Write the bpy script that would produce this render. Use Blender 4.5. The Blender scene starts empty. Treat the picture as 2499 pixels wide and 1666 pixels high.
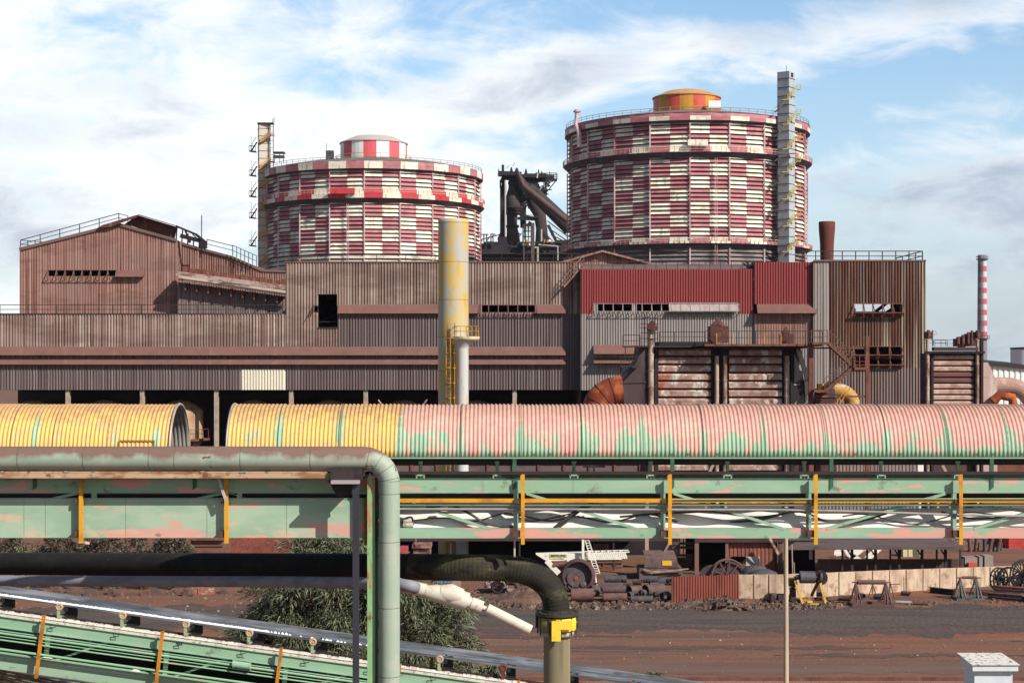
import bpy, math, random
from mathutils import Vector, Matrix
R = math.radians
scene = bpy.context.scene
random.seed(7)

# ---------------------------------------------------------------- camera, world, sun
H, F, CX, HY = 13.5, 4000.0, 1249.5, 880.0
cam = bpy.data.cameras.new("camera"); camo = bpy.data.objects.new("camera", cam)
scene.collection.objects.link(camo); scene.camera = camo
camo.location = (0, 0, H); camo.rotation_euler = (R(90), 0, 0)
cam.sensor_width = 36; cam.lens = 36*F/2499; cam.shift_y = (HY-833)/2499
cam.clip_start = .5; cam.clip_end = 20000
SUN_AZ, SUN_EL = 48.0, 37.0      # degrees to the right of straight behind the camera, elevation
world = bpy.data.worlds.new("World"); scene.world = world; world.use_nodes = True
sl = bpy.data.lights.new("sun", 'SUN'); so = bpy.data.objects.new("sun", sl); scene.collection.objects.link(so)
sl.energy = 4.9; sl.angle = R(.5); sl.color = (1, .955, .88)
sd = Vector((math.sin(R(SUN_AZ))*math.cos(R(SUN_EL)), -math.cos(R(SUN_AZ))*math.cos(R(SUN_EL)), math.sin(R(SUN_EL))))
so.rotation_euler = sd.to_track_quat('Z', 'Y').to_euler()
so.location = (60, -60, 90)
vs = scene.view_settings
vs.view_transform = 'Standard'; vs.look = 'None'; vs.exposure = .30; vs.gamma = 1
vs.use_curve_mapping = False

def build_world():
    nt = world.node_tree; N = nt.nodes; L = nt.links
    N.clear()
    out = N.new('ShaderNodeOutputWorld'); bg = N.new('ShaderNodeBackground'); bg.inputs[1].default_value = .08
    L.new(bg.outputs[0], out.inputs[0])
    sky = N.new('ShaderNodeTexSky'); sky.sky_type = 'NISHITA'; sky.sun_disc = False
    sky.sun_elevation = R(SUN_EL); sky.sun_rotation = R(180-SUN_AZ)
    sky.air_density = 1.0; sky.dust_density = 1.2; sky.ozone_density = 1.0; sky.altitude = 10
    tc = N.new('ShaderNodeTexCoord'); sep = N.new('ShaderNodeSeparateXYZ'); L.new(tc.outputs['Generated'], sep.inputs[0])
    def m(op, a, b=None, c=None, clamp=False):
        n = N.new('ShaderNodeMath'); n.operation = op; n.use_clamp = clamp
        for i, k in enumerate((a, b, c)):
            if k is None: continue
            if isinstance(k, (int, float)): n.inputs[i].default_value = k
            else: L.new(k, n.inputs[i])
        return n.outputs[0]
    def noise(sx, sz, off, detail=6, rough=.55, dist=0.):
        mp = N.new('ShaderNodeMapping'); mp.inputs['Scale'].default_value = (sx, sx, sz); mp.inputs['Location'].default_value = off
        L.new(tc.outputs['Generated'], mp.inputs[0])
        n = N.new('ShaderNodeTexNoise'); n.inputs['Scale'].default_value = 1; n.inputs['Detail'].default_value = detail
        n.inputs['Roughness'].default_value = rough; n.inputs['Distortion'].default_value = dist
        L.new(mp.outputs[0], n.inputs[0]); return n.outputs['Fac']
    def rng(v, lo, hi, a=0., b=1.):
        n = N.new('ShaderNodeMapRange'); n.interpolation_type = 'SMOOTHSTEP'
        L.new(v, n.inputs[0]); n.inputs[1].default_value = lo; n.inputs[2].default_value = hi
        n.inputs[3].default_value = a; n.inputs[4].default_value = b; return n.outputs[0]
    x, z = sep.outputs[0], sep.outputs[2]
    def blob(cx, cz, rx, rz, tilt=0.):
        dx = m('ADD', x, -cx); dz = m('ADD', z, -cz)
        dz = m('SUBTRACT', dz, m('MULTIPLY', dx, tilt))
        d = m('ADD', m('POWER', m('DIVIDE', dx, rx), 2.), m('POWER', m('DIVIDE', dz, rz), 2.))
        return rng(d, 0., 1., 1., 0.)
    left = rng(x, -.34, .2, 1., 0.)                 # thicker veil towards the left of the sky
    low = rng(z, .0, .17, 1., 0.)                    # thicker low down
    wisps = noise(5, 17, (1.3, .2, .4), 10, .58, .6)
    puffs = noise(13, 30, (4.1, 2.2, .9), 10, .62, .5)
    big = noise(3.4, 10, (.2, 3.3, 2.), 4, .55, .5)
    d = m('ADD', m('MULTIPLY', wisps, .8), m('MULTIPLY', big, .45))
    d = m('ADD', d, m('MULTIPLY', left, .27)); d = m('ADD', d, m('MULTIPLY', low, .13))
    d = m('ADD', d, m('MULTIPLY', m('SUBTRACT', puffs, .5), 1.15))
    for (bx, bz, rx, rz, t, w) in ((.03, .172, .12, .028, .2, .26), (.2, .19, .17, .03, .12, .25), (-.19, .12, .17, .06, 0, .22), (-.03, .12, .13, .05, 0, .2),
                                   (.2, .235, .2, .045, .05, -.2), (.1, .14, .16, .03, .0, -.14), (-.08, .17, .07, .02, 0, -.12), (.26, .1, .13, .07, 0, .24)):
        d = m('ADD', d, m('MULTIPLY', blob(bx, bz, rx, rz, t), w))
    d = m('SUBTRACT', d, rng(z, .3, .6, 0, .6)); d = m('SUBTRACT', d, rng(sep.outputs[1], .6, .0, 0, .4))
    cov = rng(d, .60, 1.04)
    # grey undersides where the cloud is thick
    thick = m('ADD', m('MULTIPLY', puffs, 1.0), m('MULTIPLY', noise(7, 24, (9., 1., 3.), 10, .62, .5), .75))
    for (bx, bz, rx, rz, t, w) in ((.0, .168, .1, .022, .12, .26), (.1, .188, .11, .022, .15, .2), (.22, .2, .12, .025, .1, .16), (-.235, .15, .09, .03, .1, .2), (-.31, .1, .08, .06, 0, .16),
                                   (-.27, .07, .14, .04, 0, .2), (.27, .06, .2, .09, 0, .38)):
        thick = m('ADD', thick, m('MULTIPLY', blob(bx, bz, rx, rz, t), w))
    grey = rng(thick, .88, 1.5)
    cc = N.new('ShaderNodeMix'); cc.data_type = 'RGBA'; L.new(grey, cc.inputs[0])
    cc.inputs[6].default_value = (10.8, 11.0, 11.2, 1); cc.inputs[7].default_value = (4.6, 5.4, 6.7, 1)
    # paler, bluer air colour low down
    air = N.new('ShaderNodeMix'); air.data_type = 'RGBA'; L.new(rng(z, -.02, .22, .6, .0), air.inputs[0])
    hsv = N.new('ShaderNodeHueSaturation'); hsv.inputs['Saturation'].default_value = 1.15; L.new(m('MULTIPLY', rng(z, .3, .7, 1.8, 1.1), rng(sep.outputs[1], .7, .0, 1., .62)), hsv.inputs['Value']); L.new(sky.outputs[0], hsv.inputs['Color'])
    L.new(hsv.outputs[0], air.inputs[6]); air.inputs[7].default_value = (4.9, 6.5, 8.5, 1)
    mx = N.new('ShaderNodeMix'); mx.data_type = 'RGBA'; L.new(m('MULTIPLY', cov, .93), mx.inputs[0])
    L.new(air.outputs[2], mx.inputs[6]); L.new(cc.outputs[2], mx.inputs[7])
    L.new(mx.outputs[2], bg.inputs[0])
build_world()

# ---------------------------------------------------------------- helpers
def X(px, Y): return (px-CX)*Y/F
def Z(py, Y): return H-(py-HY)*Y/F
def P(px, py, Y): return Vector((X(px, Y), Y, Z(py, Y)))
def GY(py): return H*F/(py-HY)          # distance of a ground point seen at row py
def lin(c):
    c = c/255.; return c/12.92 if c <= .04045 else ((c+.055)/1.055)**2.4
def C(r, g, b, k=.86): return (lin(r)*k, lin(g)*k, lin(b)*k, 1)

MATS = {}
def M(name, base, layers=(), rough=.75, metal=0., bump=0., bscale=30., spec=.3):
    """base colour overlaid with stretched noise layers: (colour, (sx,sy,sz), lo, hi, amount[, (z0,z1)])"""
    if name in MATS: return MATS[name]
    m = bpy.data.materials.new(name); m.use_nodes = True; MATS[name] = m
    nt = m.node_tree; N = nt.nodes; L = nt.links
    b = N['Principled BSDF']; b.inputs['Roughness'].default_value = rough; b.inputs['Metallic'].default_value = metal
    b.inputs['Specular IOR Level'].default_value = spec
    geo = N.new('ShaderNodeNewGeometry')
    col = N.new('ShaderNodeRGB'); col.outputs[0].default_value = base; cur = col.outputs[0]
    for i, l in enumerate(layers):
        c, s, lo, hi, amt = l[:5]
        vm = N.new('ShaderNodeVectorMath'); vm.operation = 'MULTIPLY'; L.new(geo.outputs['Position'], vm.inputs[0]); vm.inputs[1].default_value = s
        va = N.new('ShaderNodeVectorMath'); va.operation = 'ADD'; L.new(vm.outputs[0], va.inputs[0]); va.inputs[1].default_value = (3.7*i+.3, 1.9*i, 5.1*i)
        n = N.new('ShaderNodeTexNoise'); n.inputs['Scale'].default_value = 1; n.inputs['Detail'].default_value = 4; n.inputs['Roughness'].default_value = .62
        L.new(va.outputs[0], n.inputs[0])
        fac = n.outputs['Fac']
        if len(l) > 5 and l[5]:
            z0, z1, w = l[5]
            sx = N.new('ShaderNodeSeparateXYZ'); L.new(geo.outputs['Position'], sx.inputs[0])
            mz = N.new('ShaderNodeMapRange'); L.new(sx.outputs[2], mz.inputs[0]); mz.inputs[1].default_value = z0; mz.inputs[2].default_value = z1
            mz.inputs[3].default_value = 0; mz.inputs[4].default_value = w
            ad = N.new('ShaderNodeMath'); L.new(fac, ad.inputs[0]); L.new(mz.outputs[0], ad.inputs[1]); fac = ad.outputs[0]
        mr = N.new('ShaderNodeMapRange'); L.new(fac, mr.inputs[0]); mr.inputs[1].default_value = lo; mr.inputs[2].default_value = hi
        mr.inputs[3].default_value = 0; mr.inputs[4].default_value = amt
        mx = N.new('ShaderNodeMix'); mx.data_type = 'RGBA'; L.new(mr.outputs[0], mx.inputs[0]); L.new(cur, mx.inputs[6]); mx.inputs[7].default_value = c
        cur = mx.outputs[2]
    L.new(cur, b.inputs['Base Color'])
    if bump:
        n = N.new('ShaderNodeTexNoise'); n.inputs['Scale'].default_value = bscale; n.inputs['Detail'].default_value = 4; L.new(geo.outputs['Position'], n.inputs[0])
        bp = N.new('ShaderNodeBump'); bp.inputs['Strength'].default_value = bump; bp.inputs['Distance'].default_value = .3/bscale*3
        L.new(n.outputs['Fac'], bp.inputs['Height']); L.new(bp.outputs[0], b.inputs['Normal'])
    return m

ORG = {}
class MB:
    def __init__(s): s.v = []; s.f = []; s.sm = []; s.mi = []; s.cur = 0; s.pr = []
    def poly(s, pts, smooth=False, mi=None):
        i = len(s.v); s.v += [tuple(p) for p in pts]; s.f.append(tuple(range(i, i+len(pts)))); s.sm.append(smooth); s.mi.append(s.cur if mi is None else mi); s.pr.append((i, len(s.v), len(s.f)-1, len(s.f)))
        return s
    def raw(s, vs_, fs_, smooth=False, mi=None):
        i = len(s.v); k0 = len(s.f); s.v += [tuple(p) for p in vs_]
        for f in fs_: s.f.append(tuple(i+k for k in f)); s.sm.append(smooth); s.mi.append(s.cur if mi is None else mi)
        s.pr.append((i, len(s.v), k0, len(s.f)))
        return s
    def box(s, x0, x1, y0, y1, z0, z1):
        return s.raw([(x0,y0,z0),(x1,y0,z0),(x1,y1,z0),(x0,y1,z0),(x0,y0,z1),(x1,y0,z1),(x1,y1,z1),(x0,y1,z1)],
                     [(0,3,2,1),(4,5,6,7),(0,1,5,4),(1,2,6,5),(2,3,7,6),(3,0,4,7)])
    def bar(s, a, b, w, h=None, up=(0,0,1)):
        a = Vector(a); b = Vector(b); h = h or w; d = (b-a)
        if d.length < 1e-6: return s
        d.normalize(); u = Vector(up)
        if abs(d.dot(u)) > .97: u = Vector((0,1,0))
        r = d.cross(u).normalized(); u = r.cross(d).normalized()
        r *= w/2; u *= h/2
        return s.raw([a-r-u, a+r-u, a+r+u, a-r+u, b-r-u, b+r-u, b+r+u, b-r+u],
                     [(0,3,2,1),(4,5,6,7),(0,1,5,4),(1,2,6,5),(2,3,7,6),(3,0,4,7)][:] )
    def tube(s, pts, r, n=10, cap=True, smooth=True):
        pts = [Vector(p) for p in pts]; k = len(pts)
        rs = r if isinstance(r, (list, tuple)) else [r]*k
        t0 = (pts[1]-pts[0]).normalized(); u = Vector((0,0,1)) if abs(t0.z) < .9 else Vector((0,1,0))
        u = (u-t0*u.dot(t0)).normalized(); vv = []
        for i, p in enumerate(pts):
            t = (pts[min(i+1,k-1)]-pts[max(i-1,0)]).normalized()
            u = (u-t*u.dot(t)).normalized(); w = t.cross(u)
            for j in range(n):
                a = 2*math.pi*j/n; vv.append(p+(u*math.cos(a)+w*math.sin(a))*rs[i])
        ff = [(i*n+j, i*n+(j+1)%n, (i+1)*n+(j+1)%n, (i+1)*n+j) for i in range(k-1) for j in range(n)]
        s.raw(vv, ff, smooth)
        if cap:
            s.poly(vv[:n][::-1]); s.poly(vv[-n:])
        return s
    def lathe(s, cx, cy, prof, n=24, smooth=True, a0=0., a1=2*math.pi, axis='z'):
        full = abs(a1-a0-2*math.pi) < 1e-4; m_ = n if full else n+1; vv = []
        for (r, z) in prof:
            for j in range(m_):
                a = a0+(a1-a0)*j/n; vv.append((cx+r*math.sin(a), cy-r*math.cos(a), z))
        ff = []
        for i in range(len(prof)-1):
            for j in range(n):
                j2 = (j+1) % m_; ff.append((i*m_+j, i*m_+j2, (i+1)*m_+j2, (i+1)*m_+j))
        return s.raw(vv, ff, smooth)
    def disc(s, c, nrm, r, n=24):
        c = Vector(c); nrm = Vector(nrm).normalized(); u = nrm.orthogonal().normalized(); w = nrm.cross(u)
        return s.poly([c+(u*math.cos(2*math.pi*j/n)+w*math.sin(2*math.pi*j/n))*r for j in range(n)])
    def ring(s, c, nrm, r, rt, n=28, k=8):      # torus
        c = Vector(c); nrm = Vector(nrm).normalized(); u = nrm.orthogonal().normalized(); w = nrm.cross(u); vv = []
        for i in range(n):
            a = 2*math.pi*i/n; e = u*math.cos(a)+w*math.sin(a)
            for j in range(k):
                b = 2*math.pi*j/k; vv.append(c+e*(r+rt*math.cos(b))+nrm*rt*math.sin(b))
        ff = [(i*k+j, ((i+1)%n)*k+j, ((i+1)%n)*k+(j+1)%k, i*k+(j+1)%k) for i in range(n) for j in range(k)]
        return s.raw(vv, ff, True)
    def cyl(s, a, b, r, n=16, cap=True): return s.tube([a, b], r, n, cap)
    def hollow(s, a, b, r, t, n=20):            # open pipe with wall thickness
        a = Vector(a); b = Vector(b); s.tube([a, b], r, n, False)
        d = (b-a).normalized(); u = d.orthogonal().normalized(); w = d.cross(u)
        A = [[p+(u*math.cos(2*math.pi*j/n)+w*math.sin(2*math.pi*j/n))*q for j in range(n)] for p in (a, b) for q in (r, r-t)]
        vv = A[0]+A[1]+A[2]+A[3]; ff = []
        for j in range(n):
            k = (j+1) % n
            ff += [(j,k,n+k,n+j), (2*n+j,2*n+k,3*n+k,3*n+j), (n+j,n+k,3*n+k,3*n+j)]
        return s.raw(vv, ff, False)
    def corr(s, x0, x1, z0, zt, y, pitch=.3, dep=.06, holes=(), zb=None, mi=None):
        """corrugated upright sheet facing -y; zt may be a function of x; holes are (xa,xb,za,zb)"""
        zt_ = zt if callable(zt) else (lambda x: zt); zb_ = zb if zb else (lambda x: z0)
        xs = []; x = x0
        prof = ((0, 0), (.3, 0), (.42, -1), (.88, -1))
        i = 0
        while x < x1:
            for (u, o) in prof:
                xx = x0+(i+u)*pitch
                if xx <= x1: xs.append((xx, o*dep))
            i += 1; x = x0+i*pitch
        xs.append((x1, 0)); cuts = sorted(h for hh in holes for h in hh[:2])
        segs = []
        for (a, b) in zip(xs[:-1], xs[1:]):
            if b[0]-a[0] < 1e-5: continue
            cs = [c for c in cuts if a[0] < c < b[0]]; pts = [a]+[(c, a[1]+(b[1]-a[1])*(c-a[0])/(b[0]-a[0])) for c in cs]+[b]
            segs += list(zip(pts[:-1], pts[1:]))
        for a, b in segs:
            xm = (a[0]+b[0])/2; iv = [(None, None)]
            hs = sorted((h[2], h[3]) for h in holes if h[0] <= xm <= h[1])
            lo = None; pieces = []
            for (ha, hb) in hs: pieces.append((lo, ha)); lo = hb
            pieces.append((lo, None))
            for (p, q) in pieces:
                za = zb_(a[0]) if p is None else p; zc = zb_(b[0]) if p is None else p
                ta = zt_(a[0]) if q is None else q; tb = zt_(b[0]) if q is None else q
                if ta-za < 1e-4 and tb-zc < 1e-4: continue
                s.poly([(a[0], y+a[1], za), (b[0], y+b[1], zc), (b[0], y+b[1], tb), (a[0], y+a[1], ta)], mi=mi)
        return s
    def rail(s, pts, h=1.1, step=1.5, r=.03, mid=True, kick=False):
        """railing along a polyline of foot points"""
        pts = [Vector(p) for p in pts]
        for a, b in zip(pts[:-1], pts[1:]):
            L_ = (b-a).length; n = max(1, round(L_/step))
            for i in range(n+1):
                q = a.lerp(b, i/n); s.bar(q, q+Vector((0,0,h)), r*2)
            s.bar(a+Vector((0,0,h)), b+Vector((0,0,h)), r*2)
            if mid: s.bar(a+Vector((0,0,h*.5)), b+Vector((0,0,h*.5)), r*1.6)
            if kick: s.bar(a+Vector((0,0,.1)), b+Vector((0,0,.1)), r, .18)
        return s
    def build(s, name, mat, parent=None, loc=None):
        if parent is not None and name in EACH and len(s.pr) > 1: return s.build_each(name, mat, parent)
        org = ORG[parent.name] if parent else Vector(loc if loc else (0,0,0))
        me = bpy.data.meshes.new(name); me.from_pydata([(a-org.x, b-org.y, c-org.z) for a, b, c in s.v], [], s.f)
        me.polygons.foreach_set('use_smooth', s.sm); mats = mat if isinstance(mat, (list, tuple)) else [mat]
        for q in mats: me.materials.append(q)
        me.polygons.foreach_set('material_index', s.mi); me.update()
        o = bpy.data.objects.new(name, me); scene.collection.objects.link(o)
        if parent: o.parent = parent
        else: o.location = org
        ORG[o.name] = org
        return o
def _each(s, name, mat, parent):
    bb = []
    for (v0, v1, f0, f1) in s.pr:
        q = s.v[v0:v1]; bb.append([min(p[i] for p in q)-.02 for i in range(3)]+[max(p[i] for p in q)+.02 for i in range(3)])
    n = len(bb); par = list(range(n))
    def fd(i):
        while par[i] != i: i = par[i]
        return i
    for i in range(n):
        for j in range(i+1, n):
            if all(bb[i][k] <= bb[j][k+3] and bb[j][k] <= bb[i][k+3] for k in range(3)): par[fd(j)] = fd(i)
    gr = {}
    for i in range(n): gr.setdefault(fd(i), []).append(i)
    o = None
    for ids in gr.values():
        m_ = MB()
        for i in ids:
            v0, v1, f0, f1 = s.pr[i]; off = len(m_.v)-v0; m_.v += s.v[v0:v1]
            for k in range(f0, f1): m_.f.append(tuple(q+off for q in s.f[k])); m_.sm.append(s.sm[k]); m_.mi.append(s.mi[k])
        m_.pr = [0]; o = m_.build(name, mat, parent)
    return o
MB.build_each = _each
EACH = set('truss_brace bare_pipe post_bracket plate_joint trestle_leg hood_post power_and_shadow_cable cable_gland weld_seam weld_ring ring_stiffener top_valve yellow_guard hook_plate corner_post brown_column yellow_post hanger conduit_pipe post joint_strip leg_frame trestle front_leg drive_unit bolt canopy far_chord hood_rail end_ring loose_bar frame_post brick_column steel_upright stored_panel cabinet_door stair_flight access_deck green_conduit base_plate landing'.split())
def tag(o, label, cat, group=None):
    o['label'] = label; o['category'] = cat
    if group: o['group'] = group
    return o
def thing(name, label, cat, loc, group=None):
    o = bpy.data.objects.new(name, None); scene.collection.objects.link(o); o.empty_display_size = .3
    o.location = loc; ORG[o.name] = Vector(loc); return tag(o, label, cat, group)
def struct(o, kind='structure'): o['kind'] = kind; return o
def clone(root, loc, label=None, rotz=None, scale=None):
    r = root.copy(); scene.collection.objects.link(r); r.location = loc
    if rotz is not None: r.rotation_euler = (0, 0, rotz)
    if scale: r.scale = (scale,)*3
    if label: r['label'] = label
    ORG[r.name] = Vector(loc)
    for ch in list(root.children):
        c = ch.copy(); scene.collection.objects.link(c); c.parent = r
        for g in list(ch.children):
            d = g.copy(); scene.collection.objects.link(d); d.parent = c
    return r

# ---------------------------------------------------------------- materials
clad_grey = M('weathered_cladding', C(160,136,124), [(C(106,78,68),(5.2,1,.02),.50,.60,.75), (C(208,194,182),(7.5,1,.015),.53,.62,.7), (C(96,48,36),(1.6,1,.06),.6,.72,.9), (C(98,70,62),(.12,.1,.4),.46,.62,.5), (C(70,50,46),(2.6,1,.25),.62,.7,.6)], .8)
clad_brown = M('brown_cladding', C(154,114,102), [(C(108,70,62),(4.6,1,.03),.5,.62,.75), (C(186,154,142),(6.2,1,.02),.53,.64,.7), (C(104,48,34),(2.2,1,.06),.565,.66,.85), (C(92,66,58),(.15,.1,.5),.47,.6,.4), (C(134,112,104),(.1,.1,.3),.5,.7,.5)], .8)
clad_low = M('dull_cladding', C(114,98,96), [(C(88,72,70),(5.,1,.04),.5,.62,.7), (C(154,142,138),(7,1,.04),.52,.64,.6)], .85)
clad_red = M('red_cladding', C(150,66,64), [(C(122,50,52),(2.2,1,.05),.5,.75,.6), (C(166,76,74),(6,1,.04),.52,.7,.5)], .6)
clad_rust = M('rusted_cladding', C(108,72,58), [(C(78,42,30),(1.4,1,.12),.45,.65,.8), (C(186,168,146),(2.2,1,.03),.545,.60,.85,(14,24,-.06)), (C(140,84,42),(2.3,1,.15),.55,.7,.6), (C(150,140,130),(4,1,.05),.5,.65,.7,(16,9,.12))], .85)
clad_white = M('cream_cladding', C(232,224,204), [(C(200,188,166),(1.5,1,.1),.5,.8,.4)], .6)
flap = M('brown_canopy_sheet', C(122,86,78), [(C(98,68,62),(.5,.5,.8),.45,.75,.6), (C(150,116,104),(1.5,1,.4),.55,.75,.4)], .75)
dark = M('dark_interior', (.012,.011,.012,1), rough=.95)
darksteel = M('dark_steel', C(52,44,46), [(C(82,56,48),(.6,.6,.6),.5,.7,.6)], .7)
blacksteel = M('blackened_steel', C(38,34,38), [(C(64,48,46),(.3,.3,.3),.5,.75,.6)], .8)
ruststeel = M('rusty_steel', C(120,74,60), [(C(80,44,36),(1.2,1.2,.8),.45,.7,.7), (C(160,120,100),(2,2,1),.6,.75,.5)], .85)
roofm = M('dusty_roof', C(120,96,88), [(C(92,70,64),(.2,.2,.2),.4,.7,.6)], .9)
# ---------------------------------------------------------------- ground
soil = M('iron_stained_soil', C(120,86,68), [(C(142,82,54),(.06,.35,1),.44,.64,.7), (C(86,70,64),(.05,.5,1),.48,.64,.7), (C(124,102,88),(.05,.9,1),.56,.68,.5), (C(66,56,54),(.06,.8,1),.62,.68,.6), (C(60,46,44),(2.2,5,1),.55,.75,.5), (C(176,160,150),(5,9,1),.72,.78,.6)], .95, bump=.35, bscale=5)
g = MB(); g.poly([(-1500,-60,0),(1500,-60,0),(1500,2200,0),(-1500,2200,0)]); struct(g.build('ground', soil))
# dark haul road across the yard
def strip(name, mat, xs, yn, yf, z, wob=.4, step=1.5):
    mb = MB(); x = xs[0]; pr = None; rnd = random.Random(name)
    a = b = 0
    while x <= xs[1]:
        a = a*.7+rnd.uniform(-wob, wob)*.5; b = b*.7+rnd.uniform(-wob, wob)*.5
        y0 = (yn(x) if callable(yn) else yn)+a; y1 = (yf(x) if callable(yf) else yf)+b
        if pr: mb.poly([(pr[0],pr[1],z),(x,y0,z),(x,y1,z),(pr[0],pr[2],z)])
        pr = (x, y0, y1); x += step
    return struct(mb.build(name, mat))
roadm = M('blackened_road', C(90,77,69), [(C(72,66,63),(.1,.9,1),.45,.6,.8), (C(110,82,70),(.15,.9,1),.52,.68,.6), (C(44,40,42),(2.5,5,1),.58,.75,.5), (C(150,144,140),(6,9,1),.72,.79,.5)], .95, bump=.5, bscale=4)
vm = M('stained_verge', C(90,72,65), [(C(74,68,66),(.12,.9,1),.44,.56,.9), (C(106,78,66),(.1,.7,1),.52,.62,.8), (C(60,50,48),(2.5,5,1),.55,.7,.5)], .95, bump=.5, bscale=4)
strip('road_verge', vm, (-70, 70), lambda x: 81.9-.02*x+.7*math.sin(x*.21), lambda x: 90.2+.01*x+.5*math.sin(x*.3), .005, 1.6, .35)
strip('road', roadm, (-70, 70), lambda x: 83.2-.02*x+.5*math.sin(x*.3), lambda x: 88.2+.02*x+.4*math.sin(x*.23+1), .010, 1.5, .3)
for k, (xa, xb, ya) in enumerate(((2, 18, 77.2), (12, 30, 75.2), (24, 42, 79), (-4, 6, 80.4))):
    strip('tyre_track', M('dark_track', C(86,68,60), [(C(98,76,66),(.5,3,1),.45,.6,.9)], .95), (xa, xb), lambda x, q=ya, a_=xa, b_=xb: q-.45*math.sin(math.pi*(x-a_)/(b_-a_))-.02, lambda x, q=ya, a_=xa, b_=xb: q+.45*math.sin(math.pi*(x-a_)/(b_-a_))+.02, .009+.002*k, .5, .3)
palem = M('pale_track_dust', C(112,88,76), [(C(108,78,68),(.1,.8,1),.42,.62,.9), (C(84,64,58),(.4,2.5,1),.55,.7,.5)], .95)
strip('track', palem, (-8, 60), lambda x: 70.6+.3*math.sin(x*.4), lambda x: 73.4+.6*math.sin(x*.31), .008, .8, .5)
gravelm = M('gravel_bed', C(150,124,104), [(C(110,84,70),(9,14,1),.45,.62,.9), (C(222,206,186),(14,18,1),.6,.72,.8), (C(90,62,52),(.2,1.8,1),.55,.68,.7)], .95, bump=.8, bscale=12)
strip('gravel_strip', gravelm, (-30, 60), 60, 69.9, .010, .15)
for i, (y0, ln) in enumerate(((69.2, 1), (67.7, 1), (64.4, 1), (62.9, 1))):
    r = MB(); r.box(-28, 50, y0-.04, y0+.04, .012, .16); r.box(-28, 50, y0-.08, y0+.08, .011, .03)
    tag(r.build('rail', ruststeel, loc=(0, y0, 0)), 'rusty rail in the gravel strip, ' + ('farthest from the viewer of four', 'second farthest of four', 'third farthest of four', 'nearest of four')[i], 'rail', 'rails along the gravel')
# rubble and litter
def scatter(name, mat, n, area, size, seed, hfun=lambda x, y: 0, flat=.6, kind='stuff'):
    rnd = random.Random(seed); mb = MB()
    for _ in range(n):
        x = rnd.uniform(area[0], area[1]); y = rnd.uniform(area[2], area[3]); s = rnd.uniform(*size)*(1 if rnd.random() < .8 else 1.8)
        z = hfun(x, y); a = rnd.uniform(0, 6.28); k = 5; top = []; bot = []
        for j in range(k):
            q = a+6.28*j/k; rr = s*rnd.uniform(.6, 1)
            bot.append((x+rr*math.cos(q), y+rr*math.sin(q), z-.02)); top.append((x+rr*.55*math.cos(q+.3), y+rr*.55*math.sin(q+.3), z+s*flat*rnd.uniform(.6, 1.2)))
        mb.raw(bot+top, [tuple(range(k, 2*k))]+[(j, (j+1)%k, k+(j+1)%k, k+j) for j in range(k)])
    return struct(mb.build(name, mat), kind)
litter = M('pale_litter', C(186,172,158), [(C(120,96,84),(2,2,2),.45,.6,.9)], .9)
rub = M('rubble', C(110,88,76), [(C(70,54,48),(1.5,1.5,1.5),.45,.6,.9), (C(176,164,148),(3,3,3),.6,.7,.9)], .95)
scatter('litter', M('dull_litter', C(150,132,118), [(C(96,78,70),(2,2,2),.45,.6,.9)], .9), 220, (-31, -14, 86, 96), (.03, .09), 3)
scatter('rubble_litter', rub, 900, (-5, 18, 88.9, 92.2), (.05, .22), 4)
scatter('stone_litter', litter, 260, (-4, 30, 70, 80.5), (.015, .05), 5)
scatter('stones_by_fence', rub, 300, (14, 34, 88.8, 93), (.03, .12), 6)

# ---------------------------------------------------------------- the long steel mill complex
YB = 170.0
zt_low = Z(766, YB); z_bot = Z(951, YB); zt_tall = Z(639.5, YB)
xl, xm, xr = X(-70, YB), X(697, YB), X(1416, YB)
def canopy(mb, x0, x1, ztop, zlow, y, p=.6, ends=True):
    mb.poly([(x0,y-.07,ztop),(x0,y-p,zlow),(x1,y-p,zlow),(x1,y-.07,ztop)])
    mb.poly([(x0,y-.07,ztop-.05),(x1,y-.07,ztop-.05),(x1,y-p+.02,zlow-.02),(x0,y-p+.02,zlow-.02)])
    if ends:
        for x in (x0, x1): mb.poly([(x,y-.07,ztop),(x,y-p,zlow),(x,y-.07,zlow)])
def wins(mb, x0, x1, z0, z1, y, n, p=.62, t=.07):
    """open louvre frame: projecting brackets, sill bar, and mullions"""
    for i in range(n+1):
        x = x0+(x1-x0)*i/n
        mb.bar((x, y-.1, z1), (x, y-p, z0-.0), t); mb.bar((x, y-.1, z0-.35), (x, y-p, z0), t*.8)
        mb.bar((x, y+.05, z0), (x, y+.05, z1), t)
    mb.bar((x0, y-p, z0), (x1, y-p, z0), t); mb.bar((x0, y-.1, z1), (x1, y-.1, z1), t)

hall = thing('mill_hall', 'long low brown corrugated mill hall with two canopy strips, left of the tall hall', 'building', (X(300, YB), YB, 0))
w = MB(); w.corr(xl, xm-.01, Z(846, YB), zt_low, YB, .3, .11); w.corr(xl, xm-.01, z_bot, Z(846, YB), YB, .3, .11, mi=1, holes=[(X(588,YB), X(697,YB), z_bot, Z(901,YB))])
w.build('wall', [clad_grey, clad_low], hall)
w = MB(); w.corr(X(588,YB), X(697,YB)-.01, z_bot, Z(901,YB), YB, .3, .11); w.build('cream_panel', clad_white, hall)['label'] = 'cream white patch of cladding under the canopies'
c = MB(); canopy(c, xl, xm, Z(845,YB), Z(866.5,YB), YB); c.build('canopy', flap, hall)
c = MB(); canopy(c, xl, xm, Z(874,YB), Z(889,YB), YB); c.build('canopy', flap, hall)
b = MB(); b.box(xl, xm, YB+.1, YB+28, zt_low-.25, zt_low-.03); b.build('roof', roofm, hall)
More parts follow.
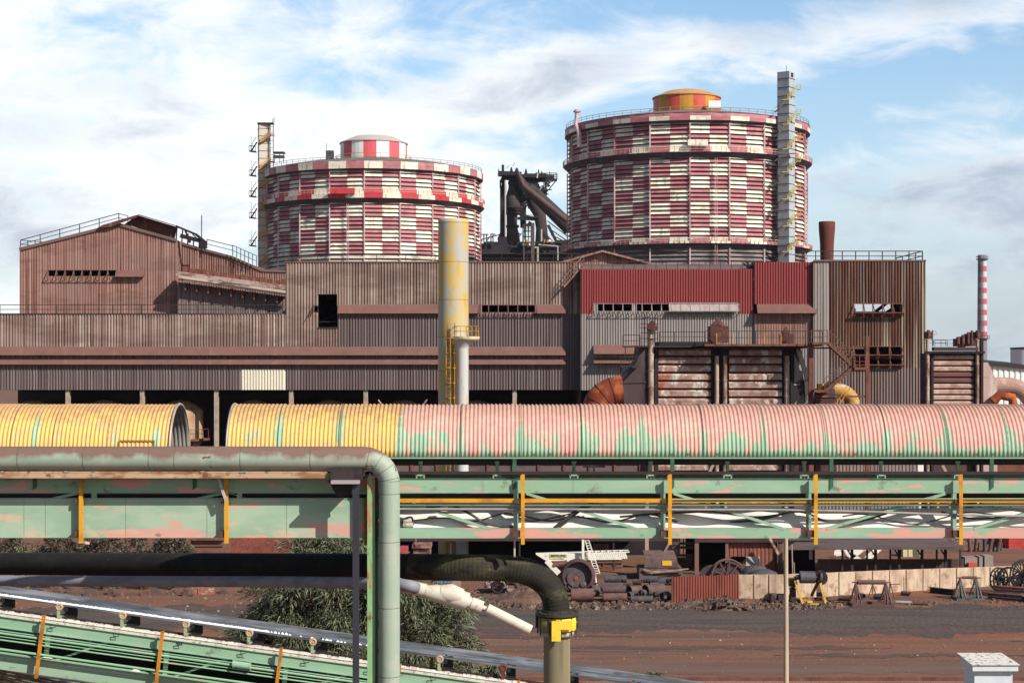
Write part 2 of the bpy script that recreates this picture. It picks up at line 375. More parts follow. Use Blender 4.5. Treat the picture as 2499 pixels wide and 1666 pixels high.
b = MB(); b.box(xl, xm, YB+.1, YB+16, z_bot-.02, z_bot+.3); b.box(xl, xm, YB+16, YB+16.3, 0, z_bot-.02); b.build('back_wall', M('sooty_wall', C(60,52,54), [(C(36,30,32),(.2,.2,.3),.4,.6,.8)], .9), hall)
r_ = MB(); r_.rail([(xl, YB+.1, zt_low), (xm-.3, YB+.1, zt_low)], .95, 3.05, .035); r_.bar((xl,YB-.05,zt_low),(xm,YB,zt_low),.2,.12); r_.build('railing', darksteel, hall)

tall = thing('tall_mill_hall', 'tall grey brown corrugated mill hall with a black doorway, behind the yellow chimney', 'building', (X(1050, YB), YB, 0))
door = (X(777,YB), X(823,YB), Z(799,YB), Z(718,YB)); hatch = (X(767,YB), X(776,YB), Z(762,YB), Z(746,YB)); win = (X(1176,YB), X(1304,YB), Z(763,YB), Z(744,YB))
w = MB(); zs = Z(845, YB)
w.corr(xm, xr, Z(766,YB), zt_tall, YB, .3, .11, holes=[(door[0],door[1],Z(766,YB),door[3]), hatch, win])
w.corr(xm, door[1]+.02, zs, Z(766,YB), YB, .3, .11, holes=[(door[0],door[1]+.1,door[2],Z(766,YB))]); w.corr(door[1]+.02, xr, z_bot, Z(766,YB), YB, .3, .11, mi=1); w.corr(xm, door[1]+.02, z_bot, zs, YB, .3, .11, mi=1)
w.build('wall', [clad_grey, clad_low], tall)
c = MB(); canopy(c, X(825,YB), X(1168,YB), Z(742,YB), Z(765,YB), YB); canopy(c, X(1306,YB), X(1380,YB), Z(742,YB), Z(765,YB), YB); c.build('canopy', flap, tall)
c = MB(); canopy(c, xm, X(1380,YB), Z(845,YB), Z(866.5,YB), YB); c.build('canopy', flap, tall)
c = MB(); canopy(c, xm, X(1380,YB), Z(874,YB), Z(889,YB), YB); c.build('canopy', flap, tall)
c = MB(); wins(c, win[0]-.3, win[1]+.3, win[2], win[3], YB, 6); c.build('window_frame', flap, tall)
c = MB(); c.bar((hatch[0]-.1,YB-.08,hatch[3]),(hatch[0]-.5,YB-.7,hatch[2]-.6),.06); c.bar((hatch[0],YB-.6,hatch[2]),(hatch[0],YB-.1,hatch[3]),.06,.3); c.build('hatch_flap', flap, tall)
c = MB(); c.bar((door[0],YB+.3,door[2]+.6),(door[1],YB+.3,door[2]+.6),.07); c.bar((door[0]-.05,YB-.12,door[2]-.03),(door[1]+.05,YB-.12,door[2]-.03),.12); c.build('door_bar', darksteel, tall)
b = MB(); b.box(xm+.02, xr, YB+.1, YB+28, zt_tall-.3, zt_tall-.04); b.bar((xm,YB-.05,zt_tall),(xr,YB-.05,zt_tall),.25,.14); b.build('roof', roofm, tall)
b = MB(); b.box(xm+.02, xr, YB+16, YB+16.3, 0, zt_tall-.35); b.box(xm+.02, xr, YB+.1, YB+15.9, z_bot-.02, z_bot+.3); b.box(xr-.2, xr, YB+.1, YB+15.9, z_bot+.35, zt_tall-.35)
b.box(xm+.03, xm+.2, YB+.1, YB+15.9, z_bot+.35, zt_tall-.35)
b.build('back_wall', MATS['sooty_wall'], tall)
b = MB(); b.corr(0, 1, 0, 1, 0); b = MB(); b.poly([(xm,YB,zt_low),(xm,YB+28,zt_low),(xm,YB+28,zt_tall),(xm,YB,zt_tall)]); b.build('side_wall', clad_grey, tall)
r_ = MB(); r_.rail([(X(1160,YB), YB+2, zt_tall), (xr, YB+2, zt_tall)], 1., 3., .03); r_.rail([(xm, YB+2, zt_tall), (X(1060,YB), YB+2, zt_tall)], 1., 3., .03); r_.build('railing', darksteel, tall)
# outside stair at the corner
r_ = MB()
a, b2 = P(1376, 700, YB-1), P(1425, 645, YB-1)
r_.bar(a, b2, .5, .18); r_.bar(a+Vector((0,0,1)), b2+Vector((0,0,1)), .07); r_.bar(a+Vector((0,0,.5)), b2+Vector((0,0,.5)), .06)
for i in range(7): q = a.lerp(b2, i/6); r_.bar(q, q+Vector((0,0,1)), .06)
r_.build('corner_stair', clad_brown, tall)

# columns and tanks under the hall
for i, px in enumerate((-18, 164, 346, 527, 710, 892, 1256)):
    c = MB(); x = X(px, YB); c.box(x-.16, x+.16, YB+.2, YB+.5, 0, z_bot-.03); c.box(x-.22, x+.22, YB+.15, YB+.2, 0, z_bot-.03); c.box(x-.22, x+.22, YB+.5, YB+.55, 0, z_bot-.03)
    nm = ('leftmost', 'second from left', 'third from left', 'right of the rounded silo in the gap of the hood', 'fifth from left', 'just left of the yellow chimney', 'rightmost, beyond the yellow chimney')[i]
    tag(c.build('hall_column', M('pale_column', C(176,160,142), [(C(120,96,82),(2,2,1),.5,.7,.7)], .85), loc=(x, YB+.3, 0)), 'pale steel column carrying the mill hall, ' + nm, 'column', 'columns under the mill hall')
silom = M('dusty_silo', C(176,146,116), [(C(112,84,66),(.6,.6,.3),.45,.7,.8), (C(206,182,152),(1.5,1.5,.4),.6,.75,.5)], .8)
for i, px in enumerate((80, 255, 440, 620, 806, 985, 1163)):
    x = X(px, 173.8); y = 173.8; nm = ('leftmost', 'second from left', 'seen whole through the gap in the hood', 'fourth from left', 'fifth from left', 'between two slanting struts', 'rightmost, beyond the yellow chimney')[i]
    t = thing('silo', 'round dusty silo under the mill hall, ' + nm, 'silo', (x, y, 0), 'silos under the mill hall')
    s = MB(); s.lathe(x, y, [(.0,9.35),(.8,9.25),(1.5,8.95),(2.1,8.5),(2.4,8.2),(2.4,5.2)], 32); s.build('drum', silom, t)
    s = MB(); s.lathe(x, y, [(2.4,5.2),(2.4,5.1),(.5,2.),(.5,1)], 24); s.build('hopper', silom, t)
    s = MB(); s.lathe(x, y, [(2.4,5.1),(3.1,5.1),(3.1,5.3),(2.41,5.3)], 24, False)
    for k in range(12):
        a = 6.283*k/12; s.bar((x+3*math.sin(a), y-3*math.cos(a), 5.3), (x+3*math.sin(a), y-3*math.cos(a), 6.3), .05)
    s.ring((x,y,6.3), (0,0,1), 3, .03, 28, 4); s.build('gallery', ruststeel, t)
    s = MB()
    for k in range(4):
        a = .785+1.57*k; s.bar((x+2.3*math.sin(a), y-2.3*math.cos(a), 0), (x+2.3*math.sin(a), y-2.3*math.cos(a), 5.2), .22)
    s.build('leg_frame', ruststeel, t)
for sgn, (a, b2) in enumerate((((923,975),(945,1005)), ((1042,975),(1020,1005)))):
    s = MB(); s.bar(P(*a, YB+.6), P(*b2, YB+.9), .12); e = P(*b2, YB+.9); s.bar(e, (e.x, e.y, 0), .12)
    tag(s.build('slanting_strut', MATS['pale_column'], loc=(e.x, e.y, 0)), 'slanting strut beside the silo left of the chimney, ' + ('left one' if sgn == 0 else 'right one'), 'strut', 'struts by the silo')

# red clad block, standing 2.2 m proud
YC = 168.2
red = thing('red_clad_building', 'mill block with deep red cladding above pale grey corrugated sheets', 'building', (X(1630, YC), YC, 0))
x0, x1, x2 = X(1417,YC), X(1839,YC), X(1985,YC)
w1 = (X(1459,YC), X(1542,YC), Z(759,YC), Z(741,YC)); w2 = (X(1554,YC), X(1631,YC), Z(759,YC), Z(741,YC))
w = MB()
w.corr(x0, X(1447,YC), Z(766,YC), Z(657,YC), YC, .27, .09); w.corr(X(1447,YC), X(1804,YC), Z(741,YC), Z(657,YC), YC, .27, .09); w.corr(X(1804,YC), x1, Z(766,YC), Z(657,YC), YC, .27, .09)
w.corr(x1, x2, Z(742,YC), Z(640,YC), YC-.25, .27, .09); w.build('red_cladding', clad_red, red)
w = MB(); pale = M('pale_grey_cladding', C(156,146,140), [(C(120,104,98),(3.5,1,.03),.5,.7,.8), (C(206,198,188),(6,1,.03),.55,.7,.6), (C(110,70,54),(1.2,1,.12),.62,.72,.6)], .75)
w.corr(X(1447,YC), X(1804,YC), Z(766,YC), Z(741,YC), YC, .27, .09, holes=[w1, w2]); w.corr(x0, x1, z_bot, Z(766,YC), YC, .27, .09)
w.corr(x1, x2, z_bot, Z(766,YC), YC-.25, .27, .09); w.build('lower_cladding', pale, red)
w = MB(); w.corr(X(1846,YC), x2, Z(842,YC), Z(742,YC), YC-.32, .27, .04); w.build('brown_panel', clad_brown, red)
c = MB(); canopy(c, X(1845,YC), X(1989,YC), Z(744,YC), Z(765,YC), YC-.35, .95); c.build('canopy', flap, red)
for (a, b2) in ((841, 863.6), (873, 886)):
    c = MB(); canopy(c, X(1448,YC), X(1557,YC), Z(a,YC), Z(b2,YC), YC, 1.15); c.build('canopy', flap, red)
c = MB(); wins(c, X(1449,YC), X(1802,YC), Z(760,YC), Z(741,YC), YC, 15, .75, .06); c.build('window_frame', M('grey_frame', C(150,140,134), [(C(110,84,74),(1,1,1),.5,.7,.8)], .7), red)
c = MB(); c.poly([(X(1632,YC),YC-.1,Z(741,YC)),(X(1632,YC),YC-.7,Z(759,YC)),(X(1800,YC),YC-.7,Z(759,YC)),(X(1800,YC),YC-.1,Z(741,YC))])
c.bar((X(1632,YC),YC-.14,Z(740,YC)),(X(1800,YC),YC-.14,Z(740,YC)),.1); c.build('grey_flap', M('greyed_sheet', C(170,156,150), [(C(128,110,104),(1.5,1,1),.45,.7,.7)], .6), red)
b = MB(); b.box(x0, x1, YC+.1, YC+26, Z(657,YC)-.3, Z(657,YC)-.05); b.poly([(x0,YC-.02,Z(657,YC)),(x1,YC-.02,Z(657,YC)),(x1,YC+9,Z(645,YC+9)),(x0,YC+9,Z(645,YC+9))]); b.box(x1+.02, x2, YC, YC+26, Z(640,YC)-.3, Z(640,YC)-.04); b.build('roof', roofm, red)
b = MB(); b.poly([(x0,YC,0),(x0,YC+26,0),(x0,YC+26,Z(657,YC)),(x0,YC,Z(657,YC))]); b.build('side_wall', clad_low, red)
b = MB(); b.box(x0+.1, x2, YC+14, YC+14.3, 0, Z(657,YC)-.4); b.box(x0+.1, x2, YC+.1, YC+13.9, z_bot-.02, z_bot+.3); b.poly([(x0+.15,YC+.1,z_bot),(x0+.15,YC+14,z_bot),(x0+.15,YC+14,Z(660,YC)),(x0+.15,YC+.1,Z(660,YC))]); b.build('back_wall', MATS['sooty_wall'], red)
r_ = MB(); zz = Z(657,YC); r_.rail([(x0, YC+.4, zz), (x1, YC+.4, zz)], .85, 1.1, .028); r_.rail([(x0, YC+10, zz+.4), (X(1750,YC), YC+10, zz+.4)], 1.0, 2.2, .03); r_.build('railing', darksteel, red)
r_ = MB(); 
for k in range(9): r_.bar(P(1822+k*2.6, 650+random.uniform(-3,3), YC), P(1818+k*3+random.uniform(-6,8), 641+random.uniform(-4,4), YC+1), .12)
r_.build('twisted_scrap', darksteel, red)
# small gable behind it
t = thing('small_gable_roof', 'pinkish brown low gabled roof peeping over the red clad block', 'building', (X(1468,182), 182, 0))
w = MB(); ya = 182; w.corr(X(1375,ya), X(1585,ya), Z(670,ya), lambda x: Z(616,ya)-abs(x-X(1470,ya))*.245, ya, .3, .05); w.build('wall', clad_brown, t)
c = MB(); ap = P(1470,613,ya-.4)
for px, py in ((1372,640),(1590,644)): c.bar(ap, P(px,py,ya-.4), .7, .22, up=(0,0,1))
c.build('verge', clad_brown, t)
for px, py in ((1372,640),(1590,644)):
    e = P(px,py,ya-.3); a_ = P(1470,613,ya-.3); s = MB(); s.poly([a_, e, (e.x, ya+20, e.z), (a_.x, ya+20, a_.z)]); s.build('roof', roofm, t)

# rusted tower block on the right
YD = 167.4
tw = thing('rusted_tower_block', 'heavily rusted corrugated tower block with a see-through window band, right end of the mill', 'building', (X(2120, YD), YD, 0))
x3, x4, x5 = X(1985,YD), X(2024,YD), X(2259,YD); ztD = Z(636,YD)
o1 = (X(2083,YD), X(2201,YD), Z(763.5,YD), Z(741,YD)); o2 = (X(2082,YD), X(2200,YD), Z(866,YD), Z(845,YD)); o3 = (X(2082,YD), X(2200,YD), Z(890,YD), Z(874,YD))
w = MB(); w.corr(x3, x4, 0, ztD, YD, .3, .06); w.build('pale_strip', pale, tw)
w = MB(); w.corr(x4, x5, Z(898,YD), ztD, YD-.05, .3, .11, holes=[o1, o2, o3]); w.build('wall', clad_rust, tw)
w = MB(); w.corr(x4, x5, 0, Z(898,YD), YD-.05, .3, .11); w.build('lower_wall', M('brown_grey_cladding', C(140,122,116), [(C(104,74,64),(3,1,.05),.48,.7,.8), (C(170,156,146),(6,1,.04),.55,.7,.5)], .8), tw)
for (o, n, p) in ((o1, 5, .9), (o2, 4, .8), (o3, 4, .7)):
    c = MB(); wins(c, o[0], o[1], o[2], o[3], YD, n, p, .09)
    for k in range(n): 
        xx = o[0]+(o[1]-o[0])*k/n; c.poly([(xx+.05,YD-p+.02,o[2]-.02),(xx+(o[1]-o[0])/n-.05,YD-p+.02,o[2]-.02),(xx+(o[1]-o[0])/n-.2,YD-.1,o[2]-.4),(xx+.1,YD-.1,o[2]-.4)])
    c.build('window_frame', ruststeel, tw)
dm = 12.; 
b = MB()
back_hole = (o1[0]-1.3, o1[1]+1.6, o1[2]-1.2, ztD-2.0)
b.corr(x4, x5, 0, ztD, YD+dm, .3, .06, holes=[back_hole]); b.poly([(x5,YD,0),(x5,YD+dm,0),(x5,YD+dm,ztD),(x5,YD,ztD)]); b.poly([(x4,YD+.2,0),(x4,YD+dm,0),(x4,YD+dm,ztD),(x4,YD+.2,ztD)]); b.build('side_wall', clad_rust, tw)
b = MB(); b.box(x3, x5, YD+.1, YD+dm, ztD-.25, ztD-.05); b.bar((x3,YD-.08,ztD),(x5,YD-.08,ztD),.25,.16); b.build('roof', roofm, tw)
c = MB(); c.bar((o1[1]-2.2,YD+5,o1[2]-.2),(o1[1]+.3,YD+5,o1[3]+.8),.32); c.bar((o1[1]-1.4,YD+5,o1[2]-.4),(o1[1]+.8,YD+5,o1[2]+1),.26); c.bar((o1[0]-1,YD+6,o1[2]+.28),(o1[1]+1,YD+6,o1[2]+.28),.1); c.box(o1[0]+.9,o1[0]+1.5,YD+6,YD+6.2,o1[2]-.5,o1[3]-.3)
c.build('inner_brace', darksteel, tw)
r_ = MB(); r_.rail([(X(1960,YD), YD+.5, ztD), (X(2254,YD), YD+.5, ztD)], 1., 1.3, .045); r_.rail([(X(2254,YD), YD+.5, ztD), (X(2254,YD), YD+dm, ztD)], 1., 3, .045); r_.build('railing', darksteel, tw)
# rusty stub chimney on the roof
s = MB(); yc = 171.5; xc = X(2018, yc); s.lathe(xc, yc, [(.62,0),(.66,ztD-1),(.72,ztD+2),(.84,Z(560,yc)),(.86,Z(543,yc)),(.8,Z(541,yc)),(.7,Z(541,yc)),(.7,Z(541,yc)-2)], 28)
tag(s.build('stub_chimney', M('deep_rust', C(104,56,46), [(C(74,38,34),(1,1,.3),.45,.7,.7), (C(130,76,60),(3,3,.2),.6,.7,.4)], .85), loc=(xc, yc, 0)), 'short flared dark rust chimney rising behind the rusted tower block', 'chimney')

# gabled hall behind, left
YG = 200.0
gb = thing('gabled_mill_hall', 'pinkish rust gabled mill hall with roof vent, farthest left building', 'building', (X(240, YG), YG, 0))
def gz(x):
    pts = [(48,609),(290,548),(424,585)]; px = x*F/YG+CX
    for (a, b_), (c_, d_) in zip(pts[:-1], pts[1:]):
        if px <= c_: return Z(b_+(d_-b_)*(px-a)/(c_-a), YG)
    return Z(585, YG)
gx0, gx1 = X(48,YG), X(432,YG); lw = (X(118,YG), X(285,YG), Z(675,YG), Z(659,YG))
w = MB(); w.corr(gx0, gx1, 6, gz, YG, .33, .07, holes=[lw]); w.build('wall', clad_brown, gb)
c = MB(); wins(c, lw[0], lw[1], lw[2], lw[3], YG, 8, .75, .08); c.build('window_frame', flap, gb)
c = MB(); canopy(c, X(285,YG), X(352,YG), Z(659,YG), Z(676,YG), YG, .8); c.build('louvre_flap', flap, gb)
b = MB()
for (a, b_) in (((48,609),(290,548)), ((290,548),(432,587))):
    p_, q_ = P(*a, YG), P(*b_, YG); b.poly([p_, q_, (q_.x,YG+60,q_.z), (p_.x,YG+60,p_.z)])
    b.bar(p_+Vector((0,-.15,.02)), q_+Vector((0,-.15,.02)), .2, .35)
b.build('roof', roofm, gb)
b = MB(); b.poly([(gx0,YG,0),(gx0,YG+60,0),(gx0,YG+60,Z(609,YG)),(gx0,YG,Z(609,YG))]); b.poly([(gx1,YG,0),(gx1,YG+60,0),(gx1,YG+60,Z(586,YG)),(gx1,YG,Z(586,YG))]); b.box(gx0,gx1,YG+30,YG+30.3,0,Z(612,YG)); b.build('side_wall', clad_brown, gb)
# ridge vent: raised monitor running back and down to the right
v = MB()
q = [P(270,554,YG+1), P(335,527,YG+1), P(432,553,YG+1), P(424,584,YG+1)]
v.poly([P(238,556,YG-.6), P(250,549,YG-.6), P(335,524,YG-.6), P(335,530,YG-.6), P(268,554,YG-.6)])
v.poly([P(335,525,YG+.5), P(432,554,YG+.5), P(426,585,YG+.5), P(322,552,YG+.5), P(300,550,YG+.5)])
v.poly([P(335,524.5,YG-.6), P(432,553,YG-.6), P(436,552,YG+12), P(338,523,YG+12)])
v.poly([P(238,556,YG-.6), P(335,524,YG-.6), P(338,523,YG+12), P(242,555,YG+12)])
v.build('ridge_vent', M('dark_rust_sheet', C(96,60,50), [(C(150,124,108),(1.9,1,.1),.6,.66,.8), (C(70,40,34),(1,1,1),.5,.7,.6)], .85), gb)
v = MB()
for k in range(6):
    f_ = k/5; top = P(432,553,YG).lerp(P(500,596,YG), f_); bot = P(430,585,YG).lerp(P(500,612,YG), f_); v.bar(top, bot, .14)
v.bar(P(430,552,YG), P(478,572,YG), .5, .25); v.bar(P(478,572,YG), P(503,592,YG), .5, .3); v.bar(P(440,575,YG), P(490,588,YG), .3, .5); v.bar(P(452,562,YG), P(462,588,YG), .2); v.bar(P(470,572,YG), P(500,600,YG), .3, .1)
v.box(X(458,YG), X(464,YG), YG-.3, YG+.5, Z(592,YG), Z(578,YG)); v.box(X(488,YG), X(503,YG), YG-.3, YG+.5, Z(606,YG), Z(588,YG))
v.build('broken_vent_frame', blacksteel, gb)
r_ = MB(); r_.rail([P(50,607,YG), P(290,542,YG)], 1.05, 2.5, .045); r_.rail([P(290,542,YG), P(312,548,YG)], 1.05, 2, .04); r_.rail([P(50,607,YG), P(50,607,YG)+Vector((1.8,3,0))], 1.05, 1, .04); r_.build('railing', darksteel, gb)
r_ = MB(); r_.cyl(P(492,590,YG+2), P(492,526,YG+2), .06, 6); r_.build('mast', darksteel, gb)

ext = thing('hall_extension', 'sloping rust brown extension of the gabled hall with a pipe gallery across it', 'building', (X(560,203), 203, 0))
ye = 203.
def ez(x):
    pts = [(430,590),(492,608),(568,628),(640,660),(700,662)]; px = x*F/ye+CX
    for (a, b_), (c_, d_) in zip(pts[:-1], pts[1:]):
        if px <= c_: return Z(b_+(d_-b_)*(px-a)/(c_-a), ye)
    return Z(662, ye)
w = MB(); w.corr(X(432,ye), X(700,ye), 6, ez, ye, .3, .11); w.build('wall', clad_brown, ext)
b = MB(); pts = [(430,590),(492,608),(568,628),(640,660),(700,662)]
for a, b_ in zip(pts[:-1], pts[1:]):
    p_, q_ = P(*a, ye), P(*b_, ye); b.poly([p_, q_, (q_.x,ye+40,q_.z), (p_.x,ye+40,p_.z)]); b.bar(p_+Vector((0,-.15,0)), q_+Vector((0,-.15,0)), .2, .3)
b.build('roof', roofm, ext)
r_ = MB(); r_.rail([P(505,606,ye-1), P(568,622,ye-1)], 1.1, 2.4, .045); r_.rail([P(568,624,ye-1), P(626,650,ye-1)], 1.3, .55, .04); r_.build('railing', darksteel, ext)
gl = MB(); yg = 198.
gl.bar(P(434,668,yg), P(712,704,yg), 2.2, .55); gl.build('gallery_roof', M('pale_pipe_cover', C(176,150,140), [(C(112,80,70),(.8,.8,1.4),.45,.6,.9), (C(214,200,190),(1.5,1,3),.58,.7,.8)], .8), ext)
gl = MB(); gl.bar(P(436,675,yg-1.3), P(712,714,yg-1.3), .3, .3); gl.bar(P(436,682,yg-1), P(712,720,yg-1), .5, .2); gl.build('gallery_pipe', M('dirty_pale_pipe', C(196,178,160), [(C(70,54,50),(.4,1,1),.5,.62,.9)], .7), ext)
gl = MB()
for k in range(16):
    p_ = P(450+k*16, 664+k*2.1, yg-.8); gl.box(p_.x-.25, p_.x+.3, p_.y, p_.y+.5, p_.z, p_.z+random.uniform(.3,.8))
for k in range(9): 
    p_ = P(452+k*28, 690+k*3.8, yg-.6); gl.box(p_.x-.1, p_.x+.1, p_.y, p_.y+1, p_.z-.9, p_.z)
gl.bar(P(448,655,yg), P(640,680,yg), .15); gl.build('gallery_fittings', ruststeel, ext)
w = MB(); w.corr(X(434,yg+.5), X(712,yg+.5), 6, lambda x: Z(688,yg)-(x-X(434,yg))*.135, yg+.5, .3, .05); w.build('lower_wall', clad_low, ext)
# ---------------------------------------------------------------- gas holders
g_red = M('faded_red_paint', C(182,116,120), [(C(146,84,90),(.25,.25,.6),.45,.65,.7), (C(204,152,150),(.6,.6,.25),.55,.72,.6), (C(110,48,44),(1.2,1.2,.15),.64,.74,.7)], .6)
g_pale = M('yellowed_white_paint', C(238,230,210), [(C(196,174,140),(.3,.3,.5),.5,.66,.7), (C(150,132,124),(1.,1.,.2),.54,.66,.7), (C(206,160,70),(.9,.9,.5),.66,.75,.7)], .6)
g_bred = M('bright_red_paint', C(192,62,66), [(C(150,40,46),(.8,.8,.5),.5,.7,.7)], .5)
g_dark = M('grimy_grey_steel', C(74,70,76), [(C(50,46,52),(.3,.3,.4),.45,.65,.8), (C(110,104,106),(.5,.5,.2),.6,.7,.5)], .8)
g_roof = M('grey_dome_roof', C(122,112,104), [(C(94,82,76),(.2,.2,.5),.45,.7,.7)], .85)
g_post = M('pale_post_paint', C(204,176,174), [(C(150,70,76),(.4,.4,.1),.5,.6,.9)], .6)
g_yel = M('mustard_paint', C(206,150,44), [(C(160,92,40),(.6,.6,.3),.5,.7,.8)], .6)
g_rail = M('pale_railing', C(196,184,178), [], .6)
def gas_holder(cx, cy, Rr, off, z_top, z_cap, z_w1, z_w1b, z_w2, z_w2b, pitch, label, tur, has_low_walk, seed, grp):
    t = thing('gas_holder', label, 'gas holder', (cx, cy, 0))
    rnd = random.Random(seed); nf = 20; st = R(18); rr = Rr
    def pt(a, r, z): return Vector((cx+r*math.sin(a), cy-r*math.cos(a), z))
    e = lambda k: R(off)+st*k
    ap = 1/math.cos(st/2)
    # inner drum (dark) behind the slats
    m_ = MB(); m_.lathe(cx, cy, [((rr-.55)*1, 8), ((rr-.55), z_top)], nf*1, False, a0=R(off), a1=R(off)+2*math.pi); m_.build('inner_drum', g_dark, t)
    # slats
    def slats(z0, z1, name, mats, rowshift=0, every=3, plain=False):
        mb = MB(); n = max(1, round((z1-z0)/pitch)); p = (z1-z0)/n
        for k in range(nf):
            am = e(k)+st/2; rel = math.cos(am)
            if rel < -.35: continue
            for h in range(2):
                a0, a1 = e(k)+st*h/2, e(k)+st*(h+1)/2
                def edge(a, r_):    # point on the flat facet
                    q = r_*math.cos(st/2)/math.cos(a-am); return q
                for j in range(n):
                    zt = z1-j*p; zb = zt-p*.8
                    row = (n-1-j)//every+rowshift
                    red_ = (row+h+k*0) % 2 == 0
                    ro, ri = rr+.05, rr-.5
                    jit = rnd.uniform(-.03, .03)
                    A = pt(a0, edge(a0, ri), zt-.02); B = pt(a1, edge(a1, ri), zt-.02); Cc = pt(a1, edge(a1, ro+jit), zb); D = pt(a0, edge(a0, ro+jit), zb)
                    mi = (2 if plain else (0 if red_ else 1))
                    mb.poly([A, D, Cc, B], mi=mi)
                    D2 = pt(a0, edge(a0, ri), zb+.04); C2 = pt(a1, edge(a1, ri), zb+.04); mb.poly([D, D2, C2, Cc], mi=mi)
        return mb.build(name, mats, t)
    slats(z_w1, z_cap, 'upper_louvres', [g_red, g_pale, g_dark], 0)
    slats(z_w2, z_w1b, 'lower_louvres', [g_red, g_pale, g_dark], 1)
    if has_low_walk: slats(24, z_w2b, 'base_louvres', [g_red, g_pale, M('greyed_louvre', C(132,120,116), [(C(84,76,78),(.2,.2,.4),.42,.6,.9), (C(206,196,186),(.12,.12,.5),.64,.7,.8)], .7)], plain=True)
    else: slats(24, z_w2-.15, 'base_louvres', [g_red, g_pale, M('cream_louvre', C(206,194,178), [(C(140,128,124),(.3,.3,.4),.5,.65,.8)], .7)], plain=True)
    # cap band: blocks in alternating colours
    mb = MB()
    for k in range(nf*2):
        a0, a1 = R(off)+st*k/2, R(off)+st*(k+1)/2; q = rr+.75
        zt2 = z_top if not has_low_walk else z_cap+(z_top-z_cap)*.55
        mb.poly([pt(a0,q,z_cap), pt(a1,q,z_cap), pt(a1,q,zt2), pt(a0,q,zt2)], mi=(k+1)%2)
        if has_low_walk: mb.poly([pt(a0,q,zt2), pt(a1,q,zt2), pt(a1,q-.15,z_top), pt(a0,q-.15,z_top)], mi=0)
        mb.poly([pt(a0,q,z_cap), pt(a0,rr-.6,z_cap-.5), pt(a1,rr-.6,z_cap-.5), pt(a1,q,z_cap)], mi=2)
    mb.build('cap_band', [g_red, g_pale, g_dark], t)
    # dome roof
    zd = tur[2]-.4
    mb = MB(); pr = []
    for i in range(9):
        u = i/8; r_ = (rr+.7)*(1-u)+(tur[0]+.2)*u; pr.append((r_, z_top+(zd-z_top)*(1-(1-u)**1.6)))
    mb.lathe(cx, cy, pr, 80); mb.build('dome_roof', g_roof, t)
    mb = MB()
    for k in range(80):
        a = 6.2832*k/80
        if math.cos(a) < -.6: continue
        mb.bar(pt(a, rr+.4, z_top), pt(a, rr+.4, z_top+1.15), .09)
    mb.ring((cx,cy,z_top+1.15), (0,0,1), rr+.4, .055, 80, 4); mb.ring((cx,cy,z_top+.6), (0,0,1), rr+.4, .045, 80, 4); mb.build('roof_railing', M('grey_railing', C(130,122,116), [], .7), t)
    # walkway ring(s)
    def walk(zt, zb, name, bright):
        mb = MB()
        for k in range(nf*2):
            a0, a1 = R(off)+st*k/2, R(off)+st*(k+1)/2; q = rr+1.15
            m0 = (k)%2; mm = (3 if bright else 0) if m0 == 0 else 1
            mb.poly([pt(a0,q,zb+.5), pt(a1,q,zb+.5), pt(a1,q,zt-1.0), pt(a0,q,zt-1.0)], mi=mm)
            mb.poly([pt(a0,q,zt-1.), pt(a1,q,zt-1.), pt(a1,rr-.6,zt-1.), pt(a0,rr-.6,zt-1.)], mi=mm)
            mb.poly([pt(a0,q,zb+.5), pt(a0,rr-.4,zb-.9), pt(a1,rr-.4,zb-.9), pt(a1,q,zb+.5)], mi=2)
            # red or white plates on the drum behind the walkway
            q2 = rr-.05; mb.poly([pt(a0,q2,zt-1.0), pt(a1,q2,zt-1.0), pt(a1,q2,zt+.5), pt(a0,q2,zt+.5)], mi=mm)
            for a in (a0, (a0+a1)/2, (a0*3+a1)/4, (a0+3*a1)/4): mb.bar(pt(a,q,zt-1.), pt(a,q,zt+.1), .09 if a != a0 else .16)
        mb.cur = 1
        mb.ring((cx,cy,zt+.1), (0,0,1), rr+1.15, .06, 80, 4); mb.ring((cx,cy,zt-.45), (0,0,1), rr+1.15, .04, 80, 4)
        mb.build(name, [g_red, g_pale, g_dark, g_bred], t)
    walk(z_w1, z_w1b, 'walkway', not has_low_walk)
    if has_low_walk: walk(z_w2+.2, z_w2b+.1, 'walkway', False)
    # posts on the facet corners
    mb = MB()
    for k in range(nf):
        a = e(k); 
        if math.cos(a) < -.3: continue
        for z0, z1 in ((24, z_w2b-.9), (z_w2, z_w1b-.9), (z_w1, z_cap-.5)):
            mb.bar(pt(a, rr+.12, z0), pt(a, rr+.12, z1), .28, .2)
    mb.build('corner_post', g_post, t)
    mb = MB(); a = R(off)+st*.4*(1 if not has_low_walk else 1.6)-(.27 if not has_low_walk else 0.0)
    for s_ in (-.25, .25):
        a2 = a+s_/rr; mb.bar(pt(a2, rr+.55, 26), pt(a2, rr+.55, z_w1b-.9), .1)
    for i in range(60): z = 26+(z_w1b-27)*i/60; mb.bar(pt(a-.25/rr, rr+.55, z), pt(a+.25/rr, rr+.55, z), .06)
    mb.build('ladder', g_post, t)
    # centre turret
    tr, trz, tb, tt, tcol, bands = tur
    mb = MB(); n = 16
    for k in range(n):
        a0, a1 = R(tcol[2])+6.28319*k/n, R(tcol[2])+6.28319*(k+1)/n
        for i in range(3):
            b0, b1 = a0+(a1-a0)*i/3, a0+(a1-a0)*(i+1)/3
            mb.poly([pt(b0,tr,tb), pt(b1,tr,tb), pt(b1,tr,tt), pt(b0,tr,tt)], mi=k%2)
    tu = mb.build('turret', [tcol[0], tcol[1]], t)
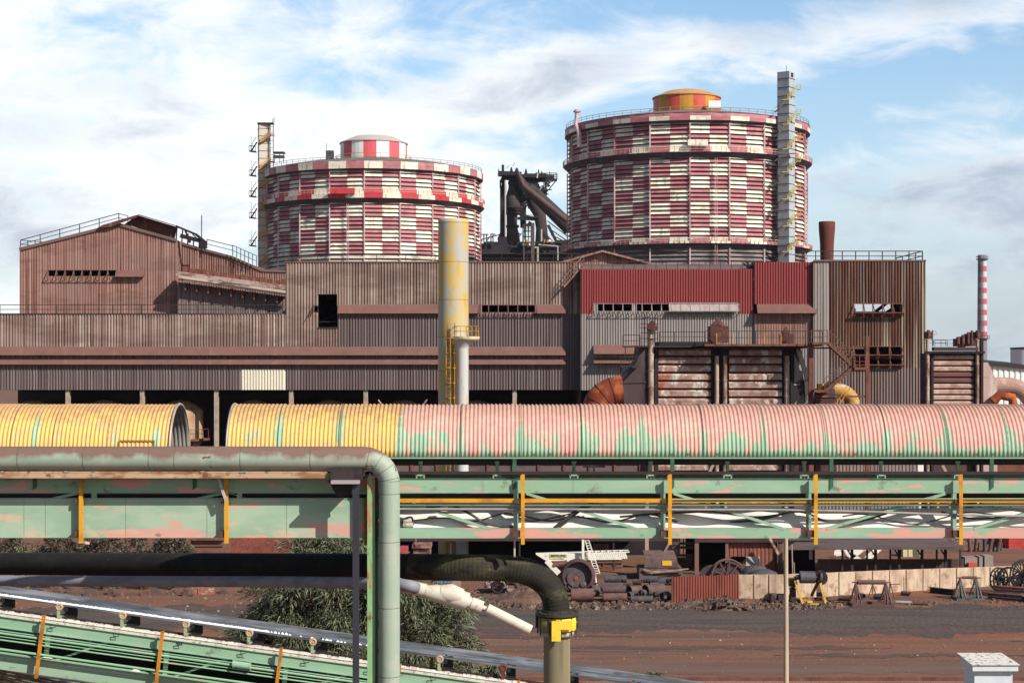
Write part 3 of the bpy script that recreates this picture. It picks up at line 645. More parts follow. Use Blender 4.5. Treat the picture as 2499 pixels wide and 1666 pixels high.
    mb = MB(); mb.lathe(cx, cy, [(tr+.25, tt-.15), (tr+.25, tt+.1), (tr*.6, tt+(trz-tt)*.85), (tr*.3, trz), (.01, trz)], 40, False); mb.build('turret_roof', tcol[3], tu)
    mb = MB(); mb.ring((cx,cy,tb+1.1), (0,0,1), tr+1.3, .07, 40, 4)
    for k in range(24): a = 6.2832*k/24; mb.bar(pt(a,tr+1.3,tb-.9), pt(a,tr+1.3,tb+1.1), .1)
    mb.build('turret_railing', g_yel, tu)
    return t, pt
Dl, Dr = 459., 408.
cxl, cxr = X(912, Dl), X(1675.7, Dr)
tr_l, ptl = gas_holder(cxl, Dl, 29.9, .2, Z(393,429.), Z(411,429.), Z(466,429.)+.3, Z(488,429.), Z(620,429.), Z(620,429.), 1.13,
    'left red and white louvred gas holder with striped turret', (9.3, 76.3, Z(384,450), Z(341,450), (M('turret_red', C(222,96,106), [(C(190,70,80),(.3,.3,.3),.5,.7,.5)], .5), M('turret_white', C(240,238,232), [(C(205,198,190),(.3,.3,.3),.5,.7,.5)], .5), -13., M('turret_roof_grey', C(190,176,166), [], .7)), 2), False, 1, None)
tr_r, ptr = gas_holder(cxr, Dr, 29.6, -4.6, Z(274,378.), Z(293,378.), Z(362,378.)+.3, Z(376,378.), Z(585,378.), Z(595,378.), .98,
    'right taller red and white louvred gas holder with orange turret', (8.3, 80.6, Z(272,400), Z(228,400), (M('turret_coral', C(204,84,64), [(C(160,60,50),(.3,.3,.3),.5,.7,.6)], .5), M('turret_mustard', C(198,140,48), [(C(150,84,42),(.4,.4,.3),.5,.7,.7)], .5), 5., M('turret_roof_tan', C(196,150,96), [(C(150,90,60),(.3,.3,1),.5,.7,.6)], .7)), 2), True, 2, None)
# boxes and fittings
m_ = MB(); p_ = P(1744,252,398); m_.box(p_.x-1.5,p_.x+1.5,398,399.5,p_.z-1.2,p_.z+.6); m_.build('turret_cabinet', M('white_cabinet', C(236,236,232), [], .5), tr_r)
m_ = MB(); p_ = P(1703,348,377.5)
m_.box(p_.x-2.3,p_.x+2.3,377.2,378.2,p_.z-.7,p_.z+.7); m_.build('service_box', g_pale, tr_r)
m_ = MB(); q0 = [P(1408,268,397), P(1408,290,397), P(1406,306,395), P(1413,325,393.5), P(1414,360,392.5)]; m_.tube(q0, .55, 8); m_.cyl(P(1408,271,397), P(1408,274,397), .9, 8); m_.build('vent_pipe', g_post, tr_r)
m_ = MB(); p_ = P(806,380,436); m_.box(p_.x-1.2,p_.x+.8,436,438,p_.z-2,p_.z+1.4); m_.bar(P(797,366,436),P(797,350,436),.12); m_.build('roof_hut', g_dark, tr_l)
m_ = MB(); p_ = P(836,464,428.3); m_.box(p_.x-3.2,p_.x+3.2,427.4,428.2,p_.z-1.0,p_.z+.5); m_.build('service_box', g_bred, tr_l)
m_ = MB(); p_ = P(681,372,446); m_.box(p_.x-1.5,p_.x+1.5,445,448,Z(374,446),Z(371,446)); 
for dx in (-1.2, .2, 1.2): m_.bar((p_.x+dx,446,Z(374,446)),(p_.x+dx,446,Z(398,446)),.16)
m_.bar((p_.x-1.5,446,Z(383,446)),(p_.x+1.5,446,Z(383,446)),.5,.8); m_.build('roof_gantry', g_dark, tr_l)

def stair_tower(name, label, cx, cy, wx, wy, rot, z1, mats, flights, cat='stair tower'):
    t = thing(name, label, cat, (cx, cy, 0)); ca, sa = math.cos(R(rot)), math.sin(R(rot))
    def T(x, y, z): return Vector((cx+x*ca-y*sa, cy+x*sa+y*ca, z))
    m_ = MB()
    cs = [(-wx/2,-wy/2),(wx/2,-wy/2),(wx/2,wy/2),(-wx/2,wy/2)]
    for i in range(4):
        a, b_ = cs[i], cs[(i+1)%4]; m_.poly([T(*a,0),T(*b_,0),T(*b_,z1),T(*a,z1)])
    m_.poly([T(*c,z1) for c in cs]); m_.build('shaft', mats[0], t)
    m_ = MB(); z = 24
    while z < z1:
        for i in range(4):
            a, b_ = cs[i], cs[(i+1)%4]; m_.bar(T(a[0]*1.02,a[1]*1.02,z),T(b_[0]*1.02,b_[1]*1.02,z),.1,.12)
        z += 2.05
    m_.bar(T(-wx/2*1.03,-wy/2*1.03,24),T(-wx/2*1.03,-wy/2*1.03,z1),.12); m_.build('sheet_joints', darksteel, t)
    return t, T
tR_base = 384.
tx = X(1918, tR_base)
tR, TR = stair_tower('stair_tower', 'pale grey lift and stair tower standing against the right gas holder', tx+.1, tR_base, 2.9, 3.0, -36, Z(177,tR_base),
    [M('pale_grey_sheet', C(172,178,182), [(C(134,140,146),(.6,.6,.4),.5,.7,.5)], .55)], 8)
m_ = MB(); m_.bar(TR(1.45,-.5,Z(185,tR_base)), TR(1.45,.5,Z(185,tR_base)), .12, 1.); m_.build('shaft_window', dark, tR)
m_ = MB(); c0 = TR(0,0,Z(177,tR_base)); m_.cyl(c0, c0+Vector((0,0,1.6)), .06, 6); m_.build('mast', darksteel, tR)
grey_y = M('yellowed_stair', C(206,188,92), [(C(150,136,90),(.4,.4,.4),.45,.65,.8)], .7)
m_st = M('grey_stair', C(120,112,112), [], .7)
for k, pyb in enumerate((232, 292, 352, 408, 474, 540, 602, 650)):
    y_ = tR_base-2.6
    if pyb < 605:
        m_ = MB()
        a, b_ = P(1921, pyb+12, y_), P(1944, pyb-14, y_); 
        m_.bar(a, b_, .9, .2); m_.bar(b_, b_+Vector((.9,0,0)), .9, .2)
        for zz in (1.0, .5): m_.bar(a+Vector((0,-.4,zz)), b_+Vector((0,-.4,zz)), .1); m_.bar(b_+Vector((0,-.4,zz)), b_+Vector((.9,-.4,zz)), .1); m_.bar(b_+Vector((.9,-.4,zz)), b_+Vector((.9,.5,zz)), .1)
        for i in range(6): q = a.lerp(b_, i/5); m_.bar(q+Vector((0,-.4,0)), q+Vector((0,-.4,1.1)), .1)
        m_.bar(b_+Vector((.9,-.4,0)), b_+Vector((.9,-.4,1.1)), .1); m_.bar(a+Vector((-1.2,0,-.05)), a, .9, .15)
        m_.build('stair_flight', grey_y, tR)
        m_ = MB(); c_ = P(1902, pyb+34, y_+.2); m_.bar(c_, a+Vector((-.4,0,-.1)), .8, .2)
        for zz in (1., .5): m_.bar(c_+Vector((0,-.3,zz)), a+Vector((-.4,-.3,zz)), .09)
        for i in range(5): q = c_.lerp(a, i/4); m_.bar(q+Vector((0,-.3,0)), q+Vector((0,-.3,1.05)), .08)
        d_ = P(1890, pyb+42, y_+.6); m_.bar(d_, c_, .8, .18); m_.bar(d_+Vector((0,0,1)), c_+Vector((0,0,1)), .08)
        m_.build('stair_flight', m_st, tR)
    if pyb in (352, 602):
        m_ = MB(); m_.bar(P(1888, 375 if pyb == 352 else 594, y_), P(1940, 375 if pyb == 352 else 594, y_), 1, .15); m_.build('bridge', m_st, tR)
YL = 452.
tL, TL = stair_tower('stair_tower', 'cream panelled lift and stair tower standing left of the left gas holder', X(645,YL), YL, 3.2, 2.8, 15, Z(303,YL),
    [M('cream_sheet', C(204,194,178), [(C(190,160,140),(.3,.3,.15),.5,.7,.6)], .6)], 7)
m_ = MB()
for (a, b_) in (((653,303),(668,303)), ((667,303),(667,640)), ((658,303),(658,640))): m_.bar(P(*a,YL-1.5), P(*b_,YL-1.5), .22)
for k in range(20): m_.bar(P(653,310+17*k,YL-1.5), P(667,310+17*k,YL-1.5), .1)
m_.build('outer_frame', m_st, tL)
m_ = MB(); m_.bar(P(629,302,YL-1), P(668,302,YL-1), 2, .4); m_.cyl(P(666,302,YL), P(666,290,YL), .1, 6); m_.cyl(P(669,300,YL), P(669,286,YL), .07, 6); m_.build('top_cap', darksteel, tL)
orange_st = M('orange_stair', C(206,160,104), [(C(150,112,84),(.5,.5,.5),.45,.65,.8)], .7)
for k, pyb in enumerate((337, 402, 446, 500, 569, 636)):
    y_ = YL-2.3; m_ = MB(); a, b_ = P(636,pyb+10,y_), P(660,pyb-7,y_); c_ = P(630,pyb+10,y_)
    m_.bar(c_, a, .9, .32); m_.bar(a, b_, .9, .36); m_.bar(b_, b_+Vector((1.1,0,0)), .9, .32)
    for zz in (1.1, .55): m_.bar(a+Vector((0,-.4,zz)), b_+Vector((0,-.4,zz)), .12); m_.bar(b_+Vector((0,-.4,zz)), b_+Vector((1.1,-.4,zz)), .12); m_.bar(c_+Vector((0,-.4,zz)), a+Vector((0,-.4,zz)), .12)
    for i in range(11): q = a.lerp(b_, i/10); m_.bar(q+Vector((0,-.4,0)), q+Vector((0,-.4,1.2)), .13)
    m_.build('stair_flight', orange_st, tL)
    if k < 5:
        m_ = MB(); pl = (369,428,479,531,599)[k]; d_ = P(609,pl,YL), P(625,pl+2,YL); m_.bar(d_[0], d_[1], 1.6, .3)
        m_.bar(P(613,pl,YL), P(627,pl-22,YL), .9, .2); m_.bar(d_[0]+Vector((0,-.7,1.3)), P(620,pl-12,YL), .1); m_.bar(P(611,pl-12,YL), P(625,pl-34,YL), .12)
        for dx in (0,.5,1.1,1.7): m_.bar(d_[0]+Vector((dx,-.7,0)), d_[0]+Vector((dx,-.7,1.4)), .1)
        m_.bar(d_[0]+Vector((0,-.7,1.4)), d_[0]+Vector((1.7,-.7,1.4)), .1); m_.bar(d_[0]+Vector((.5,0,0)), P(613,pl-38,YL), .07)
        m_.build('side_platform', darksteel, tL)

# ---------------------------------------------------------------- blast furnace
YF = 650.
bf = thing('blast_furnace', 'dark rusty blast furnace with a big slanting gas pipe between the gas holders', 'blast furnace', (X(1280,YF), YF, 0))
def z6(u, v, Y=YF): return P(1170+u/6.03, 390+v/6.03, Y)
bfm = M('furnace_steel', C(64,54,55), [(C(46,38,40),(.12,.12,.1),.45,.65,.8), (C(92,66,60),(.3,.3,.05),.58,.7,.6)], .8)
def vessel(prof, yo=0):     # list of (v, left u, right u)
    mb = MB(); mb.tube([z6((l+r)/2, v, YF+yo) for v, l, r in prof], [abs(r-l)/2/6.03*YF/F for v, l, r in prof], 20); return mb
vessel([(330,430,510),(420,425,510),(520,392,560),(690,392,610),(800,398,560),(980,402,555),(1100,400,585),(1240,390,605)]).build('dust_catcher', bfm, bf)
m_ = MB()
for v, l, r in ((710,388,618),(745,392,612),(790,396,600),(980,400,565)): c_ = z6((l+r)/2, v); rr = abs(r-l)/2/6.03*YF/F; m_.lathe(c_.x, c_.y, [(rr,c_.z-.5),(rr+.5,c_.z-.5),(rr+.5,c_.z+.5),(rr,c_.z+.5)], 20)
m_.build('ring_stiffener', blacksteel, bf)
vessel([(480,700,830),(640,690,900),(740,760,940),(820,800,980),(1010,830,1000),(1200,820,1020)], 12).build('furnace_shaft', bfm, bf)
vessel([(360,600,700),(500,600,720),(700,590,690),(1000,600,690)], 20).build('uptake_pipe', blacksteel, bf)
m_ = MB(); m_.tube([z6(560,190,YF-12), z6(640,360,YF-12), z6(760,450,YF-12), z6(1340,1010,YF-14)], [.9,1.7,2.5,3.0], 20); m_.build('downcomer', bfm, bf)
m_ = MB(); m_.tube([z6(650,385,YF-30), z6(1300,905,YF-33)], 1.15, 12); m_.tube([z6(570,200,YF-28), z6(650,380,YF-28)], .7, 10); m_.build('downcomer_lit_top', M('brown_pipe', C(94,72,70), [(C(84,60,56),(.2,.2,.2),.45,.65,.8)], .7), bf)  # brown tubes along the downcomer stand in for its sunlit top
m_ = MB()
for (u, v0, v1, w_) in ((345,75,1230,4.2),(330,380,1200,6),(375,250,1230,3),(520,290,480,2.5),(840,190,500,3),(975,210,570,4),(930,380,520,5),(1010,340,400,3),(780,930,1230,6)): m_.bar(z6(u,v0), z6(u,v1), w_*.24)
for (a, b_) in (((275,225),(1140,300)),((280,185),(620,200)),((420,340),(880,390)),((400,240),(1100,250)),((560,860),(860,880)),((640,960),(760,960)),((600,820),(860,870)),((720,920),(760,940)),
    ((620,230),(880,470)),((700,250),(980,500)),((540,700),(660,560)),((840,1000),(1020,1180)),((1010,960),(1130,1200)),((280,1180),(340,1040))): m_.bar(z6(*a), z6(*b_), 1.1, 1.1)
for (a, b_) in (((1130,305),(985,480)),((1120,300),(1000,290)),((1140,300),(1140,200))): m_.bar(z6(*a), z6(*b_), .4)
m_.box(z6(330,0).x, z6(620,0).x, YF-8, YF+10, z6(0,260).z, z6(0,225).z); m_.box(z6(650,0).x, z6(980,0).x, YF-8, YF+10, z6(0,290).z, z6(0,235).z); m_.box(z6(700,0).x, z6(860,0).x, YF-6, YF+8, z6(0,420).z, z6(0,340).z)
m_.box(z6(430,0).x, z6(620,0).x, YF+4, YF+16, z6(0,600).z, z6(0,280).z)
rnd = random.Random(41)
for k in range(46):
    u, v = rnd.uniform(300,1000), rnd.uniform(230,470); L_ = rnd.uniform(25,110); a = rnd.choice((0,0,90,90,45,-40)); m_.bar(z6(u,v,YF+rnd.uniform(-6,6)), z6(u+L_*math.cos(R(a)),v+L_*math.sin(R(a)),YF+rnd.uniform(-6,6)), rnd.uniform(.25,.7))
for k in range(22):
    u, v = rnd.uniform(560,720), rnd.uniform(480,800); m_.bar(z6(u,v,YF+3), z6(u+rnd.uniform(-60,60),v+rnd.uniform(10,90),YF+3), rnd.uniform(.3,.8))
m_.build('steel_frame', blacksteel, bf)
m_ = MB()
for (u, v0, v1, w_) in ((470,110,230,50),(550,120,220,70),(685,135,240,45),(870,140,260,30),(915,165,260,30),(1035,160,240,14),(280,120,220,16)): 
    c_ = z6(u,v1); rr = w_/2/6.03*YF/F; m_.tube([c_, z6(u,(v0+v1)/2), z6(u,v0)], [rr, rr*.9, rr*.35], 8)
m_.build('top_valve', blacksteel, bf)
m_ = MB()
for (u0, u1, v, h) in ((275,430,230,50),(600,1140,290,75),(640,880,860,45),(640,760,1060,110),(900,1140,245,50)):
    n = int((u1-u0)/26)
    for i in range(n+1): u = u0+(u1-u0)*i/n; m_.bar(z6(u,v), z6(u,v-h), .17)
    for hh in (h, h/2): m_.bar(z6(u0,v-hh), z6(u1,v-hh), .18)
m_.build('platform_railing', darksteel, bf)
m_ = MB()
for (a, b_) in (((490,95),(520,40)),((400,125),(430,80)),((850,270),(860,195)),((890,440),(925,395)),((745,420),(825,480))): m_.bar(z6(*a, YF-16), z6(*b_, YF-16), .5, .3)
m_.bar(z6(382,300,YF-16), z6(384,1235,YF-16), .5, .5); m_.bar(z6(915,1020,YF-16), z6(915,1200,YF-16), .5, .5)
m_.build('bare_pipe', M('pale_pipe', C(190,186,176), [], .5), bf)
cf = thing('cast_house', 'dark cast house with gantries at the foot of the blast furnace', 'building', (X(1280,600), 600, 0))
m_ = MB()
def bz(u0,u1,v0,v1,Y=600,dy=20): m_.box(z6(u0,0,Y).x, z6(u1,0,Y).x, Y, Y+dy, z6(0,v1,Y).z, z6(0,v0,Y).z)
bz(-60,1330,1260,1370); bz(60,620,1205,1262,602,14); bz(820,1200,1215,1260,602,14); bz(-80,140,1230,1300,601,10); bz(120,200,1200,1240,603,6); bz(270,400,1130,1210,603,6); bz(1130,1330,1180,1300,602,10)
bz(-80,1400,1372,1680,605,10)
m_.build('hall', M('cast_house_wall', C(42,38,46), [(C(62,52,54),(.1,.1,.1),.45,.65,.8)], .85), cf)
m_ = MB()
for u in (65,105,170,200,640,680,720,480,660,790,1030,1180): m_.bar(z6(u,1260,599), z6(u,1090 if u < 260 else (960 if 600 < u < 730 else 1240),599), .4)
for (a, b_) in (((0,1100),(130,1100)),((165,1090),(240,1100)),((0,1250),(40,1180)),((100,1210),(150,1130)),((190,1150),(200,1100)),((560,1060),(600,1100)),((580,1140),(620,1080)),((0,1180),(300,1100)),((640,960),(760,965)),((640,1050),(760,1050)),((640,1130),(760,1130)),((1000,900),(1290,1120)),((1010,1000),(1300,1200)),((1050,1100),(1250,1200)),((940,1050),(1080,1200)),((600,1380),(1330,1380)),((0,1375),(500,1375))): m_.bar(z6(*a,599), z6(*b_,599), .35)
for u in (560,620,700,760,880,1000,1100,1250): m_.bar(z6(u,1260,598), z6(u,1215,598), .5)
m_.bar(z6(560,1215,598), z6(1280,1215,598), .5)
m_.build('gantry', darksteel, cf)
m_ = MB(); m_.bar(z6(865,1245,597), z6(1150,1270,597), .4, .4); m_.bar(z6(1155,1262,597), z6(1155,1480,597), .45); m_.bar(z6(860,1280,597), z6(860,1490,597), .65); m_.bar(z6(805,1290,597), z6(870,1290,597), .5, .5); m_.build('pale_frame', M('pale_green_frame', C(168,170,156), [], .7), cf)
m_ = MB(); m_.bar(z6(785,930,596), z6(785,1490,596), 1.2); m_.bar(z6(655,1260,596), z6(655,1490,596), .5); m_.build('brown_column', MATS['brown_pipe'], cf)
m_ = MB()
for u in (650,690,715,950,1000,1060): m_.box(z6(u,0,596).x, z6(u+18,0,596).x, 596, 597, z6(0,1215,596).z, z6(0,1175,596).z)
m_.build('yellow_guard', g_yel, cf)

# ---------------------------------------------------------------- chimneys and far things
YS = 900.
st_ = thing('striped_chimney', 'distant tall red and white striped chimney with a greyed left side', 'chimney', (X(2397,YS), YS, 0))
xs_ = X(2397, YS); zt = Z(622, YS); 
soot = lambda nm, c1: M(nm, c1, [(C(110,106,108),(.25,.02,.02),.42,.56,.85)], .85)
bands = [(622,636,'g'),(636,650,'w'),(650,664,'r')]; 
cw = M('chimney_white', C(206,198,194), [(C(120,116,118),(.22,.05,.015),.40,.62,.8)], .8); cr = M('chimney_red', C(196,84,98), [(C(120,100,104),(.22,.05,.015),.42,.66,.75)], .8); cg = M('chimney_grey', C(134,128,130), [(C(104,90,90),(.2,.2,.1),.5,.7,.7)], .85)
cw_s = M('greyed_white', C(150,146,148), [(C(112,108,112),(.2,.1,.1),.45,.6,.7)], .85); cr_s = M('greyed_red', C(140,112,118), [(C(110,98,104),(.2,.1,.1),.45,.6,.7)], .85)  # greyed copies of the stripe colours, wrapped round the left half
y0 = 636; k = 0; rr_ = lambda py: (10.2+1.9*(py-620)/270)*YS/F
m_ = MB(); m_.lathe(xs_, YS, [(rr_(622),Z(636,YS)),(rr_(622),Z(622,YS)),(rr_(622)-.5,Z(622,YS)),(rr_(622)-.5,Z(624,YS)-1)], 28); m_.build('top', cg, st_)
while y0 < 826:
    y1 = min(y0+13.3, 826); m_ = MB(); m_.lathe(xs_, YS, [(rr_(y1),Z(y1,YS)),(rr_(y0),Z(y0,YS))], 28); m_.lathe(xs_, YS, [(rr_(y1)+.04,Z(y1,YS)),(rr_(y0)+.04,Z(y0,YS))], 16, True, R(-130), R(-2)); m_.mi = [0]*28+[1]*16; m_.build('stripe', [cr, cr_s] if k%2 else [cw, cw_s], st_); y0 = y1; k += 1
m_ = MB(); m_.lathe(xs_, YS, [(rr_(885)*1.6,0),(rr_(885),Z(885,YS)),(rr_(826),Z(826,YS))], 28); m_.build('stack_base', cg, st_)
m_ = MB()
for py, r1 in ((634,rr_(622)+.9),(827,rr_(826)+1.3)):
    m_.lathe(xs_, YS, [(r1-1,Z(py,YS)),(r1,Z(py,YS)),(r1,Z(py,YS)+.5),(r1-1,Z(py,YS)+.5)], 24, False); m_.ring((xs_,YS,Z(py,YS)+1.8),(0,0,1),r1,.12,24,4)
    for i in range(12): a = 6.28*i/12; m_.bar((xs_+r1*math.sin(a),YS-r1*math.cos(a),Z(py,YS)),(xs_+r1*math.sin(a),YS-r1*math.cos(a),Z(py,YS)+1.8),.14)
m_.build('gallery', darksteel, st_)
tk = thing('white_tank', 'plain white round storage tank at the right edge', 'storage tank', (X(2510,300), 300, 0))
m_ = MB(); m_.lathe(X(2510,300), 300, [(3.2,0),(3.2,Z(852,300))], 32); m_.build('shell', M('tank_white', C(232,234,234), [(C(200,200,198),(.3,.3,.1),.5,.7,.4)], .5), tk)
m_ = MB(); m_.lathe(X(2510,300), 300, [(3.25,Z(852,300)),(3.3,Z(848,300)),(.1,Z(846,300))], 32); m_.build('roof', darksteel, tk)
sh = thing('white_shed', 'white ribbed metal shed with dark roof edge behind the far duct', 'shed', (X(2480,235), 235, 0))
m_ = MB(); ysd = 235.; m_.corr(X(2404,ysd), X(2560,ysd), 0, lambda x: Z(887,ysd)-(x-X(2404,ysd))*.09, ysd, .8, .12); m_.build('wall', M('white_ribbed_sheet', C(236,236,230), [(C(190,186,180),(.8,1,.1),.55,.75,.5)], .5), sh)
m_ = MB(); a, b_ = P(2402,885.5,ysd-.3), P(2562,900,ysd-.3); m_.bar(a,b_,.6,.45); m_.poly([a,b_,(b_.x,ysd+20,b_.z+1),(a.x,ysd+20,a.z+1)]); m_.build('roof', darksteel, sh)

YY = 112.
yc_ = thing('yellow_chimney', 'tall yellow chimney with flaked pale patches in front of the mill hall', 'chimney', (X(1106.5,YY), YY, 0))
ym = M('flaking_yellow_paint', C(204,174,98), [(C(178,178,172),(1.6,1.6,.5),.46,.56,.9), (C(190,150,70),(1.8,1.8,.5),.55,.7,.7), (C(170,168,166),(2.5,2.5,.4),.62,.7,.6), (C(120,84,40),(4,4,1),.68,.75,.7)], .65)
m_ = MB(); xx = X(1106.5,YY); m_.lathe(xx, YY, [(1.04,0),(1.04,Z(545,YY)),(1.05,Z(536,YY)),(1.0,Z(535,YY)),(.95,Z(536,YY)),(.95,Z(600,YY))], 40); m_.build('stack', ym, yc_)
m_ = MB(); 
for py in (545, 640, 732, 822, 905): m_.lathe(xx, YY, [(1.04,Z(py,YY)-.02),(1.055,Z(py,YY)),(1.04,Z(py,YY)+.02)], 40)
m_.build('weld_ring', M('dark_yellow', C(150,120,60), [], .7), yc_)
ladm = M('yellow_steel', C(196,150,60), [(C(110,78,48),(2,2,1),.45,.62,.9)], .7)
def ladder(mb, a, b, w=.45, n=60, cage=0.):
    a = Vector(a); b = Vector(b)
    for s_ in (-w/2, w/2): mb.bar(a+Vector((s_,0,0)), b+Vector((s_,0,0)), .06)
    for i in range(n+1): q = a.lerp(b, i/n); mb.bar(q-Vector((w/2,0,0)), q+Vector((w/2,0,0)), .035)
    if cage:
        k = int((b-a).length/1.0)
        for i in range(k):
            q = a.lerp(b, i/k); pts = [q+Vector((cage*math.sin(t_), -cage*(1+math.cos(t_))*.9 if False else -cage+cage*math.cos(t_)*1.0, 0)) for t_ in [R(d) for d in range(-150, 151, 50)]]
            for p0, p1 in zip(pts[:-1], pts[1:]): mb.bar(p0, p1, .05)
        for d in (-120,-60,0,60,120)[1:4]:
            off_ = Vector((cage*math.sin(R(d+180)), -cage+cage*math.cos(R(d+180)), 0)); mb.bar(a+off_, b+off_, .045)
m_ = MB(); ladder(m_, (X(1100,110.6),110.65,0), (X(1100,110.6),110.65,Z(789,110.6)), .5, 60, .33); m_.build('ladder', ladm, yc_)
pm = M('white_grey_pipe', C(206,204,200), [(C(214,180,110),(1.2,1.2,.3),.56,.64,.8), (C(150,140,130),(2.5,2.5,.6),.6,.75,.5)], .6)
vp = thing('vent_stack', 'thinner pale grey pipe with a flared top and round railed platform, against the yellow chimney', 'pipe', (X(1128,110.6), 110.6, 0))
m_ = MB(); xv = X(1128,110.55); yv = 110.55; m_.lathe(xv, yv, [(.42,0),(.42,Z(852,yv)),(.5,Z(845,yv)),(.82,Z(832,yv)),(.9,Z(830,yv))], 28); m_.build('pipe', pm, vp)
m_ = MB(); xq = xv+.28; m_.lathe(xq, yv, [(.01,Z(829,yv)),(.86,Z(829,yv)),(.9,Z(826,yv)),(.9,Z(821,yv)),(.01,Z(821,yv))], 28, False); m_.build('platform', M('cream_edge', C(214,200,150), [(C(150,120,80),(2,2,2),.5,.7,.8)], .7), vp)
m_ = MB(); zz = Z(821,yv)
for i in range(14): a = 6.283*i/14; m_.bar((xq+.86*math.sin(a),yv-.86*math.cos(a),zz),(xq+.86*math.sin(a),yv-.86*math.cos(a),zz+.68),.035)
for hh in (.35,.68): m_.ring((xq,yv,zz+hh),(0,0,1),.86,.02,28,4)
m_.build('railing', ladm, vp)

# ---------------------------------------------------------------- bag filter houses, stairs, ducts
panm = M('peeling_panel', C(164,132,118), [(C(122,80,68),(1.1,1.1,.8),.47,.62,.75), (C(208,198,186),(1.6,1.6,.9),.52,.62,.85), (C(90,56,48),(2.5,2.5,1.),.62,.7,.7), (C(166,72,44),(.35,.35,.3),.64,.68,.8)], .75)
panb = M('pink_panel', C(190,158,142), [(C(150,110,94),(1.2,1.2,1.4),.48,.65,.8), (C(216,202,190),(2.2,2.2,1),.56,.7,.7)], .75)
pand = M('dark_brown_panel', C(116,76,70), [(C(90,58,52),(1,1,1),.5,.7,.7)], .75)
colm = M('streaked_column', C(178,156,138), [(C(110,72,56),(1.2,1.2,.6),.47,.6,.85), (C(212,200,184),(2,2,.4),.6,.7,.6)], .7)
YH = 135.
bh = thing('filter_house', 'large rusty filter house with two bays of ribbed panels before the red clad block', 'filter house', (X(1750,YH), YH, 0))
def slabs(x0, x1, py0, py1, n, Y, name, mats, parent, p=.35):
    m_ = MB(); h = (py1-py0)/n
    for i in range(n):
        z1, z0 = Z(py0+h*i,Y), Z(py0+h*(i+1),Y); hh = z1-z0; mi = i % len(mats) if len(mats) > 3 else 0
        m_.cur = mi
        m_.poly([(x0,Y,z1-.04),(x1,Y,z1-.04),(x1,Y-p*.5,z1-.05),(x0,Y-p*.5,z1-.05)][::-1])
        m_.poly([(x0,Y-p*.5,z1-.05),(x0,Y-p,z1-hh*.3),(x1,Y-p,z1-hh*.3),(x1,Y-p*.5,z1-.05)]); m_.poly([(x0,Y-p,z1-hh*.3),(x0,Y-p*.95,z0+hh*.2),(x1,Y-p*.95,z0+hh*.2),(x1,Y-p,z1-hh*.3)])
        m_.poly([(x0,Y-p*.95,z0+hh*.2),(x0,Y-.02,z0+.1),(x1,Y-.02,z0+.1),(x1,Y-p*.95,z0+hh*.2)])
    return m_.build(name, mats, parent)
slabs(X(1606,YH), X(1734,YH), 850, 1230, 19, YH, 'panel_bay', [panm], bh); slabs(X(1778,YH), X(1907,YH), 850, 1230, 19, YH, 'panel_bay', [panm], bh)
m_ = MB(); m_.box(X(1583,YH), X(1950,YH), YH+.05, YH+9, 3, Z(846,YH)); m_.build('casing', M('casing_steel', C(84,62,58), [(C(60,42,40),(.5,.5,.5),.45,.6,.8)], .85), bh)
for k, (p0, p1) in enumerate(((1581,1595),(1744,1754),(1764,1774),(1914,1926))):
    m_ = MB(); x_ = X((p0+p1)/2,YH-.6); r_ = (p1-p0)/2*YH/F; top = 806 if k == 0 else 868
    m_.lathe(x_, YH-.7, [(r_,0),(r_,Z(top,YH))], 20); 
    for py in range(top+20, 1100, 39): m_.lathe(x_, YH-.7, [(r_,Z(py,YH)-.06),(r_+.05,Z(py,YH)),(r_,Z(py,YH)+.06)], 20)
    m_.build('column', colm, bh)
m_ = MB(); 
for p0, p1 in ((1596,1605),(1735,1743),(1755,1763),(1908,1914),(1927,1936)): m_.box(X(p0,YH),X(p1,YH),YH-.5,YH-.1,0,Z(846,YH))
m_.box(X(1605,YH),X(1742,YH),YH-1.4,YH+3,Z(840,YH)-.15,Z(834,YH)); m_.box(X(1738,YH),X(1960,YH),YH-1.8,YH+8,Z(850,YH),Z(846,YH)+.05)
m_.build('frame', blacksteel, bh)
m_ = MB(); m_.box(X(1712,YH),X(1995,YH),YH-2.2,YH+8,Z(845,YH),Z(840,YH)); m_.build('deck', ruststeel, bh)
m_ = MB(); m_.rail([(X(1606,YH),YH-1.2,Z(834,YH)),(X(1715,YH),YH-1.2,Z(834,YH))],.8,1.3,.025); m_.rail([(X(1714,YH),YH-2.1,Z(840,YH)),(X(1995,YH),YH-2.1,Z(840,YH))],1.05,1.32,.028); m_.build('railing', darksteel, bh)
m_ = MB()
for px in (1749,1790,1827,1866,1906): m_.bar(P(px,840,YH-2.25), P(px,813,YH-2.25), .07)
m_.build('yellow_post', g_yel, bh)
for (x_, w_, a, b_) in ((1592,22,788,806),(1752,44,786,836),(1918,26,806,838)):
    m_ = MB(); m_.box(X(x_-w_/2,YH),X(x_+w_/2,YH),YH-1.2,YH+.6,Z(b_,YH),Z(a+10,YH)); m_.tube([P(x_-w_*.3,a+12,YH-.4),P(x_,a+2,YH-.4),P(x_+w_*.3,a+12,YH-.4)],[.25,.4,.25],10); m_.cyl(P(x_-w_*.2,b_-10,YH-1.3),P(x_-w_*.2,b_-10,YH-1.1),.3,12); m_.build('drive_unit', M('dark_red_machine', C(88,50,44), [(C(120,84,70),(2,2,2),.5,.7,.6)], .75), bh)
m_ = MB()
for px in (1574,1580,1586,1597,1605): m_.bar(P(px,836,YH-1), P(px,772,YH-1), .05)
for py in (775,790,800,812,826): m_.bar(P(1562,py,YH-1), P(1606,py,YH-1), .05)
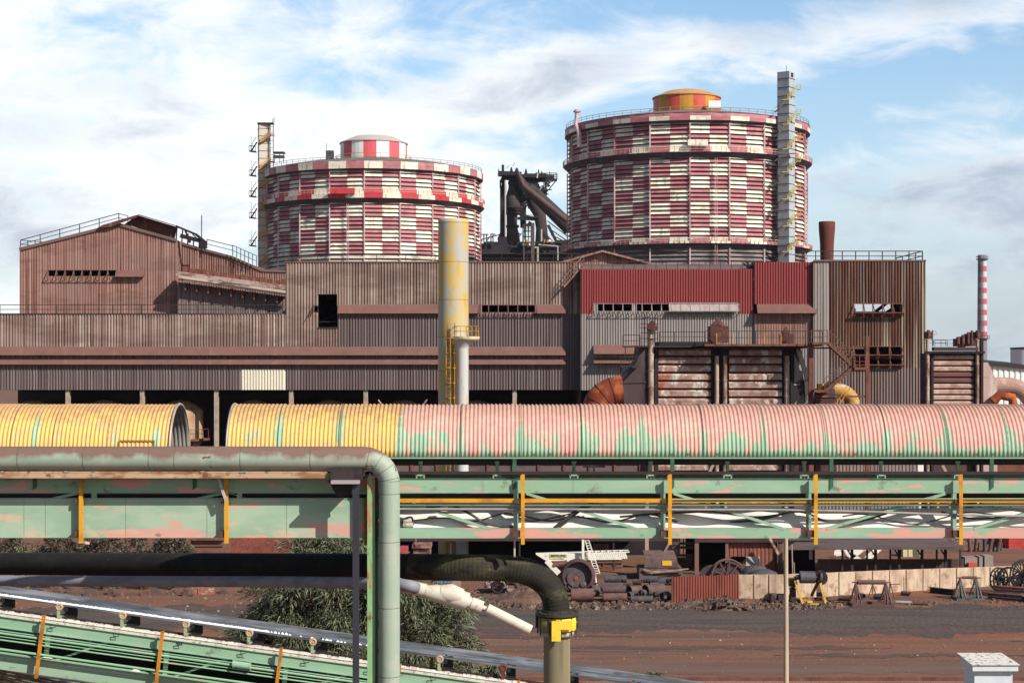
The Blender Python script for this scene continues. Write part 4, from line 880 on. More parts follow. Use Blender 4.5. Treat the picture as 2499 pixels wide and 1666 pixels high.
m_.rail([P(1520,845,YH-1.4), P(1562,845,YH-1.4)], .92, 1.4, .03); m_.bar(P(1520,846,YH-1.2), P(1582,845,YH-1.2), 1.2, .12); m_.bar(P(1526,846,YH-1.3),P(1526,880,YH-1.3),.06)
m_.rail([P(1515,893,YH-1.4), P(1556,890,YH-1.4)], .7, .8, .025); m_.bar(P(1513,894,YH-1.3), P(1560,892,YH-1.3), 1, .1); m_.bar(P(1515,895,YH-1.3),P(1515,930,YH-1.3),.12); m_.bar(P(1517,925,YH-1.3),P(1540,897,YH-1.3),.1)
m_.build('access_platform', darksteel, bh)
# dark inlet duct and orange elbow
m_ = MB(); d0 = [P(1581,846,YH), P(1560,846,YH), P(1555,880,YH), P(1520,925,YH), P(1514,1100,YH), P(1581,1100,YH)]
m_.poly([p+Vector((0,-.6,0)) for p in d0]); 
for a, b_ in zip(d0, d0[1:]+d0[:1]): m_.poly([a+Vector((0,-.6,0)), b_+Vector((0,-.6,0)), b_+Vector((0,5,0)), a+Vector((0,5,0))])
m_.bar(P(1516,933,YH-.62), P(1580,932,YH-.62), .12); m_.build('inlet_duct', M('dark_duct', C(78,62,62), [(C(54,44,46),(.8,.8,.3),.45,.65,.8), (C(104,90,88),(2.5,1,.1),.55,.7,.5)], .8), bh)
ed = thing('orange_duct_elbow', 'bright orange rust duct elbow curving down left of the filter house', 'duct', (X(1480,132), 132, 0))
m_ = MB(); pts = []
cxe, cze = X(1520,131), Z(1010,131)
for i in range(9):
    a = R(90+90*i/8); pts.append(Vector((cxe+2.05*math.cos(a), 131.5, cze+1.6*math.sin(a)*1.0+.25)))
m_.tube(pts+[Vector((pts[-1].x,131.5,Z(1075,131.5)))], 1.2, 20); m_.build('elbow', M('orange_rust', C(166,86,46), [(C(120,50,32),(.8,.8,.6),.48,.56,.9), (C(206,116,58),(2,2,2),.6,.75,.5)], .8), ed)
m_ = MB()
for i in (2,4,6): 
    d = (pts[i+1]-pts[i-1]).normalized(); m_.ring(pts[i], d, 1.21, .03, 28, 5)
m_.build('weld_seam', darksteel, ed)
# stair structure and yellow elbow
ss = thing('steel_stair_tower', 'rust brown zigzag steel stair between two posts in front of the rusted tower', 'stairs', (X(2050,133), 133, 0))
m_ = MB(); y_ = 133.
for (p0, p1, t0) in ((1973,1984,815),(2111,2120,820)): m_.box(X(p0,y_),X(p1,y_),y_-.3,y_,0,Z(t0 if p0 > 2000 else 835,y_))
m_.box(X(1980,y_),X(2115,y_),y_-.2,y_,Z(851,y_),Z(847,y_)); m_.box(X(1984,y_),X(2110,y_),y_-.2,y_,Z(969,y_),Z(965,y_)); m_.build('frame', ruststeel, ss)
m_ = MB()
for (a, b_) in (((2022,838),(2085,897)),((2080,898),(2010,955))):
    p_, q_ = P(*a,y_-.6), P(*b_,y_-.6); m_.bar(p_,q_,.8,.28); m_.bar(p_+Vector((0,-.4,1)),q_+Vector((0,-.4,1)),.06); m_.bar(p_+Vector((0,-.4,.5)),q_+Vector((0,-.4,.5)),.05)
    for i in range(7): r0 = p_.lerp(q_,i/6); m_.bar(r0+Vector((0,-.4,0)), r0+Vector((0,-.4,1)), .05)
m_.build('flight', M('brown_stair', C(110,78,64), [(C(70,48,42),(1,1,1),.5,.7,.8)], .8), ss)
m_ = MB(); m_.bar(P(1980,838,y_-.7),P(2022,838,y_-.7),1.1,.2); m_.bar(P(2082,899,y_-.7),P(2112,899,y_-.7),1.1,.2); m_.bar(P(1984,954,y_-.7),P(2020,954,y_-.7),1.1,.2)
m_.rail([P(1980,836,y_-1.1),P(2020,836,y_-1.1)],1.,.8,.03); m_.rail([P(2084,897,y_-1.1),P(2112,897,y_-1.1)],1,.5,.03); m_.build('landing', ruststeel, ss)
ye_ = thing('yellow_duct_elbow', 'mustard yellow painted duct elbow with a ladder over it, under the zigzag stair', 'duct', (X(2060,140), 140, 0))
m_ = MB(); pts = []; cxe, cze = X(2040,138), Z(990,138)
for i in range(9):
    a = R(100-80*i/8); pts.append(Vector((cxe+1.45*math.cos(a), 138, cze+1.3*math.sin(a))))
m_.tube([P(2000,955,138)]+pts+[Vector((pts[-1].x+.1,138,Z(1080,138)))], .62, 18); m_.build('elbow', M('mustard_duct', C(184,140,72), [(C(190,178,160),(.6,.6,1.2),.52,.58,.8), (C(130,88,50),(2,2,2),.58,.7,.6)], .7), ye_)
m_ = MB(); m_.bar(P(2075,945,136.5),P(2050,985,136.5),.08); m_.bar(P(2067,942,136.5),P(2042,982,136.5),.06)
m_.box(X(1995,136),X(2006,136),135.8,136.4,Z(958,136),Z(936,136)); m_.build('ladder', g_yel, ye_)
mc = MB(); mc.box(X(1986,137),X(2036,137),136,139,3,Z(972,137)); mc.tube([P(1990,962,136.8),P(2036,962,136.8)],.5,12); mc.tube([P(2008,955,136),P(2030,935,136)],.35,10)
tag(mc.build('fan_unit', M('fan_brown', C(74,50,52), [(C(170,96,60),(1.5,1.5,1.5),.56,.66,.8)], .8), loc=(X(2010,137),137,0)), 'dark brown fan unit left of the mustard duct elbow', 'fan unit')
# pale outlet duct at the right end of the filter house
m_ = MB(); m_.poly([P(1937,860,YH-.3),P(1958,905,YH-.3),P(1968,960,YH-.3),P(1968,1100,YH-.3),P(1937,1100,YH-.3)]); m_.bar(P(1946,846,YH-.8),P(1972,930,YH-.8),.35); m_.bar(P(1972,930,YH-.8),P(1972,1100,YH-.8),.6); m_.bar(P(1937,938,YH-.5),P(1966,938,YH-.5),.12); m_.bar(P(1937,990,YH-.5),P(1968,945,YH-.5),.1)
m_.build('outlet_duct', M('pale_duct', C(170,158,148), [(C(60,52,54),(.7,.7,.4),.52,.57,.9)], .8), bh)

# second filter house and its fanned duct
YK = 150.
b2 = thing('small_filter_house', 'narrow filter house of stacked pink and brown panels right of the rusted tower', 'filter house', (X(2326,YK), YK, 0))
slabs(X(2277,YK), X(2374,YK), 865, 1117, 18, YK, 'panel_bay', [panb, panb, panb, pand, pand, panb, panb, panb, panb], b2, .28)
m_ = MB(); m_.box(X(2262,YK), X(2394,YK), YK+.05, YK+2.5, 0, Z(862,YK)); m_.box(X(2274,YK),X(2381,YK),YK-.9,YK+.04,Z(856,YK),Z(847,YK)); m_.build('casing', MATS['casing_steel'], b2)
for p0, p1 in ((2260,2269),(2382,2390)):
    m_ = MB(); x_ = X((p0+p1)/2,YK-.6); r_ = (p1-p0)/2*YK/F; m_.lathe(x_, YK-.5, [(r_,0),(r_,Z(828,YK))], 16)
    for py in range(830, 1100, 29): m_.lathe(x_, YK-.5, [(r_,Z(py,YK)-.06),(r_+.06,Z(py,YK)),(r_,Z(py,YK)+.06)], 16)
    m_.build('column', colm, b2)
m_ = MB()
for p0, p1 in ((2270,2276),(2375,2381),(2391,2397)): m_.box(X(p0,YK),X(p1,YK),YK-.4,YK-.05,0,Z(826,YK) if p0 > 2380 else Z(860,YK))
m_.box(X(2257,YK),X(2398,YK),YK-.8,YK+.03,Z(862,YK),Z(857,YK)); m_.build('frame', blacksteel, b2)
m_ = MB(); m_.rail([(X(2276,YK),YK-.8,Z(846,YK)),(X(2336,YK),YK-.8,Z(846,YK))],.62,.5,.02); m_.rail([(X(2276,YK),YK+4,Z(842,YK)),(X(2336,YK),YK+4,Z(842,YK))],.5,.9,.02); m_.bar(P(2276,845,YK),P(2276,805,YK),.08); m_.ring(P(2281,812,YK),(0,1,0),.16,.015,14,4); m_.build('railing', darksteel, b2)
m_ = MB()
for (x_, a, b_, w_) in ((2266,805,827,13),(2338,822,845,14),(2350,817,845,13),(2363,810,845,10),(2372,806,845,9),(2386,806,826,17)):
    m_.box(X(x_-w_/2,YK),X(x_+w_/2,YK),YK-.6,YK+.8,Z(b_,YK),Z(a+4,YK)); m_.tube([P(x_,b_-6,YK-.8),P(x_,a,YK-.8)],[w_*.012,w_*.012],8)
m_.bar(P(2340,846,YK),P(2384,832,YK),1,.3); m_.build('drive_unit', M('rust_machine', C(110,70,66), [(C(70,44,44),(2,2,2),.45,.6,.8)], .8), b2)
for a, b_ in (((2352,802),(2378,801)), ((2303,822),(2327,821))):
    pass
fd = thing('fanned_duct', 'pinkish pale segmented duct curving down at the right edge', 'duct', (X(2440,152), 152, 0))
m_ = MB(); yk = 152.
m_.box(X(2396,yk),X(2430,yk),yk-.5,yk+3,2,Z(921,yk)); m_.poly([P(2398,884,yk-.52),P(2411,884,yk-.52),P(2428,920,yk-.52),P(2396,920,yk-.52)]); m_.poly([P(2411,884,yk-.52),P(2411,884,yk+3),P(2428,920,yk+3),P(2428,920,yk-.52)]); m_.build('riser', M('pink_grey_duct', C(190,160,150), [(C(220,204,196),(1.5,1.5,.2),.5,.62,.8), (C(150,110,100),(2.5,1,.1),.58,.7,.6)], .7), fd)
pts = [P(2428,941,yk+1.2), P(2452,941,yk+1.2)]; ce = P(2456,1012,yk+1.2)
for i in range(1, 8): a = R(90-90*i/7); pts.append(Vector((ce.x+2.65*math.cos(a), ce.y, ce.z+2.72*math.sin(a))))
m_ = MB(); m_.tube(pts, .8, 20, smooth=False); m_.build('bend', M('tan_duct', C(166,132,120), [(C(196,168,150),(.8,.8,.8),.5,.6,.7), (C(130,92,84),(2,2,2),.58,.7,.6)], .75), fd)
m_ = MB(); m_.lathe(X(2455,151.),0,[(0,0)],3) if False else None
m_.tube([P(2423,980,yk-1.2),P(2440,963,yk-1.2),P(2470,970,yk-1.2),P(2474,996,yk-1.2)],.45,12); m_.build('inner_pipe', MATS['orange_rust'], fd)
tag(MB().box(X(2404,158),X(2560,158),158,159,0,Z(994,158)).build('brick_kiosk', ruststeel, loc=(X(2480,158),158,0)), 'low rust brown wall beneath the fanned duct', 'wall')
# ---------------------------------------------------------------- upper covered conveyor
gr_c = C(134,178,148); pk_c = C(226,158,146)
def green_mat(name, pink=.5, zm=None, dirt=.5, base=None, rough=.62):
    return M(name, base or C(146,180,150), [(C(168,192,168),(.35,2,1.6),.48,.66,.7), (pk_c,(.8,1.5,3.2),.60-.12*pink,.64-.12*pink,.85 if pink > 0 else 0., zm), (C(200,184,158),(1.1,2,2.2),.6,.7,.5), (C(96,84,66),(2.2,3,3.),.70-.08*dirt,.80-.08*dirt,.7)], rough)
green = green_mat('green_paint', .0, None, 1.1)
greenp = green_mat('green_pink_paint', .45, None, 1.2)
greenl = green_mat('green_pink_flange', 1.0, None, 1.1)
yellow = M('yellow_paint', C(222,158,36), [(C(166,104,34),(1.5,1.5,2.5),.5,.66,.8), (C(110,70,40),(4,4,4),.64,.74,.8)], .6)
dust = M('white_dust', C(218,210,196), [(C(160,148,134),(3,3,3),.5,.66,.6), (C(96,84,74),(11,11,11),.58,.66,.8)], .95)
belt = M('black_belt', C(50,46,46), [(C(84,78,76),(.6,3,3),.45,.7,.6)], .7)
inner = M('galvanised_inside', C(176,172,168), [(C(120,112,108),(1,3,1),.5,.7,.6)], .5, metal=.3)
NY, FY, RH = 32.0, 33.98, .99; CYH = (NY+FY)/2; ZH = Z(1114, NY)
cv = thing('covered_conveyor', 'long belt conveyor under a ribbed half-round yellow and pink cover, on a green girder', 'conveyor', (0, 33, 0))
def hood_mat(name, main, top):
    m = bpy.data.materials.new(name); m.use_nodes = True; nt = m.node_tree; N = nt.nodes; L = nt.links; b = N['Principled BSDF']; b.inputs['Roughness'].default_value = .62; b.inputs['Specular IOR Level'].default_value = .3
    geo = N.new('ShaderNodeNewGeometry'); sp = N.new('ShaderNodeSeparateXYZ'); L.new(geo.outputs['Position'], sp.inputs[0])
    def mth(op, a, b_=None, c=None):
        n = N.new('ShaderNodeMath'); n.operation = op
        for i, k in enumerate((a, b_, c)):
            if k is None: continue
            if isinstance(k, (int, float)): n.inputs[i].default_value = k
            else: L.new(k, n.inputs[i])
        return n.outputs[0]
    def nz(s, off, det=5, ro=.6):
        v = N.new('ShaderNodeVectorMath'); v.operation = 'MULTIPLY_ADD'; L.new(geo.outputs['Position'], v.inputs[0]); v.inputs[1].default_value = s; v.inputs[2].default_value = off
        n = N.new('ShaderNodeTexNoise'); n.inputs['Scale'].default_value = 1; n.inputs['Detail'].default_value = det; n.inputs['Roughness'].default_value = ro; L.new(v.outputs[0], n.inputs[0]); return n.outputs['Fac']
    def rg(v, lo, hi, a=0., b_=1.):
        n = N.new('ShaderNodeMapRange'); L.new(v, n.inputs[0]); n.inputs[1].default_value = lo; n.inputs[2].default_value = hi; n.inputs[3].default_value = a; n.inputs[4].default_value = b_; return n.outputs[0]
    def mix(f, a, b_):
        n = N.new('ShaderNodeMix'); n.data_type = 'RGBA'; L.new(f, n.inputs[0])
        for i, k in ((6, a), (7, b_)):
            if isinstance(k, tuple): n.inputs[i].default_value = k
            else: L.new(k, n.inputs[i])
        return n.outputs[2]
    x, z = sp.outputs[0], sp.outputs[2]
    # paint has worn to green near the sheet joints and along the lower edge
    seam = mth('ABSOLUTE', mth('SUBTRACT', mth('FRACT', mth('DIVIDE', mth('ADD', x, 2.196+1.19*40+.595), 1.19)), .5))
    w = mth('ADD', mth('MULTIPLY', nz((1.5,1.,1.1),(0,0,0)), .75), rg(mth('ADD', seam, mth('MULTIPLY', nz((3,1,2.2),(7,3,1),3), .16)), .08, .17, .22, 0))
    w = mth('ADD', w, mth('MULTIPLY', nz((5,2,1.8),(3,1,2),4,.7), .28))
    w = mth('ADD', w, mth('MULTIPLY', nz((26,1,1.4),(3,5,2),2), .14))
    w = mth('ADD', w, rg(z, ZH+.02, ZH+(.6 if main == 'pink' else .25), .15 if main == 'pink' else .05, 0))
    w = mth('SUBTRACT', w, rg(z, ZH+.45, ZH+.95, 0, .16))
    gm = rg(w, .69 if main == 'yellow' else .66, .73 if main == 'yellow' else .725, 0, .9)
    c0 = C(230,188,104) if main == 'yellow' else C(222,162,148)
    col = mix(rg(nz((2.5,2.5,2.5),(5,1,1)), .45, .65, 0, .55), c0, C(226,172,128) if main == 'yellow' else C(224,192,170))
    col = mix(rg(nz((4,4,9),(9,1,4),4,.7), .52, .64, 0, .5), col, C(204,168,120) if main == 'yellow' else C(206,160,146))
    gcol = mix(rg(nz((3,3,1),(1,8,1)), .45, .7), C(140,184,152), C(172,200,172))
    col = mix(gm, col, gcol)
    tp = mth('ADD', rg(z, ZH+.4, ZH+.95, 0, .42), mth('MULTIPLY', nz((7,7,5),(2,2,2),6,.7), .9))
    col = mix(rg(tp, .62, .86, 0, .78), col, C(176,136,100) if main == 'yellow' else C(186,146,126))
    col = mix(rg(nz((14,14,14),(8,2,2),4,.7), .60, .72, 0, .5), col, C(120,92,80))
    L.new(col, b.inputs['Base Color']); MATS[name] = m; return m
hy = hood_mat('yellow_hood_paint', 'yellow', 0); hp = hood_mat('pink_hood_paint', 'pink', 0)
def hood(xa, xb, mat, rr, lab=None, hatch=None):
    mb = MB(); pit = .0815; amp = .0135; nx = int((xb-xa)/pit*6); na = 22
    ph0 = xa
    rows = []
    for i in range(nx+1):
        x = xa+(xb-xa)*i/nx; r_ = rr+amp*math.cos(2*math.pi*x/pit); row = []
        for j in range(na+1):
            a = math.pi*j/na; row.append((x, CYH-r_*math.cos(a), ZH+r_*math.sin(a)))
        rows.append(row)
    vv = [p for r0 in rows for p in r0]; k = na+1
    mb.raw(vv, [(i*k+j, (i+1)*k+j, (i+1)*k+j+1, i*k+j+1) for i in range(nx) for j in range(na)], True)
    o = mb.build('hood_sheet', [mat, inner], cv)
    so_ = o.modifiers.new('thick', 'SOLIDIFY'); so_.thickness = .012; so_.offset = -1; so_.material_offset = 1; so_.material_offset_rim = 0
    if lab: o['label'] = lab
    return o
X0 = -2.196
k = 0; xx = X0
segs = []
x = X0
while x > X(552,NY)+.3: segs.append((max(x-1.19, X(552,NY)), x, hy)); x -= 1.19
x = X0
while x < 11.2: segs.append((x, x+1.19, hp)); x += 1.19
xe = X(413,NY); x = xe
for (a, b_) in ((X(262,NY), xe), (X(128,NY), X(262,NY)), (X(24,NY), X(128,NY)), (X(-120,NY), X(24,NY)), (X(-260,NY), X(-120,NY))): segs.append((a, b_, hy))
segs.sort(key=lambda s: s[0])
for i, (a, b_, m0) in enumerate(segs):
    hood(a-.01, b_+.025, m0, RH+(.008 if i % 2 else 0), 'yellow ribbed cover sheet' if m0 is hy else 'pink and green ribbed cover sheet')
jm = M('joint_dark_green', C(96,116,92), [(C(120,96,70),(3,3,3),.5,.62,.8)], .8)
for i, (a, b_, m0) in enumerate(segs):
    if a < -11.5 or abs(a-X(552,NY)) < .1: continue
    m_ = MB(); r_ = RH+.019; m_.tube([(a, CYH-r_*math.cos(R(t)), ZH+r_*math.sin(R(t))) for t in range(0, 181, 9)], .0045, 5)
    for q in (.22, .48, .74):
        bx_ = a+(b_-a)*q; m_.box(bx_-.012, bx_+.012, NY-.03, NY-.006, ZH+.045, ZH+.069)
    m_.build('joint_seam', jm, cv)
m_ = MB(); 
for x_ in (xe, X(552,NY)):
    pts = [(x_, CYH-1.01*math.cos(math.pi*j/24), ZH+1.01*math.sin(math.pi*j/24)) for j in range(25)]; m_.tube(pts, .02, 6)
m_.build('end_ring', inner, cv)
m_ = MB(); a_, b_ = X(291,NY), X(376,NY); r_ = RH+.03
pts = [(CYH-r_*math.cos(R(t)), ZH+r_*math.sin(R(t))) for t in (2,18)]
for (x_, x2_) in ((a_, b_),): m_.bar((a_, CYH-r_*math.cos(R(18)), ZH+r_*math.sin(R(18))), (b_, CYH-r_*math.cos(R(18)), ZH+r_*math.sin(R(18))), .025, .02)
for x_ in (a_, b_): m_.bar((x_, pts[0][0], pts[0][1]), (x_, pts[1][0], pts[1][1]), .02, .02)
m_.build('hatch_edge', M('hatch_brown', C(160,120,70), [], .7), cv)
m_ = MB(); m_.box(-12, X(2700,NY), NY-.035, NY+.02, ZH-.035, ZH-.01); m_.box(-12, 12, FY-.02, FY+.03, ZH-.035, ZH-.01); m_.build('hood_rail', green, cv)
# belt, idlers, supports
m_ = MB(); zb = ZH-.02
for s_ in (0, 1):
    m_.poly([(-12,NY+.35,zb+.02),(12,NY+.35,zb+.02),(12,NY+.7,zb-.12),(-12,NY+.7,zb-.12)]); m_.poly([(-12,NY+.7,zb-.12),(12,NY+.7,zb-.12),(12,NY+1.3,zb-.12),(-12,NY+1.3,zb-.12)]); m_.poly([(-12,NY+1.3,zb-.12),(12,NY+1.3,zb-.12),(12,NY+1.65,zb+.02),(-12,NY+1.65,zb+.02)]); break
m_.box(-12,12,NY+.32,NY+.36,zb-.16,zb+.02); m_.build('carrying_belt', belt, cv)
zc = Z(1170,NY)
for i in range(-6, 9):
    x_ = X(1024+189*i, NY)
    m_ = MB(); m_.lathe(x_, NY+.3, [(.035,zc+.02),(.035,ZH-.16),(.05,ZH-.15),(.05,ZH-.1)], 10); m_.box(x_-.075,x_+.075,NY+.24,NY+.36,zc+.055,zc+.09); m_.box(x_-.085,x_-.06,NY+.24,NY+.36,zc,zc+.09); m_.box(x_+.06,x_+.085,NY+.24,NY+.36,zc,zc+.09)
    m_.bar((x_,NY+.36,ZH-.12),(x_,NY+1.6,ZH-.18),.06); m_.build('idler', green, cv)
gd = M('dark_green_paint', C(58,104,76), [(C(38,60,48),(3,3,3),.5,.7,.6)], .6)
m_ = MB()
for px in (-304, 86, 476, 866, 1256, 1641, 2029, 2420): 
    x_ = X(px, NY); z1_, z0_ = ZH-.04, Z(1188,NY)
    m_.box(x_-.04,x_+.035,NY-.03,NY+.03,z0_,z1_); m_.poly([(x_-.04,NY-.03,z0_),(x_+.035,NY-.03,z0_),(x_-.04,NY-.03,z0_-.06)])
m_.build('hood_post', gd, cv)
m_ = MB(); m_.bar((-12,NY-.1,Z(1152,NY)),(12,NY-.1,Z(1153,NY)),.03,.06); m_.build('cable_rail', M('brown_black_rail', C(56,42,42), [], .7), cv)
# top chord and lower chord, near and far
zt0, zt1 = Z(1201,NY), Z(1169,NY); zl0, zl1 = Z(1311,NY), Z(1289,NY)
m_ = MB(); m_.box(-12, 12, NY-.01, NY+.01, zt0, zt1); m_.box(-12, 12, NY-.012, NY+.1, zt1+.001, zt1+.012); m_.box(-12, 12, NY-.012, NY+.1, zt0-.012, zt0-.001); m_.build('top_chord', greenp, cv)
m_ = MB(); m_.box(X(889,NY), 12, NY-.01, NY+.01, zl0, zl1); m_.box(X(889,NY), 12, NY-.012, NY+.1, zl1+.001, zl1+.012); m_.box(X(889,NY), 12, NY-.012, NY+.1, zl0-.012, zl0-.001); m_.build('bottom_chord', greenl, cv)
m_ = MB(); m_.box(-12, 12, FY-.05, FY+.05, zt0, zt1); m_.box(-12, 12, FY-.05, FY+.05, zl0, zl1-.05); m_.build('far_chord', green, cv)
m_ = MB(); m_.box(-12, 12, NY+.3, FY-.3, Z(1208,NY)-.1, Z(1208,NY)); m_.build('shade_filler', belt, cv)  # dark box added to fill the girder gap with shade
m_ = MB(); m_.box(-12, X(889,NY)+.6, FY-.04, FY-.01, zl1, zt0+.02); m_.build('shade_backplate', gd, cv)  # dark plate added to stand in for the shadowed girder interior
m_ = MB(); posts = [192+0, 547, 901, 1259, 1618, 1974, 2328]
for px in posts:
    if px > 900: m_.box(X(px-6,NY), X(px+6,NY), NY-.005, NY+.06, zl1+.012, zt0-.012)
    m_.box(X(px-5,FY), X(px+5,FY), FY-.03, FY+.03, zl1, zt0)
for i, px in enumerate((911, 1270, 1629)): m_.bar(P(px+14,1203,NY+.04), P(px+285,1290,NY+.04), .11, .05)
m_.bar(P(560,1203,NY+.04), P(845,1290,NY+.04), .01)
for px in (1986, 2345): m_.bar(P(px+30,1290,NY+.04), P(px+322,1203,NY+.04), .11, .05)
for px in (192, 547): 
    m_.bar(P(px-2,1203,NY+.04), P(px-90,1222,NY+.04), .085, .05); m_.box(X(px+31,NY),X(px+43,NY),NY,NY+.06,Z(1216,NY),zt0-.013)
for px in (1084, 1440, 1790, 2150, 50, 700): m_.bar(P(px,1202,NY+.5), P(px+9,1218,NY+.5), .03); m_.bar(P(px+36,1202,NY+.5), P(px+26,1218,NY+.5), .035)
for i in range(-8, 11): m_.bar((i*1.5+.2, NY+.05, zl0+.06), (i*1.5+.2, FY-.05, zl0+.06), .07)
m_.build('truss_brace', green, cv)
m_ = MB(); m_.box(-12, X(888,NY), NY-.035, NY+.01, Z(1308,NY), Z(1217,NY)); m_.box(-12, X(888,NY), NY-.05, NY+.1, Z(1311,NY), Z(1308.2,NY)); m_.box(-12, X(888,NY), NY-.05, NY+.1, Z(1216.8,NY), Z(1215,NY))
m_.build('side_plate', M('pale_green_pink_plate', C(150,180,152), [(C(176,194,168),(.5,2,1.2),.47,.62,.8), (pk_c,(.7,1.5,2.6),.60,.64,.75,(Z(1225,NY),Z(1308,NY),.08)), (C(216,186,160),(1.3,1.5,3),.60,.68,.6,(Z(1225,NY),Z(1308,NY),.05)), (C(110,88,70),(3,3,5),.70,.78,.7,(Z(1270,NY),Z(1308,NY),.05))], .6), cv)
m_ = MB()
for px in (112, 308, 506, 700, 60, 1180, 2040, 1400): m_.box(X(px,NY)-.0015, X(px,NY)+.0015, NY-.0385, NY-.036, Z(1308,NY) if px < 888 else zt0, Z(1217,NY) if px < 888 else zt1)
m_.build('plate_joint', darksteel, cv)
# white dusted catch tray, wavy; its dark noise patches are painted shadow
m_ = MB(); nx, ny = 260, 14; rnd = random.Random(4)
def tz(x, v): return .07*math.sin(x*1.35+2*v)+.05*math.sin(x*2.9+1.3-3.1*v)+.025*math.sin(x*6.1+v*7)+.02*math.sin(x*.7)
vv = []
for i in range(nx+1):
    x_ = X(930,NY)+(12-X(930,NY))*i/nx
    for j in range(ny+1):
        v = j/ny; env = math.sin(math.pi*min(1, v*1.1))*.9+.25
        vv.append((x_, NY+.1+v*.36+tz(x_+.4, v)*.5*env, zl1-.03+.36*v+tz(x_, v)*env*.8+.02))
m_.raw(vv, [(i*(ny+1)+j, (i+1)*(ny+1)+j, (i+1)*(ny+1)+j+1, i*(ny+1)+j+1) for i in range(nx) for j in range(ny)], True)
m_.build('catch_tray', M('dusted_shadowed_tray', C(232,226,216), [(C(96,94,92),(.7,2,4),.64,.68,.8), (C(200,190,176),(4,4,4),.55,.7,.5)], .9), cv)
# yellow rail, pipes, cables along the girder
m_ = MB(); m_.box(X(925,NY),12,NY-.14,NY-.08,Z(1225,NY-.1),Z(1216,NY-.1)); m_.build('yellow_toe_board', yellow, cv)
m_ = MB(); m_.tube([(X(925,NY),NY-.07,Z(1230.5,NY)),(12,NY-.07,Z(1231,NY))],.024,8); m_.tube([(X(1640,NY),NY-.17,Z(1216,NY)),(12,NY-.17,Z(1214,NY))],.012,6); m_.build('green_conduit', green, cv)
m_ = MB(); m_.tube([(X(975,NY),NY-.05,Z(1241,NY)),(X(1900,NY),NY-.05,Z(1243,NY)),(X(2100,NY),NY-.05,Z(1247,NY)),(X(2300,NY),NY-.05,Z(1254,NY)),(X(2560,NY),NY-.05,Z(1260,NY))],.023,8); m_.build('grey_conduit', M('grey_conduit', C(158,156,154), [(C(110,106,104),(2,2,2),.5,.7,.6)], .5), cv)
cabm = M('cable_black', C(66,64,62), [(C(130,122,112),(2,4,4),.55,.7,.6)], .7)
def bez(pts, n=24):
    out = []; k = len(pts)
    for s_ in range(k-1):
        p0 = Vector(pts[max(s_-1,0)]); p1 = Vector(pts[s_]); p2 = Vector(pts[s_+1]); p3 = Vector(pts[min(s_+2,k-1)])
        for i in range(n):
            t = i/n; out.append(.5*((2*p1)+(-p0+p2)*t+(2*p0-5*p1+4*p2-p3)*t*t+(-p0+3*p1-3*p2+p3)*t**3))
    out.append(Vector(pts[-1])); return out
m_ = MB(); ycb = NY+.02
m_.tube(bez([P(972,1243,ycb),P(1030,1240,ycb),P(1080,1232,ycb),P(1110,1235,ycb),P(1150,1255,ycb),P(1190,1278,ycb),P(1260,1287,ycb)]),.026,7)
m_.tube(bez([P(1352,1288,ycb),P(1385,1262,ycb),P(1412,1242,ycb),P(1450,1225,ycb)]),.03,7); m_.tube(bez([P(1362,1288,ycb+.06),P(1395,1262,ycb+.06),P(1422,1242,ycb),P(1462,1226,ycb)]),.022,7)
m_.tube(bez([P(980,1290,ycb+.2),P(985,1268,ycb+.2),P(1004,1262,ycb+.2),P(1008,1280,ycb+.1)]),.02,7)
rnd = random.Random(77)
for k in range(6):  # thin wavy cables added to cast shadow lines on the tray
    xa = -2.0+2.1*k; yy_ = NY+.16+.04*(k%2); pl = []
    for q in range(6): pl.append((xa+q*.62+rnd.uniform(-.1,.1), yy_+rnd.uniform(-.02,.03), Z(1262,NY)+rnd.uniform(-.13,.10)))
    m_.tube(bez(pl, 8), rnd.uniform(.012,.022), 6)
m_.build('power_and_shadow_cable', cabm, cv)
m_ = MB(); m_.tube([P(984,1272,NY+.1),P(1005,1270,NY+.1)],.04,10); m_.tube([P(984,1281,NY+.05),P(1008,1281,NY+.05)],.05,10); m_.box(X(1076,NY),X(1092,NY),NY-.05,NY+.1,Z(1247,NY),Z(1230,NY)); m_.tube([P(1086,1232,NY),P(1086,1247,NY)],.05,8); m_.build('cable_gland', M('pale_dusty_metal', C(190,180,170), [(C(110,100,92),(6,6,6),.5,.65,.8)], .6), cv)
for px in posts:
    x_ = X(px+17 if px > 900 else px+5, NY-.2); m_ = MB(); yy = NY-.2
    top, bot = (1157, 1328) if px > 900 else (1160, 1325)
    m_.box(x_-.035,x_+.035,yy-.012,yy,Z(bot,yy),Z(top,yy)); m_.box(x_+.02,x_+.035,yy,yy+.07,Z(bot,yy),Z(top,yy)); m_.box(x_-.05,x_-.036,yy-.01,yy+.02,Z(1172,yy),Z(1160,yy)) if px > 900 else None
    m_.build('yellow_post', yellow, cv)
m_ = MB()
for px in posts: m_.box(X(px,NY)-.06, X(px+8,NY)+.02, NY-.18, NY-.065, Z(1308,NY), Z(1292,NY)); m_.box(X(px,NY)-.03, X(px+8,NY), NY-.18, NY-.065, Z(1226,NY), Z(1215,NY))
m_.build('post_bracket', M('brown_bracket', C(96,70,56), [(C(60,40,34),(4,4,4),.5,.6,.8)], .8), cv)
m_ = MB()
for px, lo in ((1254,1358),(1618,1315),(1984,1322)): m_.bar(P(px+2,1311,NY+.2), P(px+2,lo,NY+.2), .035)
for px in (547,): m_.bar(P(px-14,1166,NY-.3), P(px+5,1222,NY-.3), .05)
m_.bar(P(206,1323,NY-.2), P(216,1325,NY-.1), .05, .05); m_.build('hanger', MATS['pale_dusty_metal'], cv)
